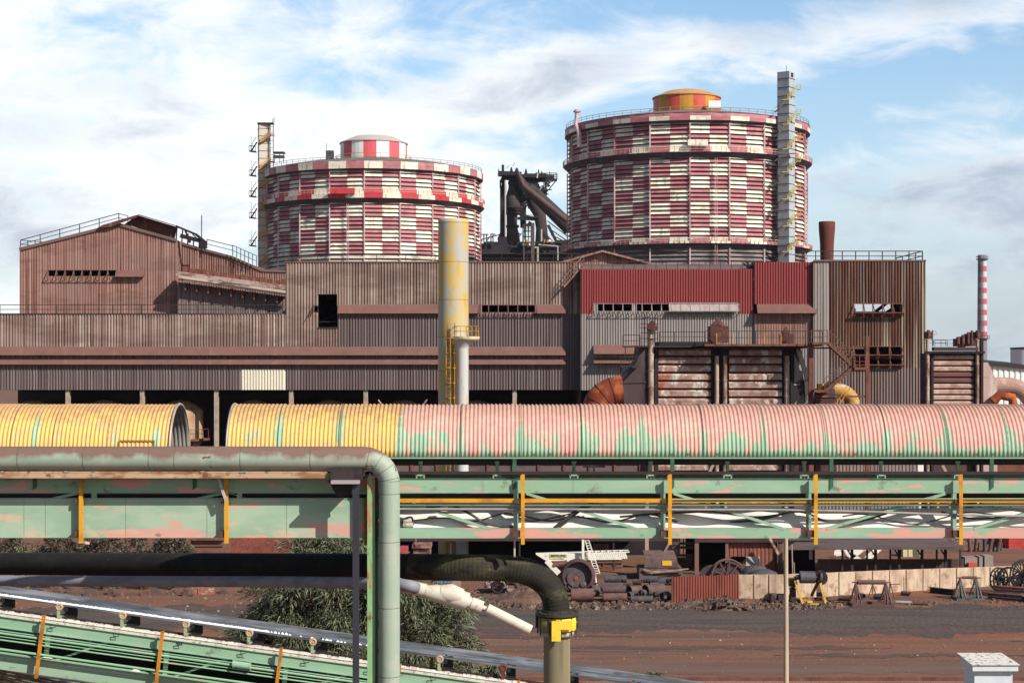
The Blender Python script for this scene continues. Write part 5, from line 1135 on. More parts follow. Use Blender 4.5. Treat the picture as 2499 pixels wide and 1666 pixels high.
# support trestles of the conveyor standing on the ground (hidden behind the lower conveyor)
m_ = MB()
for x_ in (-13.6, 12.2):
    for y_ in (NY+.1, FY-.1): m_.box(x_-.12,x_+.12,y_-.1,y_+.1,0,zl0)
m_.build('trestle_leg', green, cv)

# ---------------------------------------------------------------- green gas pipe with its elbow
YP = 31.6
gp = thing('green_pipe', 'thick green pipe with brown dust on top, turning down at an elbow', 'pipe', (X(950,YP), YP, 0))
def pipe_mat():
    m = M('green_pipe_paint', C(154,170,150), [(C(176,178,162),(.5,2,.8),.45,.60,.85), (C(124,160,136),(2.5,2.5,.7),.56,.68,.6), (C(176,190,158),(4,4,.25),.62,.7,.6), (C(166,172,158),(14,14,14),.5,.68,.5), (C(122,90,80),(2,6,1.2),.66,.92,.92,(Z(1128,YP),Z(1098,YP),.5)), (C(112,56,44),(1.6,4,3.5),.70,.715,.9,(Z(1150,YP),Z(1120,YP),.055))], .6)
    return m
pgm = pipe_mat(); zc_ = Z(1118,YP); xc_ = X(950.5,YP)
rb = .5
pts = [Vector((-12,YP,zc_)), Vector((-6,YP,zc_)), Vector((xc_-rb,YP,zc_))]; rs = [.232,.232,.23]
for i in range(1, 9): a = R(90-90*i/8); pts.append(Vector((xc_-rb+rb*math.cos(a), YP, zc_-rb+rb*math.sin(a)))); rs.append(.23-.028*i/8)
pts += [Vector((xc_,YP,zc_-2.5)), Vector((xc_,YP,0))]; rs += [.201,.2]
gp_g = -0.
m_ = MB(); m_.tube(pts, rs, 36); gpo = m_.build('pipe', pgm, gp)
m_ = MB()
for px in (50, 209, 368, 590, 300+130, 760): m_.ring((X(px,YP),YP,zc_),(1,0,0),.2325,.0045,32,5)
for py in (1173, 1180+24, 1321, 1481, 1648): m_.ring((xc_,YP,Z(py,YP)),(0,0,1),.2015,.005,32,5)
for i in (1,3,5,7): m_.ring(pts[2+i], (pts[3+i]-pts[1+i]), rs[2+i]+.001, .004, 32, 5)
m_.build('weld_seam', M('seam_dark', C(84,84,74), [], .8), gp)
# beam beneath and posts
m_ = MB(); m_.box(-12, X(800,YP), YP-.12, YP+.12, Z(1152,YP), Z(1149,YP)); m_.box(-12, X(820,YP), YP-.14, YP-.1, Z(1165,YP), Z(1152.5,YP)); m_.box(-12, X(820,YP), YP-.09, YP+.12, Z(1166.5,YP), Z(1164,YP))
m_.build('support_beam', M('pink_rust_beam', C(192,160,130), [(C(150,104,70),(1.5,3,4),.48,.6,.9), (C(110,64,44),(5,5,8),.58,.68,.8), (C(210,180,160),(2,2,3),.58,.66,.7)], .85), gp)
m_ = MB(); rnd = random.Random(5)
for i in range(16):
    x_ = rnd.uniform(X(0,YP), X(800,YP)); s_ = rnd.uniform(.01,.035); m_.box(x_-s_,x_+s_,YP-.16+rnd.uniform(0,.04),YP-.02,Z(1152,YP),Z(1152,YP)+rnd.uniform(.01,.035))
m_.build('spilled_dust', M('grey_grit', C(170,160,146), [(C(110,96,84),(5,5,5),.45,.6,.8)], .9), gp)['kind'] = 'stuff'
m_ = MB(); m_.box(X(806,YP-.3),X(882,YP-.3),YP-.25,YP+.3,Z(1171,YP-.3),Z(1144,YP-.3)); m_.poly([P(800,1171,YP-.1),P(862,1171,YP-.1),P(866,1200,YP-.1),P(826,1216,YP-.1)]); m_.build('pipe_saddle', M('saddle_dark', C(60,50,50), [(C(40,30,30),(3,3,3),.5,.6,.8)], .8), gp)
m_ = MB(); m_.box(X(808,YP-.4),X(877,YP-.4),YP-.45,YP-.25,Z(1180,YP-.4),Z(1172,YP-.4)); m_.build('saddle_plate', M('pale_lilac_plate', C(170,156,160), [], .7), gp)
dp = MB(); ydp = YP-.3; dp.box(X(861,ydp),X(876,ydp),ydp-.05,ydp+.06,0,Z(1181,ydp)); dp.box(X(859.5,ydp),X(877,ydp),ydp-.06,ydp+.07,Z(1266,ydp),Z(1264,ydp))
tag(dp.build('dark_post', M('blue_black_paint', C(56,54,64), [(C(50,48,58),(2,2,1),.5,.7,.7)], .5), loc=(X(868,ydp),ydp,0)), 'slim blue-black square post left of the vertical green pipe', 'post')
ip = thing('green_steel_column', 'green rust-flaked steel column right beside the vertical green pipe', 'column', (X(908,YP),YP+.1,0))
m_ = MB(); yi = YP+.05; m_.box(X(896.5,yi),X(915,yi),yi-.02,yi+.01,0,Z(1164,yi)); m_.build('flange', M('flaking_green', C(140,184,128), [(C(176,124,90),(4,4,.8),.49,.56,.85), (C(120,70,44),(5,5,1.2),.60,.66,.85), (C(190,196,150),(8,8,3),.6,.7,.5)], .7), ip)
m_ = MB(); m_.box(X(915,yi)+.001,X(917.5,yi),yi-.02,yi+.18,0,Z(1162,yi)); m_.box(X(918,yi),X(922,yi),yi+.02,yi+.1,0,Z(1164,yi)); m_.box(X(897,yi),X(915,yi),yi+.17,yi+.2,0,Z(1164,yi)); m_.build('web', M('green_dark_web', C(84,120,84), [(C(60,50,40),(3,3,1),.48,.6,.8)], .7), ip)
m_ = MB(); m_.box(X(899,yi),X(919,yi),yi-.03,yi+.1,Z(1164,yi),Z(1161,yi)); m_.box(X(901,yi),X(905,yi),yi-.02,yi+.02,Z(1161,yi),Z(1154,yi)); m_.box(X(911,yi),X(915,yi),yi-.02,yi+.02,Z(1161,yi),Z(1154,yi)); m_.bar(P(888,1150,yi),P(888,1162,yi),.05); m_.build('cap_plate', MATS['pale_dusty_metal'], ip)
m_ = MB(); m_.box(X(922.2,yi),X(925,yi),yi,yi+.05,0,Z(1310,yi)); m_.build('conduit', MATS['pale_dusty_metal'], ip)
ys_ = MB(); ys_.box(X(889,NY-.2),X(896,NY-.2),NY-.22,NY-.15,Z(1326,NY),Z(1212,NY)); tag(ys_.build('yellow_strut', M('brown_yellow', C(170,104,36), [(C(110,64,30),(2,2,2),.5,.6,.7)], .7), loc=(X(892,NY),NY-.2,Z(1326,NY))), 'short orange brown strut between the slim dark post and the green column', 'strut')

# ---------------------------------------------------------------- rubber hose on its pipe
YHs = 32.6
def LA(mb, prof, n, sm=True, a0=0., a1=2*math.pi): return mb.lathe(xf, YHs, [(r*.931, z) for r, z in prof], n, sm, a0, a1)
hs = thing('black_hose', 'fat black ribbed rubber hose bending down onto a clamped flange', 'hose', (X(1360,YHs), YHs, 0))
rp = [P(-80,1374,40), P(400,1377,37), P(900,1381,34), P(1120,1384,YHs), P(1235,1386,YHs), P(1290,1396,YHs), P(1330,1420,YHs), P(1352,1452,YHs), P(1359,1490,YHs)]
cp = []; 
for p_ in bez(rp, 30): cp.append(p_)
# resample at equal spacing with ribs
acc = [0]
for a, b_ in zip(cp[:-1], cp[1:]): acc.append(acc[-1]+(b_-a).length)
tot = acc[-1]; pts = []; rs = []; i = 0; s_ = 0; n_ = int(tot/.018)
for q in range(n_+1):
    s_ = tot*q/n_
    while i < len(acc)-2 and acc[i+1] < s_: i += 1
    t = (s_-acc[i])/max(1e-6, acc[i+1]-acc[i]); pts.append(cp[i].lerp(cp[i+1], t)); rs.append(.264+.0035*math.cos(2*math.pi*s_/.072))
hosem = M('rubber_lit', C(66,62,44), [(C(104,100,70),(1.5,3,3),.54,.68,.8), (C(24,22,22),(.6,2,2),.46,.56,.8), (C(150,146,118),(5,9,9),.68,.75,.6)], .8, bump=.4, bscale=40)  # olive colour for the sunlit stretch of the same hose
ks = next(i for i, p in enumerate(pts) if p.x > X(1010, p.y))
m_ = MB(); m_.tube(pts[:ks+1], rs[:ks+1], 24); m_.build('hose', M('rubber_shaded', C(30,28,27), [(C(44,42,38),(1,3,3),.5,.65,.7), (C(120,112,96),(6,9,9),.70,.76,.5)], .85, bump=.3, bscale=40), hs)  # left stretch coloured near black, its shade put into the colour
m_ = MB(); m_.tube(pts[ks:], rs[ks:], 24); m_.build('hose_elbow', hosem, hs)
m_ = MB(); xf = X(1359,YHs)
def zz_(py): return Z(py,YHs)
LA(m_, [(.29,zz_(1486)),(.33,zz_(1486)),(.33,zz_(1491)),(.45,zz_(1491)),(.45,zz_(1499)),(.3,zz_(1499))], 32, False)
for i in range(10): a = 6.283*i/10+.2; m_.cyl((xf+.382*math.sin(a),YHs-.382*math.cos(a),zz_(1487)),(xf+.382*math.sin(a),YHs-.382*math.cos(a),zz_(1545)),.016,6)
for sx in (-1, 1): m_.box(xf+sx*.41-.015, xf+sx*.41+.015, YHs-.05, YHs+.05, zz_(1530), zz_(1480))
m_.build('flange', M('dark_flange', C(60,56,44), [(C(160,150,110),(5,5,9),.58,.64,.7)], .6), hs)
m_ = MB(); LA(m_, [(.36,zz_(1503)),(.405,zz_(1503)),(.405,zz_(1535)),(.38,zz_(1537)),(.3,zz_(1537))], 32); m_.build('clamp_ring', M('olive_ring', C(128,120,84), [(C(160,150,110),(2,2,1),.5,.6,.7)], .5), hs)
m_ = MB(); LA(m_, [(.30,zz_(1538)),(.37,zz_(1538)),(.37,zz_(1548)),(.3,zz_(1549))], 32); m_.build('lower_flange', M('silver_flange', C(176,170,150), [(C(120,112,96),(8,8,4),.5,.65,.7)], .5), hs)
ymm = M('fresh_yellow', C(244,208,66), [(C(206,170,60),(5,5,5),.55,.7,.6), (C(120,104,60),(9,9,9),.66,.74,.7)], .5)
m_ = MB(); LA(m_, [(.412,zz_(1534)),(.425,zz_(1530)),(.425,zz_(1507)),(.412,zz_(1504))], 14, True, R(-4), R(72))
m_.box(X(1345,YHs), X(1367,YHs), YHs-.47, YHs-.37, zz_(1554), zz_(1506)); m_.box(X(1345,YHs), X(1395,YHs), YHs-.43, YHs-.38, zz_(1527), zz_(1506)); m_.build('yellow_clamp', ymm, hs)
m_ = MB(); LA(m_, [(.285,0),(.285,zz_(1549))], 32); m_.build('stand_pipe', M('olive_tan_pipe', C(130,120,92), [(C(100,92,72),(3,3,.3),.48,.62,.8), (C(176,164,130),(5,5,.2),.58,.7,.6), (C(90,84,70),(2,2,.8),.62,.68,.5)], .65), hs)

# pale flexible pipe
YW = 32.3
pp = thing('pale_pipe', 'pale grey pipe running under the black hose and ending in a white slanting nozzle', 'pipe', (X(1150,YW), YW, 0))
m_ = MB(); pts = bez([P(-80,1416,37.5), P(400,1418,36), P(700,1419,34.6), P(960,1425,YW), P(1020,1436,YW)], 14); m_.tube(pts, .12, 20); m_.build('pipe', M('shaded_white_pipe', C(140,140,150), [(C(112,112,122),(1,3,3),.45,.6,.8)], .6), pp)  # blue-grey of the conveyor's shadow put into the left run's colour
m_ = MB(); base = bez([P(950,1422,YW), P(1000,1432,YW), P(1040,1441,YW)], 20); 
m_.tube(base, [.135+.008*math.cos(i*math.pi*.9) for i in range(len(base))], 20); m_.build('ribbed_sleeve', M('off_white', C(214,206,188), [(C(160,150,136),(3,3,3),.5,.7,.6)], .6), pp)
wmt = MATS['off_white']
m_ = MB(); m_.tube([P(1036,1442,YW), P(1060,1446,YW), P(1090,1451,YW), P(1141,1468,YW)], [.12,.17,.19,.185], 20); m_.tube([P(1075,1445,YW-.03), P(1100,1448,YW-.03), P(1128,1456,YW-.03)], [.15,.2,.16], 16); m_.build('reducer', wmt, pp)
m_ = MB(); m_.tube([P(1141,1469,YW), P(1158,1473,YW)], .11, 16); m_.tube([P(1150,1472,YW), P(1177,1482,YW)], .135, 12); m_.tube([P(1176,1481,YW), P(1190,1486,YW)], .05, 10)
for sgn in (-1, 1): m_.bar(P(1143,1469+sgn*11,YW), P(1150,1472+sgn*12,YW), .08)
m_.build('coupling', M('worn_white_coupling', C(210,200,186), [(C(150,84,66),(6,6,6),.58,.64,.8), (C(110,100,92),(9,9,9),.6,.7,.7)], .6), pp)
m_ = MB(); a_, b_ = P(1189,1484,YW), P(1295,1537,YW); m_.tube([a_, b_], .105, 24); m_.ring(a_.lerp(b_,.25), b_-a_, .106, .004, 24, 5); m_.ring(a_.lerp(b_,.84), b_-a_, .106, .005, 24, 5); m_.build('nozzle', wmt, pp)

# ---------------------------------------------------------------- lower inclined conveyor
SL = .1375
def LP(px, off, Y): return P(px, off+SL*px, Y)
YN = 44.0
lc = thing('inclined_conveyor', 'lower green belt conveyor sloping down to the right with white material on its belt', 'conveyor', (0, (YN+0.6), 0))
def lbar(mb, off0, off1, Y, Y2=None, xa=-60, xb=2300):
    """long box between picture rows off0 (top) and off1 (bottom) at depth Y..Y2, following the slope"""
    Y2 = Y2 or Y+.03
    A = [LP(xa,off0,Y), LP(xb,off0,Y), LP(xb,off1,Y), LP(xa,off1,Y)]; B = [Vector((p.x,Y2,p.z)) for p in A]
    mb.raw(A+B, [(0,1,2,3),(4,7,6,5),(0,4,5,1),(3,2,6,7),(0,3,7,4),(1,5,6,2)])
def lpath(off, Y, xa=-60, xb=2300): return [LP(xa,off,Y), LP(xb,off,Y)]

bt = M('wet_black_belt', C(80,80,82), [(C(140,142,146),(.3,3,3),.42,.62,.8), (C(54,52,58),(1.5,5,5),.55,.68,.7)], .5, spec=.4)
m_ = MB(); prof = (((YN+0.15),.10),((YN+0.3),.055),((YN+0.75),.03),((YN+1.1),.07),((YN+1.35),.16)); z0_ = 1452
l0, l1 = LP(-60,z0_,(YN+0.15)), LP(2300,z0_,(YN+0.15))
for (ya_, za_), (yb_, zb_) in zip(prof[:-1], prof[1:]):
    m_.poly([(l0.x,ya_,l0.z+za_-.1),(l1.x,ya_,l1.z+za_-.1),(l1.x,yb_,l1.z+zb_-.1),(l0.x,yb_,l0.z+zb_-.1)])
    m_.poly([(l0.x,ya_,l0.z+za_-.115),(l1.x,ya_,l1.z+za_-.115),(l1.x,yb_,l1.z+zb_-.115),(l0.x,yb_,l0.z+zb_-.115)])
m_.poly([(l0.x,(YN+0.15),l0.z),(l1.x,(YN+0.15),l1.z),(l1.x,(YN+0.15),l1.z-.055),(l0.x,(YN+0.15),l0.z-.055)])
m_.build('belt', bt, lc)
m_ = MB(); rnd = random.Random(8); px = -40
while px < 930:
    w_ = rnd.uniform(.5,1.6)*(1 if px < 650 else .5); y_ = (YN+0.22)+rnd.uniform(0,.06); c_ = LP(px,z0_,(YN+0.15)); s_ = rnd.uniform(.012,.03)*(1 if px < 700 else .6)
    if not (px > 700 and rnd.random() < .6):
        m_.raw([(c_.x-.08*w_,y_-.06,c_.z-.03),(c_.x+.08*w_,y_-.06,c_.z-.05),(c_.x+.06*w_,y_+.14,c_.z-.03),(c_.x-.06*w_,y_+.14,c_.z-.02),(c_.x,y_+.03,c_.z+.01+s_)], [(0,1,4),(1,2,4),(2,3,4),(3,0,4)])
    px += 5.2 if px < 650 else 9
m_.build('white_material', M('bright_white_powder', C(246,246,246), [], .9), lc)['kind'] = 'stuff'
idm = M('idler_pale_green', C(156,172,140), [(C(110,84,60),(6,6,6),.56,.66,.8)], .7); rll = M('roller_cream', C(196,170,140), [(C(150,110,84),(9,9,9),.5,.65,.7)], .7)
brk = M('rust_bracket', C(110,60,54), [], .8)
for i in range(-1, 14):
    px = 144+154.6*i; c_ = LP(px,z0_,(YN+0.1)); y_ = (YN+0.05); rusty = i >= 7
    m_ = MB(); bz_ = LP(px,1485,(YN+0.1)).z
    m_.bar((c_.x,y_,bz_-.02),(c_.x,y_,c_.z-.08),.075,.05); m_.bar((c_.x+.02,y_+.05,bz_),(c_.x+.02,(YN+1.2),bz_),.07,.05); m_.build('idler_bracket', brk if rusty else idm, lc)
    m_ = MB(); m_.tube([(c_.x+.02,y_-.02,c_.z-.08),(c_.x+.02,y_+.03,c_.z-.08)],.105,16); m_.ring((c_.x+.02,y_-.02,c_.z-.08),(0,1,0),.075,.02,18,6); m_.build('roller_end', brk if rusty else rll, lc)
    m_ = MB(); m_.tube([(c_.x+.16,y_+.1,c_.z-.16),(c_.x+.16,(YN+1.1),c_.z-.16)],.07,12); m_.box(c_.x+.1,c_.x+.36,y_+.3,y_+.6,c_.z-.42,c_.z-.1); m_.build('roller', M('black_roller', C(36,34,36), [], .6), lc)
m_ = MB(); lbar(m_, 1483, 1490, (YN+.2), (YN+.28)); m_.build('cable_rail', MATS['brown_black_rail'], lc)
m_ = MB(); lbar(m_, 1504, 1529, YN, YN+.02); lbar(m_, 1502.6, 1503.8, YN-.05, YN+.12); lbar(m_, 1529.2, 1531, YN-.05, YN+.12); m_.build('top_stringer', green, lc)
m_ = MB(); lbar(m_, 1491.5, 1502.4, YN-.02, YN+.14); rnd = random.Random(12); px = -50
while px < 2200:
    c_ = LP(px,1493,YN); w_ = rnd.uniform(.03,.075); h_ = rnd.uniform(.02,.05)
    m_.raw([(c_.x-w_,YN-.04,c_.z),(c_.x+w_,YN-.04,c_.z-w_*2*SL),(c_.x+w_,YN+.11,c_.z-w_*2*SL),(c_.x-w_,YN+.11,c_.z),(c_.x-w_*.8,YN+.0,c_.z+h_),(c_.x+w_*.8,YN+.0,c_.z+h_-.01),(c_.x+w_*.8,YN+.1,c_.z+h_),(c_.x-w_*.8,YN+.1,c_.z+h_+.01)], [(0,1,5,4),(1,2,6,5),(2,3,7,6),(3,0,4,7),(4,5,6,7)]); px += 5.4
m_.build('dust_layer', dust, lc)['kind'] = 'stuff'
m_ = MB(); lbar(m_, 1484, 1496, (YN+1.4), (YN+1.44)); lbar(m_, 1594, 1632, YN, YN+.03); lbar(m_, 1592, 1593.8, YN-.08, YN+.1); m_.build('bottom_stringer', green, lc)
m_ = MB(); lbar(m_, 1546, 1560, YN+.35, YN+1.2); lbar(m_, 1560, 1600, YN+1.35, YN+1.4); m_.build('shade_filler', M('shade_filler_dark', C(44,40,40), [], .9), lc)  # dark boxes added as shade between the stringers, hiding the ground
m_ = MB()
for off, r0, y_ in ((1544,.032,(YN-0.2)),(1552,.014,(YN-0.2)),(1560,.022,(YN-0.18)),(1583,.036,(YN-0.25)),(1538,.016,(YN-0.1))): m_.tube(lpath(off,y_), r0, 8)
m_.build('conduit_pipe', green_mat('pipe_green', 0, None, .1, C(140,184,146), .5), lc)
for px in (590, 1500):
    m_ = MB(); a, b_ = LP(px-20,1541,(YN-0.25)), LP(px+20,1541,(YN-0.25)); m_.tube([a,b_],.095,16); m_.tube([a+Vector((-.02,0,0)),a+Vector((.02,0,0))],.105,16); m_.tube([b_+Vector((-.02,0,0)),b_+Vector((.02,0,0))],.105,16); m_.build('pipe_valve', green, lc)
m_ = MB()
for i in range(-1, 6):
    px = 118+290*i; m_.bar(LP(px,1528,YN+.05), LP(px-6,1594,YN+.05), .12, .05); m_.bar(LP(px+150,1528,YN+.06), LP(px+15,1592,YN+.06), .1, .05, ) 
    for o in (0, 40): m_.bar(LP(px+100+o,1529,YN+.4), LP(px+109+o*.6,1548,YN+.4), .05)
m_.build('truss_brace', green, lc)
for i in range(-1, 6):
    px = 106+290*i; m_ = MB(); a, b_ = LP(px,1485,(YN-0.3)), LP(px-19+0,1642,(YN-0.3)); m_.bar(a,b_,.075,.03); m_.bar(a+Vector((.03,.05,0)),b_+Vector((.03,.05,0)),.02,.1); m_.build('yellow_post', M('orange_yellow', C(206,132,40), [(C(150,88,36),(2,2,2),.48,.62,.8)], .65), lc)
    m_ = MB(); a = LP(px+78,1454,(YN+1.5)); m_.bar(a, a-Vector((0,0,.95)), .09, .03); m_.build('yellow_post', yellow, lc)
m_ = MB()
for i in range(-1, 7):
    px = 130+154.6*i; a = LP(px,1507,(YN-0.04)); m_.tube([a+Vector((-.07,-.06,.02)),a+Vector((.07,-.06,.02)),a+Vector((.07,-.06,-.05)),a+Vector((-.07,-.06,-.05)),a+Vector((-.07,-.06,.02))],.012,5,False)
m_.build('hook_plate', darksteel, lc)
m_ = MB(); rnd = random.Random(3)
for i in range(5): m_.tube(bez([LP(-40,1632+i*7,(YN+0.6)+.1*i), LP(90,1640+i*8,(YN+0.4)), LP(250,1645+i*8,(YN+0.5)), LP(500,1640+i*9,(YN+0.5)), LP(900,1650+i*7,(YN+0.5))],12), .03+.012*(i%2), 7)
m_.build('cable_bundle', M('dusty_cables', C(150,120,96), [(C(96,70,56),(2,4,4),.45,.6,.9)], .85), lc)
m_ = MB(); lbar(m_, 1640, 1655, (YN+1), (YN+1.3))
for x_ in (-10, -2.5, 5, 12): 
    for y_ in ((YN+0.05), (YN+1.3)): m_.bar((x_,y_,0),(x_,y_,LP(x_*F/y_+CX,1632,y_).z),.16)
m_.build('trestle', green, lc)
for j, (px, off) in enumerate(((115,1625),(330,1628))):
    m_ = MB(); c_ = LP(px,off-38,YN-.04); m_.raw([(c_.x-.12,YN-.07,c_.z),(c_.x+.14,YN-.07,c_.z-.03),(c_.x+.12,YN+.08,c_.z-.03),(c_.x-.1,YN+.08,c_.z),(c_.x,YN,c_.z+.06)],[(0,1,4),(1,2,4),(2,3,4),(3,0,4)]); m_.build('dust_lump', dust, lc)
# stencilled numeral on the stringer
def text_obj(body, name, size, mat, parent, loc, rot=(math.pi/2,0,0), xs=1., ext=.002):
    cu = bpy.data.curves.new(name, 'FONT'); cu.body = body; cu.size = size; cu.extrude = ext; cu.align_x = 'CENTER'; cu.align_y = 'CENTER'
    tmp = bpy.data.objects.new(name+'_t', cu); scene.collection.objects.link(tmp); dg = bpy.context.evaluated_depsgraph_get()
    me = bpy.data.meshes.new_from_object(tmp.evaluated_get(dg)); bpy.data.objects.remove(tmp); me.materials.clear(); me.materials.append(mat)
    o = bpy.data.objects.new(name, me); scene.collection.objects.link(o); o.scale = (xs,1,1); o.rotation_euler = rot
    org = ORG[parent.name]; o.parent = parent; o.location = Vector(loc)-org; ORG[o.name] = Vector(loc); return o
blk = M('stencil_black', C(40,38,36), [], .8)
p_ = LP(437,1508,YN-.02); text_obj('40', 'stencil_number', .17, blk, lc, (p_.x, YN-.012, p_.z))
# ---------------------------------------------------------------- lamp pole and white cabinet near the viewer
yl = 62.; m_ = MB(); m_.tube([(X(1918.5,yl),yl,0),(X(1918.5,yl),yl,4),(X(1917.5,yl),yl,Z(1236,yl))],[.1,.088,.075],14)
lp_ = thing('lamp_pole', 'slim pale pole standing alone in the yard, in front of the winch', 'pole', (X(1918.5,yl),yl,0)); m_.build('pole', M('pale_concrete', C(196,176,148), [(C(150,130,110),(1,1,.4),.5,.7,.6), (C(110,84,66),(4,4,.3),.6,.7,.7)], .8), lp_)
m_ = MB(); m_.lathe(X(1918.5,yl),yl,[(.22,0),(.22,.05),(.1,.06),(.1,.3)],12); m_.build('base_plate', ruststeel, lp_)
yv = 40.; vx0, vx1 = X(2381,yv), X(2474,yv)
wb = thing('white_vent_housing', 'white box housing with a speckled lid at the lower right corner', 'vent', ((vx0+vx1)/2,yv,0))
wp = M('cold_white_paint', C(214,222,226), [(C(180,188,194),(2,2,1),.5,.7,.5)], .5)
m_ = MB(); m_.box(vx0,vx1,yv+.1,yv+1.,0,Z(1632,yv)); m_.build('housing', wp, wb)
m_ = MB(); m_.box(X(2373,yv),X(2484,yv),yv-.03,yv+1.12,Z(1636,yv),Z(1622,yv)); m_.build('rim', wp, wb)
m_ = MB(); z1_ = Z(1621,yv); m_.raw([(X(2369,yv),yv-.07,z1_),(X(2487,yv),yv-.07,z1_),(X(2487,yv)-.06,yv+1.25,z1_+.05),(X(2369,yv)+.0,yv+1.25,z1_+.05)]+[(X(2369,yv),yv-.07,z1_+.02),(X(2487,yv),yv-.07,z1_+.02),(X(2487,yv)-.06,yv+1.25,z1_+.07),(X(2369,yv),yv+1.25,z1_+.07)],[(0,3,2,1),(4,5,6,7),(0,1,5,4),(1,2,6,5),(2,3,7,6),(3,0,4,7)])
m_.build('lid', M('speckled_lid', C(222,214,204), [(C(70,60,56),(9,9,9),.56,.62,.9)], .8), wb)

# ---------------------------------------------------------------- yard: fences
FP = [(1641,1407,1471),(1803,1401,1459.5),(1913,1400.5,1460),(2007,1396.6,1455),(2200,1389,1443),(2411,1382,1430),(2560,1376,1422)]
def fence(pts, name, mat, root, depth=.05, pitch=.25, col=None):
    m_ = MB()
    for (a, t0, b0), (c, t1, b1) in zip(pts[:-1], pts[1:]):
        A, B = Vector((X(a,GY(b0)),GY(b0),0)), Vector((X(c,GY(b1)),GY(b1),0)); hA, hB = Z(t0,GY(b0)), Z(t1,GY(b1)); n = max(1, int((B-A).length/pitch)); d = (B-A).normalized(); nn = Vector((d.y,-d.x,0))
        for i in range(n):
            for (u0, u1, o0, o1) in ((0,.35,0,0),(.35,.5,0,1),(.5,.85,1,1),(.85,1,1,0)):
                p0 = A.lerp(B,(i+u0)/n)+nn*depth*o0; p1 = A.lerp(B,(i+u1)/n)+nn*depth*o1; m_.poly([p0, p1, p1+Vector((0,0,hA+(hB-hA)*(i+u1)/n)), p0+Vector((0,0,hA+(hB-hA)*(i+u0)/n))])
    return m_.build(name, mat, root)
f1 = thing('corrugated_fence', 'rust red corrugated sheet fence right of the scrap pipe pile', 'fence', (X(1720,92),92,0)); fence(FP[:2], 'sheet', M('rust_red_sheet', C(128,66,54), [(C(98,48,42),(1.5,1.5,.3),.48,.66,.8), (C(148,88,74),(3,3,.2),.58,.7,.5)], .8), f1, .05, .17)
m_ = MB(); m_.box(X(1641,91.3)-.05,X(1641,91.3)+.02,91.25,91.4,0,1.5)
for px in (1643,1720,1801): y_ = GY(1471-(px-1641)*.07)+.12; m_.box(X(px,y_)-.05,X(px,y_)+.05,y_,y_+.1,0,1.45)
m_.build('post', ruststeel, f1)
crm = M('cream_fence_panel', C(204,180,154), [(C(172,142,120),(1.4,1.4,.7),.46,.62,.75), (C(150,122,104),(3,3,.4),.58,.68,.6), (C(140,104,84),(1.6,1.6,1.8),.60,.68,.7,(1.1,0,.1)), (C(222,204,176),(2.5,2.5,1),.58,.7,.5), (C(96,70,60),(7,7,.7),.64,.7,.7)], .85)
f2 = thing('panel_fence', 'long cream stained panel fence across the back of the yard', 'fence', (X(2100,95),95,0))
fence(FP[1:3], 'panel_run', crm, f2, .02, .7); fence(FP[3:], 'panel_run', crm, f2, .02, .7)
fence([(1918,1400,1460),(1992,1397,1456)], 'panel_run', crm, f2, .02, .7)
m_ = MB()
for px in list(range(1803,1912,37))+list(range(2007,2560,41)):
    i = [k for k in range(len(FP)-1) if FP[k][0] <= px <= FP[k+1][0]][0]; f_ = (px-FP[i][0])/(FP[i+1][0]-FP[i][0]); y_ = GY(FP[i][2]+(FP[i+1][2]-FP[i][2])*f_)-.04; t_ = FP[i][1]+(FP[i+1][1]-FP[i][1])*f_; m_.box(X(px,y_)-.02,X(px,y_)+.02,y_-.01,y_+.02,0,Z(t_,y_)-.02)
m_.build('joint_strip', M('joint_brown', C(134,104,84), [], .9), f2)

# ---------------------------------------------------------------- scrap pipes
scm = M('scrap_steel', C(96,78,74), [(C(68,56,56),(1.4,1.4,1.4),.45,.62,.8), (C(148,98,82),(2.5,2.5,2.5),.56,.66,.7), (C(60,46,46),(5,5,5),.6,.72,.6)], .8)
scr = M('scrap_red_steel', C(112,82,76), [(C(84,62,60),(1.6,1.6,2.5),.46,.62,.8), (C(144,98,84),(3,3,3),.56,.68,.6)], .8)
scd = M('scrap_grey_steel', C(84,78,80), [(C(62,56,58),(1.2,1.2,1.2),.45,.65,.8), (C(112,98,94),(2,2,2),.58,.68,.6)], .75)
def uv11(u, v): return 1160+u/3.92, 1300+v/3.92
def spipe(u0, u1, v0, v1, Y, mat, label, yaw=0, hollow=True):
    (x0_, t_), (x1_, b_) = uv11(u0, v0), uv11(u1, v1); r_ = (b_-t_)/2*Y/F; cz = max(Z((t_+b_)/2, Y), r_*.98); L_ = (x1_-x0_)*Y/F; cx_ = X((x0_+x1_)/2, Y)
    a = R(yaw); L_ = (L_-2*r_*abs(math.sin(a)))/max(.3, math.cos(a)); L_ = max(L_, .3); d = Vector((math.cos(a), math.sin(a), 0))*L_/2; c = Vector((cx_, Y, cz))
    m_ = MB(); m_.hollow(c-d, c+d, r_, r_*.08, 24)
    tag(m_.build('scrap_pipe', mat, loc=(cx_, Y, cz-r_)), label, 'pipe', 'scrap pipes piled beside the red fence')
spipe(915,1130,528,652,91.8,scr,'short fat reddish scrap pipe at the front left of the pile')
spipe(1225,1450,572,652,91.6,scr,'red streaked scrap pipe lying lowest in the middle of the pile')
spipe(1215,1440,498,578,92.2,scm,'brown scrap pipe lying directly on the red streaked one')
spipe(1235,1445,402,474,95.5,scd,'dark grey scrap pipe topmost at the back of the pile')
spipe(1195,1410,472,545,93.6,scm,'scrap pipe with a broken left rim below the topmost grey one')
spipe(1485,1700,598,660,91.4,scd,'thin dark scrap pipe at the front right of the pile')
spipe(1440,1600,500,606,92.6,scm,'scrap pipe with its open mouth towards the left behind the thin dark one', 32)
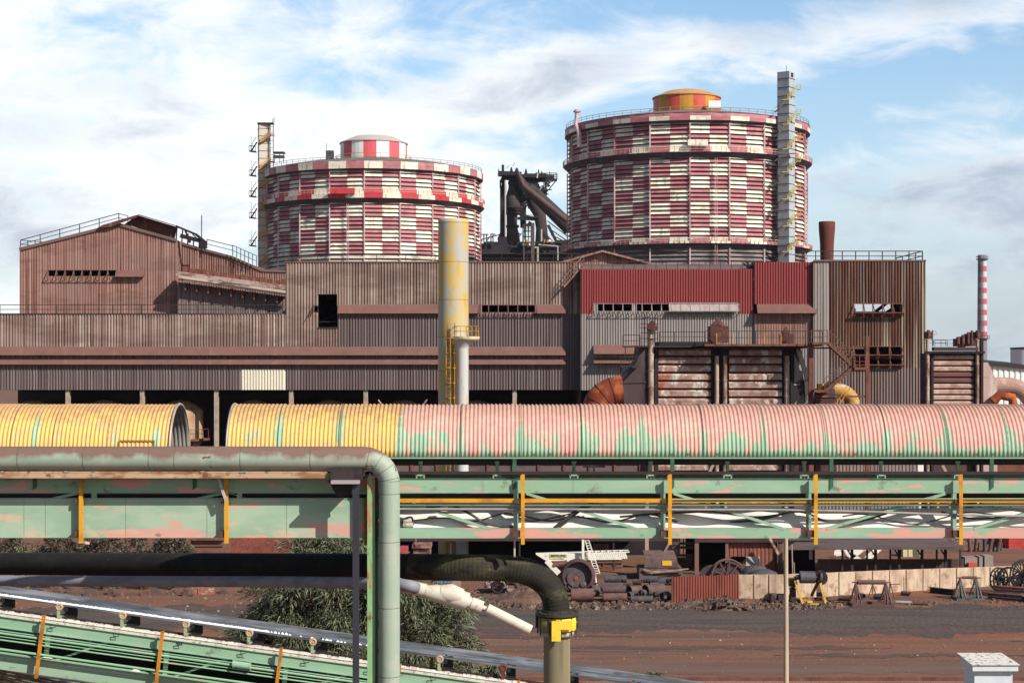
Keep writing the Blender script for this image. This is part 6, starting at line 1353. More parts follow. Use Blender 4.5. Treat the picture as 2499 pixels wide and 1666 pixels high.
spipe(1590,1830,486,612,92.9,scm,'widest scrap pipe with a black open mouth next to the red fence', 30)
spipe(1600,1760,408,478,95.6,scd,'crushed grey scrap pipe at the back right of the pile', -12)
spipe(1700,1885,420,500,96.,scd,'long grey scrap pipe half hidden by the red fence', 8)
spipe(1400,1520,478,520,94.6,scm,'narrow scrap pipe wedged in the middle of the pile', -25)
spipe(860,950,470,540,93.5,scm,'small upturned ring of pipe at the left foot of the big wheel', 70)
spipe(975,1075,466,530,93.8,scm,'small open pipe ring under the big wheel', 80)
spipe(1060,1200,498,610,92.8,scd,'grey scrap coil behind the fat reddish pipe', 55)
spipe(1750,1880,560,650,91.9,scd,'short dark pipe stub touching the red fence', 60)
spipe(1130,1215,470,530,94.2,scm,'short upright ring of pipe between the big wheel and the topmost pipe', 65)
spipe(1445,1500,560,640,92.0,scd,'dark pipe end peeping out right of the red streaked pipe', 50)
spipe(1500,1600,440,500,94.8,scm,'brown pipe lying across the middle back of the pile', -20)
spipe(1660,1760,470,520,94.2,scd,'dented dark pipe on top of the widest scrap pipe', 15)
spipe(1330,1420,440,490,94.4,scd,'small dark pipe tucked under the right end of the topmost grey one', -40)
spipe(1560,1640,540,610,92.1,scd,'black mouthed pipe stub between the two right hand open pipes', 55)
spipe(1820,1890,430,480,95.2,scm,'short pipe piece resting high against the red fence', -50)
# big rusty wheel
yw = 96.
wh = thing('flywheel', 'big dark rusty flywheel with small red hub, leaning behind the scrap pipes', 'wheel', (X(1413,yw),yw,0))
c_ = P(1411,1413,yw); c_.z = max(c_.z, .9); m_ = MB()
nrm = Vector((-.12,-1,.12)).normalized()
m_.tube([c_-nrm*.35, c_+nrm*.35], .92, 36, False); m_.ring(c_+nrm*.35, nrm, .86, .09, 40, 8); m_.ring(c_+nrm*.05, nrm, .9, .13, 40, 8); m_.build('rim', M('wheel_brown', C(88,62,62), [(C(60,44,46),(1.5,1.5,1.5),.45,.65,.8)], .7), wh)
m_ = MB(); m_.disc(c_+nrm*.12, nrm, .86, 36); m_.build('disc', scd, wh)
c2_ = c_+nrm*.16+Vector((-.12,0,-.12)); m_ = MB(); m_.tube([c2_-nrm*.1, c2_+nrm*.06], .52, 28); m_.build('plate', M('wheel_plate', C(100,82,84), [(C(74,66,70),(2,2,2),.45,.65,.8)], .6), wh)
m_ = MB(); m_.ring(c2_+nrm*.08, nrm, .075, .03, 16, 6); m_.build('hub', M('hub_red', C(190,96,76), [], .6), wh)
# crane boom
yb = 98.
cb = thing('crane_boom', 'white lattice crane boom with a lettered plate lying across the yard', 'crane boom', (X(1400,yb),yb,0))
wht = M('boom_white', C(236,230,214), [(C(196,150,130),(1.5,1.5,1.5),.6,.68,.7), (C(206,196,180),(3,3,3),.5,.7,.5)], .6)
def B_(u, v, Y=yb): return P(*uv11(u, v), Y)
m_ = MB(); fr = [B_(580,205), B_(720,200), B_(1036,192), B_(1040,255), B_(940,262), B_(900,285), B_(870,262), B_(700,268), B_(660,255)]
k_ = len(fr); bk = [p+Vector((0,.9,0)) for p in fr]
m_.poly(fr); m_.poly(bk[::-1])
for i in range(k_): m_.poly([fr[i], fr[(i+1)%k_], bk[(i+1)%k_], bk[i]])
m_.bar(B_(680,262), B_(800,385), .22, .3); m_.build('boom_head', wht, cb)
m_ = MB()
for yy in (0, .9):
    m_.bar(B_(1036,194)+Vector((0,yy,0)), B_(1475,180)+Vector((0,yy,0)), .06); m_.bar(B_(1038,253)+Vector((0,yy,0)), B_(1400,248)+Vector((0,yy,0)), .06)
for i in range(21):
    u = 1038+i*19.5; u2 = u+(24 if i < 16 else 20)
    for yy in (0,): m_.bar(B_(u,192-i*.5)+Vector((0,yy,0)), B_(min(u2,1465),252-i*.4)+Vector((0,yy,0)), .065 if i < 15 else .05, .1)
    if i % 3 == 0: m_.bar(B_(u,192-i*.5), B_(u,192-i*.5)+Vector((0,.9,0)), .08)
m_.build('lattice', wht, cb)
m_ = MB(); m_.box(X(1160+708/3.92,yb),X(1160+876/3.92,yb),yb-.03,yb-.01,Z(1300+229/3.92,yb),Z(1300+203/3.92,yb)); m_.build('name_plate', M('plate_ochre', C(190,180,130), [], .6), cb)
m_ = MB(); m_.box(X(1160+708/3.92,yb),X(1160+850/3.92,yb),yb-.03,yb-.01,Z(1300+249/3.92,yb),Z(1300+229.3/3.92,yb)); m_.build('lower_plate', M('plate_yellowish', C(206,196,140), [(C(130,120,90),(6,6,9),.5,.6,.6)], .6), cb)
p_ = B_(792,216,yb-.05); text_obj('BENCINI', 'lettering', .2, blk, cb, p_, xs=1.15)
m_ = MB(); m_.tube([B_(740,312), B_(880,280)], .16, 10); m_.build('hydraulic_ram', scr, cb)
m_ = MB(); m_.box(X(1350,yb+2),X(1384,yb+2),yb+1.6,yb+3,0,Z(1369,yb+2)); m_.box(X(1352,yb+2)+.1,X(1384,yb+2),yb+1.5,yb+1.6,Z(1392,yb+2),Z(1376,yb+2)); tag(m_.build('red_machine_body', M('dull_red_body', C(150,66,66), [(C(110,50,48),(2,2,2),.5,.65,.7)], .6), loc=(X(1367,yb+2),yb+2,0)), 'dull red machine body just under the white crane boom', 'machine')
ld = MB(); a = P(1424,1376,yb-.3); ld.bar(P(1423,1316,yb-.3), P(1423,1379,yb-.3), .14); ld.bar((P(1423,1379,yb-.3)), (X(1423,yb-.3), yb-.3, 0), .1); tag(ld.build('white_stake', wht, loc=(X(1423,yb-.3),yb-.3,0)), 'upright white stake behind the crane boom', 'stake')
ld = MB()
p0, p1 = P(1428,1318,yb-.35), P(1452,1398,yb-.35)
for dx in (0,.22): ld.bar(p0+Vector((dx,0,0)), p1+Vector((dx*1.3,0,0)), .06)
for i in range(14): q = p0.lerp(p1,i/13); ld.bar(q, q+Vector((.24,0,0)), .04)
ld.bar(p1, (p1.x+.1, p1.y-.2, 0), .06); tag(ld.build('leaning_ladder', wht, loc=(p1.x,p1.y,0)), 'narrow white ladder leaning beside the white stake', 'ladder')

# ---------------------------------------------------------------- open sheds behind the yard
sd_ = thing('open_shed', 'long dark open-fronted workshop shed behind the crane boom', 'shed', (X(1300,106),106,0)); yd = 106.
m_ = MB(); m_.box(X(960,yd+8),X(1660,yd+8),yd+8,yd+8.2,0,Z(1232,yd)); m_.build('back_wall', M('very_dark_sheet', C(36,32,34), [(C(60,48,46),(.5,.5,.5),.5,.7,.6)], .9), sd_)
m_ = MB(); m_.box(X(960,yd),X(1672,yd),yd-.5,yd+8.3,Z(1240,yd),Z(1234,yd)); m_.box(X(960,yd),X(1640,yd),yd-.4,yd-.3,Z(1318,yd),Z(1240,yd)-.01); m_.build('roof', M('shed_brown_roof', C(74,56,54), [(C(52,42,42),(.5,.5,.5),.5,.7,.7)], .9), sd_)
m_ = MB()
for px in (1100,1268,1497,1420): m_.box(X(px-2,yd),X(px+2,yd),yd-.3,yd-.15,0,Z(1300,yd))
m_.build('post', darksteel, sd_)
m_ = MB(); m_.box(X(1448,yd+1),X(1486,yd+1),yd+1,yd+1.2,Z(1345,yd+1),Z(1326,yd+1)); m_.box(X(1425,yd+1),X(1520,yd+1),yd+.9,yd+1,0,Z(1368,yd+1)); m_.build('stored_panel', M('shed_panel', C(128,96,84), [(C(90,66,58),(1.5,1.5,1.5),.48,.62,.8), (C(156,126,108),(3,3,3),.6,.7,.6)], .85), sd_)
m_ = MB()
for px in (1455,1467,1476): m_.bar(P(px,1326,yd+.9),P(px,1346,yd+.9),.07)
for px in (1428,1473,1500): m_.bar(P(px,1370,yd+.8),P(px,1400,yd+.8),.08)
for py in (1372,1383): m_.bar(P(1425,py,yd+.8),P(1520,py,yd+.8),.06)
m_.bar(P(1425,1385,yd+.8),P(1455,1378,yd+.8),.05); m_.bar(P(1480,1395,yd+.8),P(1510,1374,yd+.8),.05); m_.build('rack_frame', ruststeel, sd_)
yq = 103.
ps = thing('pipe_trestle', 'tall pale post with a long slanting brace in front of the open shed', 'post', (X(1579,yq),yq,0))
m_ = MB(); m_.box(X(1574,yq),X(1583,yq),yq-.1,yq+.12,0,Z(1225,yq)); m_.build('post', M('pale_pink_post', C(170,144,130), [(C(120,92,80),(2,2,.8),.48,.62,.8)], .8), ps)
m_ = MB(); m_.bar(P(1632,1327,yq-.3), P(1590,1404,yq-.3), .13); m_.build('brace', MATS['pale_pink_post'], ps)
tk_ = thing('flat_trailer', 'grey brown tilted metal skip with a small yellow plate in front of the shed', 'skip', (X(1612,101),101,0)); yt = 101.
m_ = MB(); pts = [P(1575,1362,yt), P(1652,1363,yt), P(1658,1384,yt), P(1572,1384,yt)]; m_.poly(pts); m_.poly([pts[0],pts[1],pts[1]+Vector((0,2,.3)),pts[0]+Vector((0,2,.3))]); m_.poly([pts[1],pts[2],pts[2]+Vector((0,2,0)),pts[1]+Vector((0,2,.3))]); m_.box(X(1560,yt),X(1665,yt),yt,yt+2,0,Z(1386,yt)); m_.build('body', M('skip_grey_brown', C(112,90,84), [(C(84,66,62),(1.2,1.2,1.2),.48,.62,.8)], .8), tk_)
m_ = MB(); m_.box(X(1616,yt),X(1639,yt),yt-.05,yt-.02,Z(1379,yt),Z(1367,yt)); m_.build('yellow_plate', M('sign_yellow', C(222,176,60), [], .6), tk_)
m_ = MB(); m_.bar(P(1585,1394,yt-.2),P(1665,1391,yt-.2),.08); m_.bar(P(1588,1398,yt-.4),P(1680,1387,yt-.4),.07); m_.bar(P(1570,1389,yt-.1),P(1600,1397,yt-.3),.1); m_.build('loose_bar', MATS['pale_pink_post'], tk_)
# framework with pipes right of the post
m_ = MB(); yk = 107.
for py in (1325,1335,1354,1362): m_.bar(P(1640,py,yk),P(1692,py,yk),.12,.16)
for px in (1655,1668): m_.bar(P(px,1312,yk),P(px,1362,yk),.06)
m_.box(X(1640,yk),X(1692,yk),yk+.5,yk+.7,0,Z(1364,yk)); tag(m_.build('pipe_rack', M('rack_brown', C(104,80,70), [(C(60,46,42),(1.5,1.5,1.5),.48,.62,.8)], .8), loc=(X(1666,yk),yk,0)), 'low brown pipe rack between the skip and the brown shed post', 'rack')
bs = thing('brown_shed', 'reddish brown corrugated shed with a pale sliding door behind the red fence', 'shed', (X(1830,104),104,0)); ybs = 104.
m_ = MB(); dr = (X(1783,ybs), X(1852,ybs), 0, Z(1357,ybs)); m_.corr(X(1777,ybs), X(1897,ybs), 0, Z(1322,ybs), ybs, .25, .04, holes=[dr]); m_.build('wall', M('shed_red_brown', C(138,84,72), [(C(104,60,52),(1,1,.4),.48,.62,.8), (C(164,100,70),(.8,.8,.8),.58,.66,.6)], .8), bs)
m_ = MB(); m_.box(X(1820,ybs),X(1853,ybs),ybs-.12,ybs-.06,0,Z(1357,ybs)); m_.build('door', M('pale_door', C(186,182,176), [(C(150,144,138),(2,2,1),.5,.7,.5)], .6), bs)
m_ = MB(); m_.bar(P(1822,1359,ybs-.2),P(1850,1384,ybs-.2),.07); m_.bar(P(1820,1386,ybs-.2),P(1853,1386,ybs-.2),.05); m_.build('door_brace', darksteel, bs)
m_ = MB(); m_.box(X(1694,ybs),X(1910,ybs),ybs-.4,ybs+6,Z(1321,ybs),Z(1312,ybs)); m_.build('roof', MATS['shed_brown_roof'], bs)
m_ = MB(); m_.box(X(1694,ybs),X(1704,ybs),ybs-.35,ybs-.1,0,Z(1322,ybs)); m_.box(X(1769,ybs),X(1776,ybs),ybs-.3,ybs-.1,0,Z(1322,ybs)); m_.box(X(1898,ybs),X(1908,ybs),ybs-.3,ybs-.1,0,Z(1322,ybs)); m_.build('post', M('shed_post', C(124,92,80), [(C(84,60,54),(1.5,1.5,.6),.48,.62,.8)], .8), bs)
m_ = MB(); m_.box(X(1694,ybs),X(1910,ybs),ybs+5,ybs+5.2,0,Z(1322,ybs)); m_.build('back_wall', MATS['very_dark_sheet'], bs)
m_ = MB(); m_.bar(P(1878,1312,ybs-1),P(1912,1375,ybs-1),.16); e = P(1912,1375,ybs-1); m_.bar(e,(e.x+.3,e.y,0),.16); tag(m_.build('leaning_pipe', M('mottled_pale_pipe', C(190,166,144), [(C(110,76,62),(1.5,1.5,2),.5,.58,.9)], .7), loc=(e.x+.3,e.y,0)), 'mottled pale pipe slanting in front of the brown shed', 'pipe')
# spoked reels
def reel(px, py, rpx, Y, label, ns=10, tilt=0, mat=None, tube=.05):
    c = P(px, py, Y); r_ = rpx*Y/F; c.z = max(c.z, r_+.02) if py+rpx > 1400 and Y < 96 else c.z
    t = thing('spoked_wheel', label, 'wheel', (c.x, c.y, max(0, c.z-r_)), 'spoked cable reels')
    n_ = Vector((math.sin(R(tilt)), -math.cos(R(tilt)), 0)); u = Vector((math.cos(R(tilt)), math.sin(R(tilt)), 0)); w_ = Vector((0,0,1))
    for o in (-.12, .12):
        m_ = MB(); cc = c+n_*o; m_.ring(cc, n_, r_-tube, tube, 36, 7); m_.build('rim', mat, t)
        m_ = MB()
        for k in range(ns): a = 6.283*k/ns+.2; e = u*math.cos(a)+w_*math.sin(a); m_.bar(cc+e*r_*.12, cc+e*(r_-tube), tube*1.1)
        m_.build('spokes', mat, t)
    m_ = MB(); m_.tube([c-n_*.25, c+n_*.25], r_*.15, 16); m_.build('hub', mat, t); return t
wm = M('black_wheel', C(44,38,38), [(C(74,58,54),(3,3,3),.5,.65,.7)], .7)
y_ = 96.; reel(1775, 1406, 44, y_+1, 'large brown spoked wheel half hidden behind the red fence', 10, 12, M('brown_wheel', C(104,76,70), [(C(70,50,48),(2,2,2),.5,.65,.7)], .8), .05)
m_ = MB(); c_ = P(1790,1408,y_+1.2); m_.disc(c_, (0,-1,0), .95, 32); m_.disc(c_+Vector((0,.06,0)), (0,1,0), .95, 32); m_.disc(P(1737,1410,y_+.9), (-.4,-1,.3), .8, 24); tag(m_.build('reel_flange', scm, loc=(c_.x, c_.y, 0)), 'solid brown round plate behind the large spoked wheel', 'plate')
m_ = MB(); y3 = 95.; m_.lathe(X(1862,y3), y3, [(1.,0),(.98,.9),(.8,1.25),(.4,1.42),(.02,1.46)], 24); m_.lathe(X(1843,y3+.6), y3+.6, [(1.,0),(.9,1.0),(.6,1.5),(.02,1.6)], 24); tag(m_.build('covered_drum', scd, loc=(X(1855,y3),y3,0)), 'rounded grey drum showing over the cream fence by the brown shed', 'drum')
reel(2438, 1412, 29, 94.3, 'leftmost black spoked wheel at the right end of the fence', 10, 35, wm)
reel(2464, 1413, 31, 94.0, 'second black spoked wheel from the left at the right end of the fence', 10, -10, wm)
reel(2497, 1400, 36, 94.8, 'largest black spoked wheel cut by the right edge', 12, 20, wm)
reel(2510, 1420, 28, 93.6, 'lowest black spoked wheel at the right edge', 10, -30, wm)

# ---------------------------------------------------------------- winch and roller stands
def uv16(u, v): return 1840+u/8.4, 1320+v/8.4
yy = 91.; wi = thing('yellow_winch', 'yellow A-frame winch with a dark grey drum, beside the lamp pole', 'winch', (X(1975,yy),yy,0))
def W_(u, v, Y=yy):
    p = P(*uv16(u, v), Y); p.z = max(p.z, .02); return p
ylw = M('winch_yellow', C(226,178,92), [(C(176,120,60),(2,2,2),.5,.66,.7), (C(110,80,56),(5,5,5),.64,.74,.7)], .6); ylo = M('winch_olive', C(104,90,48), [(C(70,60,40),(2,2,2),.5,.65,.7)], .7)
m_ = MB(); m_.bar(W_(845,800), W_(1000,1285), .2, .14); m_.bar(W_(1340,790), W_(1475,1285), .2, .14); m_.build('front_leg', ylw, wi)
m_ = MB(); m_.bar(W_(1330,800,yy+.2), W_(1180,1110,yy+1.6), .13); m_.bar(W_(845,800,yy+.2), W_(740,1150,yy+1.6), .16); m_.box(X(uv16(700,0)[0],yy+1),X(uv16(850,0)[0],yy+1),yy+.5,yy+1.2,Z(1434,yy),Z(1415,yy)); m_.build('rear_leg', ylo, wi)
m_ = MB(); m_.tube([W_(940,735), W_(1245,735)], .68*1.0*.5, 24); m_.build('drum', M('drum_grey', C(86,84,86), [(C(120,116,112),(1.5,1.5,1.5),.55,.65,.5), (C(60,56,58),(3,3,3),.5,.65,.6)], .6), wi)
m_ = MB(); m_.tube([W_(820,740), W_(1400,740)], .07, 10); m_.disc(W_(1365,745,yy-.05),(-.6,-1,0),.42,24); m_.tube([W_(1345,740,yy),W_(1385,745,yy)],.3,20); m_.tube([W_(860,735),W_(940,735)],.14,12); m_.build('shaft', scd, wi)
m_ = MB(); m_.bar(W_(1000,1185,yy+.3), W_(1420,1185,yy+.3), .14, .2); m_.bar(W_(1000,1250), W_(1420,1250), .14, .16); m_.bar(W_(740,1290,yy+.8), W_(1500,1290,yy), .12, .1); m_.build('base_frame', M('base_brown', C(104,76,60), [(C(190,144,80),(1.5,1.5,1.5),.56,.62,.8)], .8), wi)
m_ = MB(); m_.bar(W_(1090,1240,yy-.1), W_(1200,1240,yy-.1), .1, .12); m_.bar(W_(1150,1305,yy-.1), W_(1330,1305,yy-.1), .08, .08); m_.build('base_plate', ylw, wi)
m_ = MB(); m_.box(X(uv16(750,0)[0],yy+.8),X(uv16(850,0)[0],yy+.8),yy+.6,yy+1.2,0,Z(uv16(0,960)[1],yy+.8)); m_.box(X(uv16(460,0)[0],yy+1),X(uv16(640,0)[0],yy+1),yy+.3,yy+1.2,0,Z(uv16(0,1080)[1],yy+1)); m_.build('motor', M('motor_brown', C(70,52,50), [(C(120,96,84),(3,3,3),.56,.66,.7)], .8), wi)
m_ = MB(); m_.box(X(uv16(340,0)[0],yy+.6),X(uv16(450,0)[0],yy+.6),yy+.4,yy+.9,0,.5); tag(m_.build('gear_lump', MATS['motor_brown'], loc=(X(1885,yy),yy+.6,0)), 'small dark gear lump on the ground left of the winch', 'scrap')
m_ = MB(); m_.bar(W_(780,60,95.5), W_(795,740,95.5), .06); m_.bar(W_(820,430,95.5), W_(835,720,95.5), .05); m_.bar(W_(795,740,95.5), (W_(795,740,95.5).x,95.5,0), .06); tag(m_.build('thin_conduit', MATS['pale_pink_post'], loc=(X(1934,95.5),95.5,0)), 'thin pale upright conduit right of the lamp pole, behind the winch', 'pipe')
def uv15(u, v): return 2040+u/5.124, 1290+v/5.124
def stand(label, Y, u0, u1, vt, vb, r0, r1, rv0, rv1, mat):
    t = thing('roller_stand', label, 'roller stand', (X(uv15((u0+u1)/2,0)[0],Y),Y,0), 'trestle stands with a roller')
    def S(u, v, dy=0):
        p = P(*uv15(u, v), Y); p.y += dy; return p
    for n, uu in enumerate((u0, u1)):
        m_ = MB(); top = S(uu, vt+15)
        for du, dy in ((-48,-.5),(48,-.5),(-42,.6),(42,.6)):
            ft = S(uu+du, vb, dy); ft.z = .12; m_.bar(top, ft, .075)
        ft = S(uu, vb, -.5); ft.z = .12; m_.bar(top, ft, .07); m_.build('trestle', mat, t)
    m_ = MB()
    for dy in (-.55,.6): a, b_ = S(u0-75,vb,dy), S(u1+75,vb,dy); a.z = b_.z = .07; m_.bar(a,b_,.12)
    for uu in (u0-60,u1+60): a, b_ = S(uu,vb,-.55), S(uu,vb,.6); a.z = b_.z = .08; m_.bar(a,b_,.1)
    m_.build('base_frame', mat, t)
    rr = (rv1-rv0)/2/5.124*Y/F; m_ = MB(); m_.tube([S(r0,(rv0+rv1)/2), S(r1,(rv0+rv1)/2)], rr, 18); m_.build('roller', scr, t)
    m_ = MB(); m_.tube([S(u0-50,(rv0+rv1)/2+2), S(u1+60,(rv0+rv1)/2+3)], .035, 8); m_.build('axle', ruststeel, t)
st1 = M('stand_brown', C(100,72,68), [(C(70,50,50),(3,3,3),.5,.65,.7)], .75); st2 = M('stand_grey', C(96,98,92), [(C(66,56,52),(3,3,3),.5,.62,.8)], .75)
stand('brown roller stand with a long reddish roller, second stand from the lamp pole', 90.6, 250, 625, 650, 960, 270, 618, 635, 693, st1)
stand('grey green roller stand with a short reddish roller near the spoked wheels', 92.9, 1552, 1750, 600, 880, 1578, 1760, 588, 624, st2)
stm = st1
m_ = MB(); pA = P(*uv15(460,700), 93.2); 
for du in (-60, 55): f_ = P(*uv15(460+du,880), 93.2); f_.z = .03; m_.bar(pA, f_, .05)
m_.disc(P(*uv15(405,880), 93.0), (0,-1,0), .12, 12); m_.bar(P(*uv15(680,690),92.8), P(*uv15(800,688),92.8), .05)
for du in (-10, 50): f_ = P(*uv15(680+du,880), 92.8); f_.z = .03; m_.bar(P(*uv15(680,680), 92.8), f_, .05)
tag(m_.build('thin_trestle', st1, loc=(pA.x,93.2,0)), 'thin spindly trestle standing just behind the brown roller stand', 'trestle')
for k, (u0, u1, v, rr_, Y, mt, lb) in enumerate(((40,180,888,.16,92.4,scr,'short pink pipe on the ground left of the brown roller stand'),(290,350,880,.18,93,scd,'dark pipe end on the ground between the legs of the brown roller stand'),(480,600,888,.16,93,scd,'dark short pipe on the ground behind the right trestle of the brown roller stand'),(750,950,915,.09,91.2,M('silver_pipe', C(170,172,172), [(C(110,100,96),(3,3,3),.5,.62,.8)], .5),'silver flecked pipe lying right of the brown roller stand'),(960,1150,942,.09,90.8,scr,'reddish bar lying at the end of the silver flecked pipe'),(820,925,830,.13,94.5,scm,'brown pipe stub lying by the cream fence'))):
    a, b_ = P(*uv15(u0,v),Y), P(*uv15(u1,v+6),Y-.3); a.z = b_.z = rr_; m_ = MB(); m_.hollow(a,b_,rr_,rr_*.15,16); tag(m_.build('ground_pipe', mt, loc=(a.x,a.y,0)), lb, 'pipe', 'loose pipes lying in front of the fence')
for k, (u0, v0, u1, v1, w_, Y, mt, lb) in enumerate(((1180,770,1480,810,.3,95,darksteel,'dark steel beam lying against the fence left of the grey green stand'),(1900,830,2340,872,.35,92.5,scr,'reddish steel beam lying in front of the spoked wheels'),(1980,790,2400,830,.3,93.6,M('pink_beam', C(150,100,96), [(C(110,74,72),(2,2,2),.5,.65,.7)], .8),'pinkish steel beam stacked behind the reddish one by the spoked wheels'),(2240,830,2440,840,.3,92.,scm,'brown flat beam lying lowest at the right edge'))):
    a, b_ = P(*uv15(u0,v0),Y+.5), P(*uv15(u1,v1),Y-.6); a.z = w_/2+.01; b_.z = w_/2+.01
    if k == 2: a.z += .3; b_.z += .3
    m_ = MB(); m_.bar(a,b_,w_,.05); m_.bar(a+Vector((0,0,w_/2)),b_+Vector((0,0,w_/2)),w_*.9,.05); m_.bar(a-Vector((0,0,w_/2-.03)),b_-Vector((0,0,w_/2-.03)),w_*.9,.05); m_.bar(a,b_,.05,w_); tag(m_.build('steel_beam', mt, loc=(a.x,a.y,0)), lb, 'beam', 'steel beams lying by the fence')

# ---------------------------------------------------------------- canopy, band wall and things behind the fence at the right
cn = thing('flat_canopy', 'flat brown sheet canopy on dark strutted posts above the cream fence', 'canopy', (X(2150,104),104,0)); yc2 = 104.
m_ = MB(); m_.poly([P(1925,1318,100), P(2040,1336,100), P(2350,1334,100), P(2290,1312,110), P(1925,1308,112)]); m_.poly([P(1925,1320,100), P(2040,1338.5,100), P(2350,1336.5,100), P(2350,1334,100), P(2040,1336,100), P(1925,1318,100)])
a = P(2040,1336,100); z_ = a.z
m_ = MB(); m_.raw([P(1920,1335,100), P(2352,1334,100), P(2290,1310,108), P(1960,1310,108)]+[p+Vector((0,0,-.15)) for p in (P(1920,1335,100), P(2352,1334,100), P(2290,1310,108), P(1960,1310,108))], [(0,1,2,3),(7,6,5,4),(0,4,5,1),(1,5,6,2),(2,6,7,3),(3,7,4,0)]); m_.build('roof', M('canopy_brown', C(100,84,80), [(C(78,64,62),(.6,.6,.6),.48,.62,.8), (C(126,108,100),(1.5,1.5,1.5),.58,.7,.5)], .85), cn)
m_ = MB()
for u in (80,200,390,495,680,790,1075,1260,1370,1555):
    x_ = uv15(u,0)[0]; m_.bar(P(x_,1337,101), (X(x_,101),101,0), .1)
    if u in (200,495,790,1075,1370): m_.bar(P(x_,1358,101), P(x_-13,1337,101), .08); m_.bar(P(x_,1337,101), (X(x_,101),101,0), .16)
m_.build('post', darksteel, cn)
m_ = MB(); m_.corr(X(1995,101.5), X(2352,101.5), 0, Z(1363,101.5), 101.5, .8, .03); tag(m_.build('low_brown_wall', M('low_wall_brown', C(88,66,62), [(C(66,52,50),(.6,.6,1),.48,.62,.8), (C(120,96,90),(4,1,.2),.64,.7,.6)], .85), loc=(X(2170,101.5),101.5,0)), 'low dark brown sheet wall just behind the cream fence, under the canopy', 'wall')
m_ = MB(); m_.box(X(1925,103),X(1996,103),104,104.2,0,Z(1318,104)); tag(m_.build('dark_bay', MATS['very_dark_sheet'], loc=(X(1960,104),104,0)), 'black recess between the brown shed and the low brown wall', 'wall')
m_ = MB(); m_.box(X(1975,102.5),X(1982,102.5),102.4,102.6,Z(1364,102.5),Z(1338,102.5)); tag(m_.build('hanging_board', M('greyish_white', C(190,184,178), [], .6), loc=(X(1978,102.5),102.5,Z(1364,102.5))), 'small whitish board at the left post of the canopy', 'board')
y9 = 112.
m_ = MB()
def q9(pts): m_.poly([P(*uv15(*p),y9) for p in pts]); m_.poly([P(*uv15(*p),y9)+Vector((0,.6,0)) for p in pts][::-1])
q9([(200,240),(420,240),(200,375)]); q9([(200,300),(330,375),(170,375)]); q9([(520,240),(600,240),(440,375),(370,375)]); q9([(0,290),(60,250),(70,330),(0,340)])
q9([(110,260),(180,280),(180,375),(150,330)])
tag(m_.build('white_machine_frame', M('machine_white', C(236,232,220), [(C(140,96,80),(1.6,1.6,1.6),.6,.66,.7)], .6), loc=(X(2110,y9),y9,0)), 'white angled machine frame seen under the canopy', 'machine')
m_ = MB(); m_.box(X(2204,113),X(2246,113),113,114,0,Z(1336,113)); tag(m_.build('pale_cabinet', M('pale_yellow_cabinet', C(206,196,150), [(C(70,62,54),(.9,.9,.1),.49,.53,.9)], .7), loc=(X(2225,113),113,0)), 'pale yellow and dark cabinet under the canopy', 'cabinet')
m_ = MB(); m_.box(X(2355,104),X(2385,104),104,105,0,Z(1360,104)); m_.box(X(2390,105),X(2398,105),105,106,0,Z(1358,105)); m_.box(X(2403,105),X(2424,105),105,106,0,Z(1356,105)); tag(m_.build('grey_cabinets', M('grey_cabinet', C(150,136,130), [(C(100,88,84),(1,1,1),.5,.62,.7)], .8), loc=(X(2390,105),105,0)), 'grey cabinets right behind the cream fence, left of the spoked wheels', 'cabinet')
m_ = MB(); m_.box(X(2364,103.4),X(2384,103.4),103.4,103.9,Z(1382,103.4),Z(1374,103.4)); tag(m_.build('orange_red_crate', M('crate_red', C(206,76,56), [], .6), loc=(X(2374,103.4),103.4,Z(1382,103.4))), 'small orange red box beside the grey cabinets', 'crate')
m_ = MB(); m_.box(X(2352,104.2),X(2386,104.2),103.0,103.3,0,Z(1382,103.3)); tag(m_.build('cabinet_plinth', scd, loc=(X(2370,103),103,0)), 'dark plinth carrying the small orange red box', 'plinth')
m_ = MB(); m_.box(X(2462,118),X(2540,118),118,122,0,Z(1312,118)); tag(m_.build('red_container', M('container_red', C(190,66,62), [(C(150,50,46),(.5,.5,.5),.5,.65,.7)], .6), loc=(X(2500,118),118,0)), 'red container at the right edge under the girder', 'container')
rnd = random.Random(21); 
for i in range(5):
    px = 2365+i*19; m_ = MB(); m_.tube([P(px,1312+rnd.uniform(-4,4),116), (X(px,116)+rnd.uniform(-.2,.2),116,0)], .14, 8); m_.tube([P(px+4,1318+rnd.uniform(-4,8),116.4), (X(px+6,116),116.4,0)], .07, 6)
    tag(m_.build('upright_pipe', (scr, scm, scd)[i%3], loc=(X(px,116),116,0)), ('leftmost', 'second', 'middle', 'fourth', 'rightmost')[i]+' of the upright scrap pipes beyond the cream fence on the right', 'pipe', 'upright scrap pipes')
# scrap mounds behind
def heap(name, cx, cy, rx, ry, h, mat, seed, label, cat='heap', n=34, rough=.18):
    rnd = random.Random(seed); m_ = MB(); vv = []; K = 12
    for i in range(K+1):
        u = i/K
        for j in range(n):
            a = 6.283*j/n; r_ = u*(1+.12*math.sin(3*a+seed)+.06*math.sin(7*a)); zz = h*max(0, (1-u)**1.0*(1.0))*(1+rnd.uniform(-rough,rough)) if i < K else -.1
            vv.append((cx+rx*r_*math.cos(a)+rnd.uniform(-1,1)*rx*.02, cy+ry*r_*math.sin(a), zz if u > .0 else h))
    m_.raw(vv, [(i*n+j,(i+1)*n+j,(i+1)*n+(j+1)%n,i*n+(j+1)%n) for i in range(K) for j in range(n)], True)
    o = m_.build(name, mat, loc=(cx,cy,0)); tag(o, label, cat); return o
orem = M('red_ore', C(124,66,52), [(C(98,52,42),(.6,.6,.6),.48,.65,.8), (C(150,92,74),(2,2,2),.6,.7,.6)], .95, bump=.5, bscale=3)
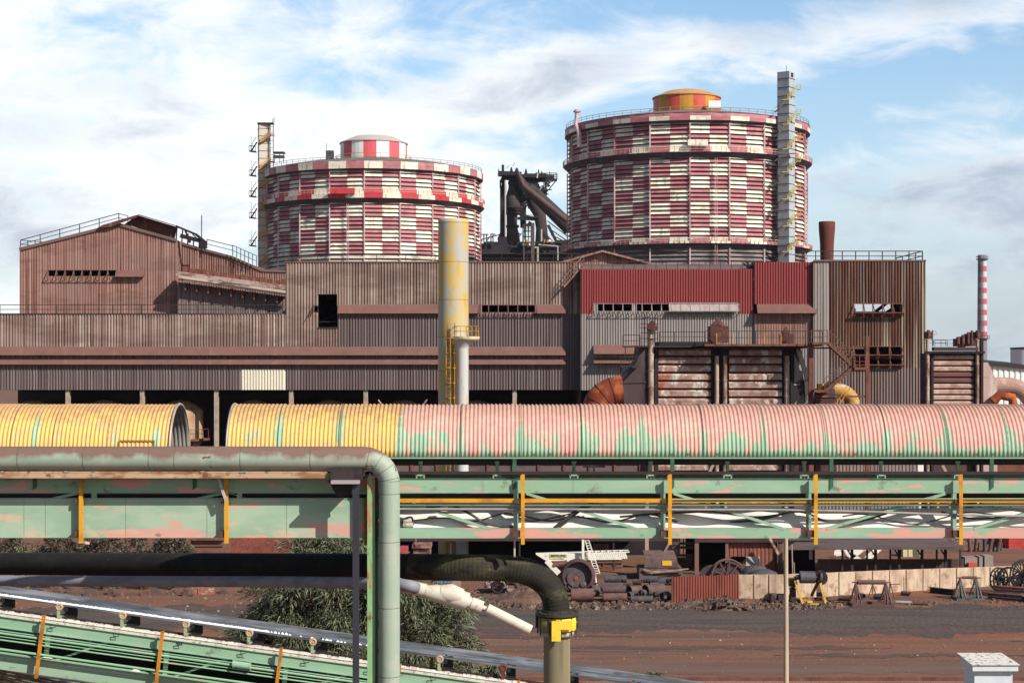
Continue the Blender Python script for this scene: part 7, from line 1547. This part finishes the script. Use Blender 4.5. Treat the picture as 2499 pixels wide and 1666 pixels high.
heap('ore_heap', X(745,120), 120, 7.5, 6, 2.6, orem, 3, 'smooth red brown ore heap behind the tree, under the girder', n=40, rough=.05)
scm2 = M('scrap_mound', C(104,84,78), [(C(70,54,50),(1.2,1.2,1.2),.46,.6,.9), (C(160,144,134),(3.5,3.5,3.5),.58,.66,.8), (C(84,92,70),(.5,.5,.5),.58,.66,.7)], .95, bump=1., bscale=5)
heap('scrap_heap', X(2420,128), 128, 9, 6, 2.0, scm2, 5, 'grey brown heap of scrap beyond the cream fence at the right', n=60, rough=.35)
heap('scrap_heap', X(2300,124), 124, 5, 4, 1.5, scm2, 9, 'lower heap of scrap left of the large one beyond the fence', n=50, rough=.35)
heap('rubble_heap', X(1768,89.6), 89.6, 1.6, 1.1, .62, rub, 11, 'larger grey rubble heap in front of the rust red fence', n=40, rough=.3)
heap('rubble_heap', X(1700,90.2), 90.2, 1.1, .8, .32, rub, 12, 'small rubble heap at the left foot of the rust red fence', n=40, rough=.3)
heap('earth_bank', X(1285,92.5), 92.5, 2.2, 1.6, .8, M('earth_bank', C(116,90,78), [(C(78,58,50),(1.5,1.5,1.5),.46,.62,.8)], .95, bump=.6, bscale=5), 13, 'brown earth bank left of the scrap pipes, behind the hose', n=40, rough=.15)
scatter('rubble_top', rub, 140, (X(1700,89.6), X(1830,89.6), 88.2, 90.4), (.04,.14), 31, lambda x, y: max(0, .5-.3*abs(x-X(1768,89.6))))

# ---------------------------------------------------------------- scrap lorry, bins left of the hose elbow
def uvt(u, v): return 1100+u/9.8, 1380+v/9.8
yt = 95.; tr = thing('scrap_cart', 'dark low cart loaded with shiny crumpled scrap, under the black hose', 'cart', (X(1225,yt),yt,0))
def T_(u, v, dy=0): 
    p = P(*uvt(u, v), yt); p.y += dy; return p
m_ = MB(); m_.box(T_(800,0).x, T_(1330,0).x, yt, yt+1.8, .45, T_(0,530).z); m_.build('body', M('cart_brown', C(70,52,48), [(C(96,74,66),(2,2,2),.5,.62,.7)], .8), tr)
m_ = MB(); m_.box(T_(1330,0).x, T_(1610,0).x, yt, yt+1.8, .5, T_(0,350).z); m_.build('cab', M('cab_brown', C(110,90,84), [(C(80,64,60),(2,2,2),.5,.62,.7)], .8), tr)
m_ = MB(); m_.box(T_(1310,0).x, T_(1630,0).x, yt-.15, yt, T_(0,635).z, T_(0,540).z); m_.build('side_plate', M('grey_pink_plate', C(160,140,134), [], .7), tr)
for u in (1110, 1440):
    m_ = MB(); c_ = T_(u,770,-.1); c_.z = .38; m_.ring(c_,(0,1,0),.3,.08,24,8); m_.build('wheel', M('tyre', C(40,36,38), [], .8), tr)
m_ = MB(); c_ = T_(1110,770,-.1); c_.z = .38
pts = [c_+Vector((.5*math.cos(R(a)),-.05,.5*math.sin(R(a)))) for a in range(0,181,15)]
for a, b_ in zip(pts[:-1], pts[1:]): m_.bar(a,b_,.25,.04)
m_.build('mudguard', MATS['grey_pink_plate'], tr)
rnd = random.Random(17)
bits = MB()
for i in range(90):
    p = T_(rnd.uniform(840,1320), rnd.uniform(350,520), rnd.uniform(.1,1.5)); s_ = rnd.uniform(.05,.16); v3 = [p+Vector((rnd.uniform(-s_,s_),rnd.uniform(-s_,s_),rnd.uniform(-s_,s_))) for _ in range(4)]
    bits.raw(v3, [(0,1,2),(0,2,3),(0,3,1),(1,3,2)], mi=rnd.choice((0,0,1,2)))
bo = bits.build('scrap_load', [M('tin_white', C(226,214,184), [], .35, metal=.3), M('tin_red', C(150,60,66), [], .5), M('tin_dark', C(60,46,50), [], .6)], loc=tuple(T_(1080,430)-Vector((0,0,.3)))); tag(bo, 'shiny pile of crumpled tins and red scrap heaped on the dark cart', 'scrap'); bo['kind'] = 'stuff'
sk = MB(); sk.box(X(uvt(1660,0)[0],94), X(uvt(2060,0)[0],94), 94, 96.2, 0, Z(uvt(0,545)[1],94)); sk.box(X(uvt(1640,0)[0],94), X(uvt(2080,0)[0],94), 93.9, 96.3, Z(uvt(0,560)[1],94), Z(uvt(0,530)[1],94))
for i in range(8): x_ = X(uvt(1680+50*i,0)[0],94); sk.box(x_, x_+.06, 93.93, 94, .1, Z(uvt(0,560)[1],94))
tag(sk.build('skip', M('skip_dark', C(62,52,52), [(C(150,120,96),(1.5,1.5,.5),.6,.66,.6)], .8), loc=(X(1290,94),94,0)), 'dark ribbed skip with a pale rim next to the scrap cart', 'skip')
for k, (u0, u1, nm) in enumerate(((875,1085,'left'),(1115,1270,'right'))):
    px0, px1 = 980+u0/10.69, 980+u1/10.69; m_ = MB(); y_ = 100.; m_.box(X(px0,y_),X(px1,y_),y_,y_+.8,.0,Z(1415,y_)); m_.box(X(px0,y_)-.03,X(px1,y_)+.03,y_-.04,y_+.84,Z(1415,y_),Z(1412,y_)+.02)
    tag(m_.build('blue_bin', M('bright_blue', C(76,160,214), [], .5), loc=(X((px0+px1)/2,y_),y_,0)), 'bright blue bin peeping under the black hose, '+nm+' of the two', 'bin', 'blue bins')
m_ = MB(); y_ = 98.; m_.box(X(1103,y_),X(1124,y_),y_,y_+1,0,Z(1421,y_)); tag(m_.build('grey_crate', M('greyed_pink', C(150,130,124), [], .8), loc=(X(1113,y_),y_,0)), 'pinkish grey crate in front of the blue bins', 'crate')
m_ = MB(); m_.box(X(975,99),X(994,99),99,100,0,Z(1335,99)); tag(m_.build('red_cabinet', M('cab_red', C(178,74,76), [], .6), loc=(X(985,99),99,0)), 'dull red cabinet just right of the vertical green pipe', 'cabinet')
m_ = MB(); y_ = 102.; m_.box(X(1006,y_),X(1052,y_),y_,y_+1.5,Z(1337,y_),Z(1328,y_)); m_.box(X(1008,y_),X(1050,y_),y_+.2,y_+1.3,0,Z(1337,y_)); m_.bar(P(1015,1310,y_-.1),P(1015,1330,y_-.1),.08)
for k in range(7): m_.bar(P(1010+6*k,1322,y_),P(1010+6*k,1329,y_),.06)
tag(m_.build('roller_table', M('pink_brown_table', C(150,112,100), [(C(70,50,46),(2,2,2),.5,.6,.8)], .8), loc=(X(1030,y_),y_,0)), 'pinkish brown roller table left of the foot of the yellow chimney', 'machine')
# low wall with posts in the far background, seen below the cover
lw_ = thing('yard_wall', 'long low grey brown wall with thin posts far behind the conveyor', 'wall', (X(1700,160),160,0)); y_ = 160.
m_ = MB(); m_.box(X(-60,y_),X(2600,y_),y_,y_+.3,0,Z(1130,y_)); m_.build('panel', M('wall_panel', C(110,92,90), [(C(84,70,70),(.5,.5,.5),.48,.62,.7), (C(140,122,116),(1,1,1),.6,.7,.5)], .9), lw_)
m_ = MB()
for px in range(-50, 2600, 62): m_.box(X(px,y_)-.1,X(px,y_)+.1,y_-.15,y_,0,Z(1120,y_))
m_.box(X(-60,y_),X(2600,y_),y_-.1,y_-.01,Z(1133,y_),Z(1130,y_)); m_.build('post', ruststeel, lw_)
# clutter between yard sheds and mill, seen in the gaps
for (px, py, w_, h_, Y, mt, nm, lb) in ((1450,1133,54,14,150,panm,'painted_board','mottled pale pink board low behind the cover'),(1299,1158,10,10,120,g_yel,'yellow_box','small yellow box behind the girder near the first yellow post'),(2291,1165,10,12,120,g_yel,'yellow_box','small yellow box behind the girder near the last yellow post'),(2247,1152,14,36,125,wht,'white_post_box','bright white upright box behind the girder on the right')):
    m_ = MB(); m_.box(X(px-w_/2,Y),X(px+w_/2,Y),Y,Y+.5,Z(py+h_/2,Y),Z(py-h_/2,Y)); m_.box(X(px,Y)-.08,X(px,Y)+.08,Y+.2,Y+.36,0,Z(py+h_/2,Y)); tag(m_.build(nm, mt, loc=(X(px,Y),Y,0)), lb, 'box')
for (a, b_) in (((1743,1128),(1722,1170)),((2300,1135),(2318,1170))):
    m_ = MB(); Y = 122.; m_.bar(P(*a,Y), P(*b_,Y), .2); e = P(*b_,Y); m_.bar(e, (e.x,e.y,0), .14); tag(m_.build('slanting_pole', MATS['pale_pink_post'], loc=(e.x,e.y,0)), 'pale slanting pole seen under the cover, ' + ('left one' if a[0] < 2000 else 'right one'), 'pole', 'slanting poles')
m_ = MB(); m_.corr(X(1985,140), X(2245,140), 0, Z(1128,140), 140, .3, .06); tag(m_.build('ribbed_screen', MATS['brown_grey_cladding'], loc=(X(2110,140),140,0)), 'ribbed grey brown screen wall low between conveyor cover and girder', 'wall')
# left background: brown structures and little kerb rows
m_ = MB(); Y = 112.; m_.box(X(466,Y),X(545,Y),Y,Y+3,0,Z(1315,Y)); m_.box(X(462,Y),X(548,Y),Y-.3,Y+3.2,Z(1317,Y),Z(1312,Y)); m_.box(X(466,Y),X(545,Y),Y-.1,Y,Z(1332,Y),Z(1329,Y)); tag(m_.build('brick_hut', M('hut_brown', C(120,84,72), [(C(90,62,54),(1,1,2),.48,.62,.8)], .85), loc=(X(505,Y),Y,0)), 'low brown hut between the far bushes and the ore heap', 'hut')
rnd = random.Random(33)
for i in range(14):
    px = 10+i*42+rnd.uniform(-12,12); py = rnd.uniform(1437,1449); Y = GY(py+6); h_ = rnd.uniform(.25,.5); w_ = rnd.uniform(.15,.5); m_ = MB(); c_ = Vector((X(px,Y),Y,0)); m_.raw([(c_.x-w_,Y-.2,0),(c_.x+w_,Y-.25,0),(c_.x+w_*.9,Y+.3,0),(c_.x-w_,Y+.25,0),(c_.x-w_*.8,Y-.15,h_),(c_.x+w_*.7,Y-.2,h_*.8),(c_.x+w_*.7,Y+.2,h_*.9),(c_.x-w_*.9,Y+.2,h_)],[(0,1,5,4),(1,2,6,5),(2,3,7,6),(3,0,4,7),(4,5,6,7)])
    tag(m_.build('debris_block', (scr,scm,rub,MATS['earth_bank'])[i%4], loc=tuple(c_)), 'small weathered block in the debris row beyond the sloping conveyor', 'debris', 'debris row on the left')
m_ = MB(); Y = GY(1450); m_.box(X(466,Y),X(480,Y),Y,Y+.4,0,.6); m_.box(X(463,Y),X(482,Y),Y-.05,Y+.45,.6,.68); m_.box(X(482,Y),X(520,Y),Y+.1,Y+.5,0,.35); tag(m_.build('brick_pier', M('pier_brick', C(150,100,82), [(C(190,170,150),(3,3,6),.56,.62,.8)], .85), loc=(X(480,Y),Y,0)), 'small brick pier with a pale cap left of the big tree', 'pier')

# ---------------------------------------------------------------- vegetation
def leafy(mb, rnd, c, rx, ry, rz, n, ln, wd, droop=.6, lo=-1., clumps=26, holes=.3):
    """feathery crown: curved thin strips growing from many clumps spread over the crown's volume"""
    cl = []
    while len(cl) < clumps:
        p = Vector((rnd.gauss(0,.5), rnd.gauss(0,.5), rnd.gauss(.05,.5)))
        if p.length < .95 and p.z > lo: cl.append((p, rnd.uniform(.16,.34)))
    for _ in range(n):
        p, s_ = rnd.choice(cl); d = Vector((rnd.gauss(0,1), rnd.gauss(0,1), rnd.gauss(.25,.8))).normalized()
        q = p+d*s_*rnd.uniform(.35,1.05)
        o = Vector((c[0]+q.x*rx, c[1]+q.y*ry, c[2]+q.z*rz)); L_ = ln*rnd.uniform(.6,1.3); w_ = wd*rnd.uniform(.6,1.2)
        dirv = (Vector((d.x,d.y,.35+.5*d.z))+Vector((q.x,q.y,0))*.5).normalized(); side = dirv.cross(Vector((0,0,1)))
        if side.length < .05: side = Vector((1,0,0))
        side = side.normalized()*w_; side = side+Vector((0,0,rnd.uniform(-1,1)*w_)); mi = 0 if rnd.random() < .55 else (1 if rnd.random() < .6 else 2)
        p0 = o; p1 = o+dirv*L_*.4; p2 = p1+(dirv*.55+Vector((0,0,-droop*.6)))*L_*.4; p3 = p2+(dirv*.3+Vector((0,0,-droop)))*L_*.35
        mb.raw([p0-side*.4,p0+side*.4,p1+side,p1-side,p2+side*.7,p2-side*.7,p3], [(0,1,2,3),(3,2,4,5),(5,4,6)], False, mi)
lfm = [M('leaf_green', C(108,114,84,.8), [(C(124,128,100,.8),(1.5,1.5,1.5),.52,.68,.7)], .7), M('leaf_dark', C(52,60,42,.8), [], .75), M('leaf_grey', C(146,146,120,.85), [], .7)]
barkm = M('bark', C(92,74,60), [(C(60,48,40),(3,3,1),.48,.62,.8)], .9)
def tree(name, label, cx, cy, crowns, n, ln, wd, seed, cat='tree', mats=None, clumps=30, trunk=True, group=None, droop=.6):
    rnd = random.Random(seed); zt = max(c[2] for c in crowns); t = thing(name, label, cat, (cx, cy, 0), group)
    if trunk:
        m_ = MB(); base = Vector((cx,cy,0)); fork = Vector((cx+rnd.uniform(-.3,.3), cy, zt*.45)); r0 = .09*zt**.6
        m_.tube([base, base.lerp(fork,.5)+Vector((.06,0,0)), fork], [r0*1.3, r0, r0*.8], 10)
        for c in crowns:
            for _ in range(3):
                e = Vector((c[0]+rnd.uniform(-.6,.6)*c[3], c[1]+rnd.uniform(-.5,.5)*c[4], c[2]+rnd.uniform(-.3,.6)*c[5])); md = fork.lerp(e,.5)+Vector((rnd.uniform(-.2,.2),0,.2)); m_.tube([fork, md, e], [r0*.55, r0*.35, r0*.1], 7)
        m_.build('trunk', barkm, t)
    m_ = MB(); tot = sum(c[3]*c[5] for c in crowns)
    for c in crowns: leafy(m_, rnd, (c[0],c[1],c[2]), c[3], c[4], c[5], int(n*c[3]*c[5]/tot), ln, wd, droop, clumps=clumps)
    m_.build('crown', mats or lfm, t); return t
YT = 52.
def cr_(px, py, rpx, rpy, Y=YT, ry=None): return (X(px,Y), Y, Z(py,Y), rpx*Y/F, (ry or rpx*.8)*Y/F, rpy*Y/F)
tree('feathery_tree', 'big feathery dark green tree behind the vertical green pipe', X(860,YT), YT, [cr_(720,1500,175,150), cr_(900,1480,190,175), cr_(1040,1520,140,125), cr_(820,1390,150,90), cr_(900,1620,260,90), cr_(640,1560,90,80), cr_(1110,1590,80,60), cr_(800,1340,110,50)], 62000, .40, .0135, 5, clumps=40)
tree('low_shrub', 'pale green feathery shrub at the bottom edge right of the stand pipe', X(1600,58), 58, [cr_(1600,1665,55,35,58)], 1800, .32, .018, 6, 'shrub', clumps=10, trunk=False)
tree('low_shrub', 'green shrub at the foot of the big tree near the white nozzle', X(1190,56), 56, [cr_(1190,1650,60,45,56)], 2200, .34, .018, 16, 'shrub', clumps=12, trunk=False)
gm = [M('bush_green', C(104,116,84,.8), [(C(140,146,112,.8),(1,1,1),.52,.68,.7)], .8), M('bush_brown', C(96,80,66), [], .85), M('bush_dark', C(54,54,42,.8), [], .8)]
names = ('leftmost pale green bush beyond the lilac pipe under the girder', 'bush of thin dark twigs beyond the yellow posts on the left', 'third bush in the row under the left girder', 'dark brown twiggy bush under the left girder, fourth in the row', 'rightmost bush of the row, next to the low hut')
for i, px in enumerate((40, 150, 250, 345, 425)):
    Y = 97.; tree('bush', names[i], X(px,Y), Y, [(X(px,Y), Y, 2.1, 1.6, 1.3, 1.9)], 1700, .38, .035, 40+i, 'bush', mats=gm if i in (0,) else [gm[2], gm[1], gm[0]], clumps=16, group='bushes under the left girder')
for i, px in enumerate((1068, 1135, 1170)):
    Y = 88.; tree('weed_clump', ('green weed clump left of the scrap cart','small weed clump beside the scrap cart','middle weed clump left of the cart')[(0,2,1)[i]], X(px,Y), Y, [(X(px,Y), Y+.0, .35, .9, .8, .55)], 500, .25, .02, 60+i, 'weeds', clumps=8, trunk=False, group='weeds by the scrap cart')
tree('grass_tufts', 'greyish weeds along the foot of the cream fence', X(2200,94), 94, [(X(p,GY(1450-(p-2000)*.06)-.2), GY(1450-(p-2000)*.06)-.2, .12, .5, .2, .3) for p in (2050,2120,2260,2300,2350,2395)], 900, .2, .015, 70, 'weeds', clumps=8, trunk=False)
bpy.context.view_layer.update()

# ---------------------------------------------------------------- thin dusty air
hz = MB(); hz.box(-1490, 1490, -59, 2190, -1, 100); hm = bpy.data.materials.new('haze_air'); hm.use_nodes = True; hn = hm.node_tree; hn.nodes.clear()
ho = hn.nodes.new('ShaderNodeOutputMaterial'); hv = hn.nodes.new('ShaderNodeVolumePrincipled'); hv.inputs['Color'].default_value = (.82, .86, .92, 1); hv.inputs['Density'].default_value = .00004; hv.inputs['Anisotropy'].default_value = .2
hn.links.new(hv.outputs[0], ho.inputs['Volume']); struct(hz.build('haze', hm), 'stuff')
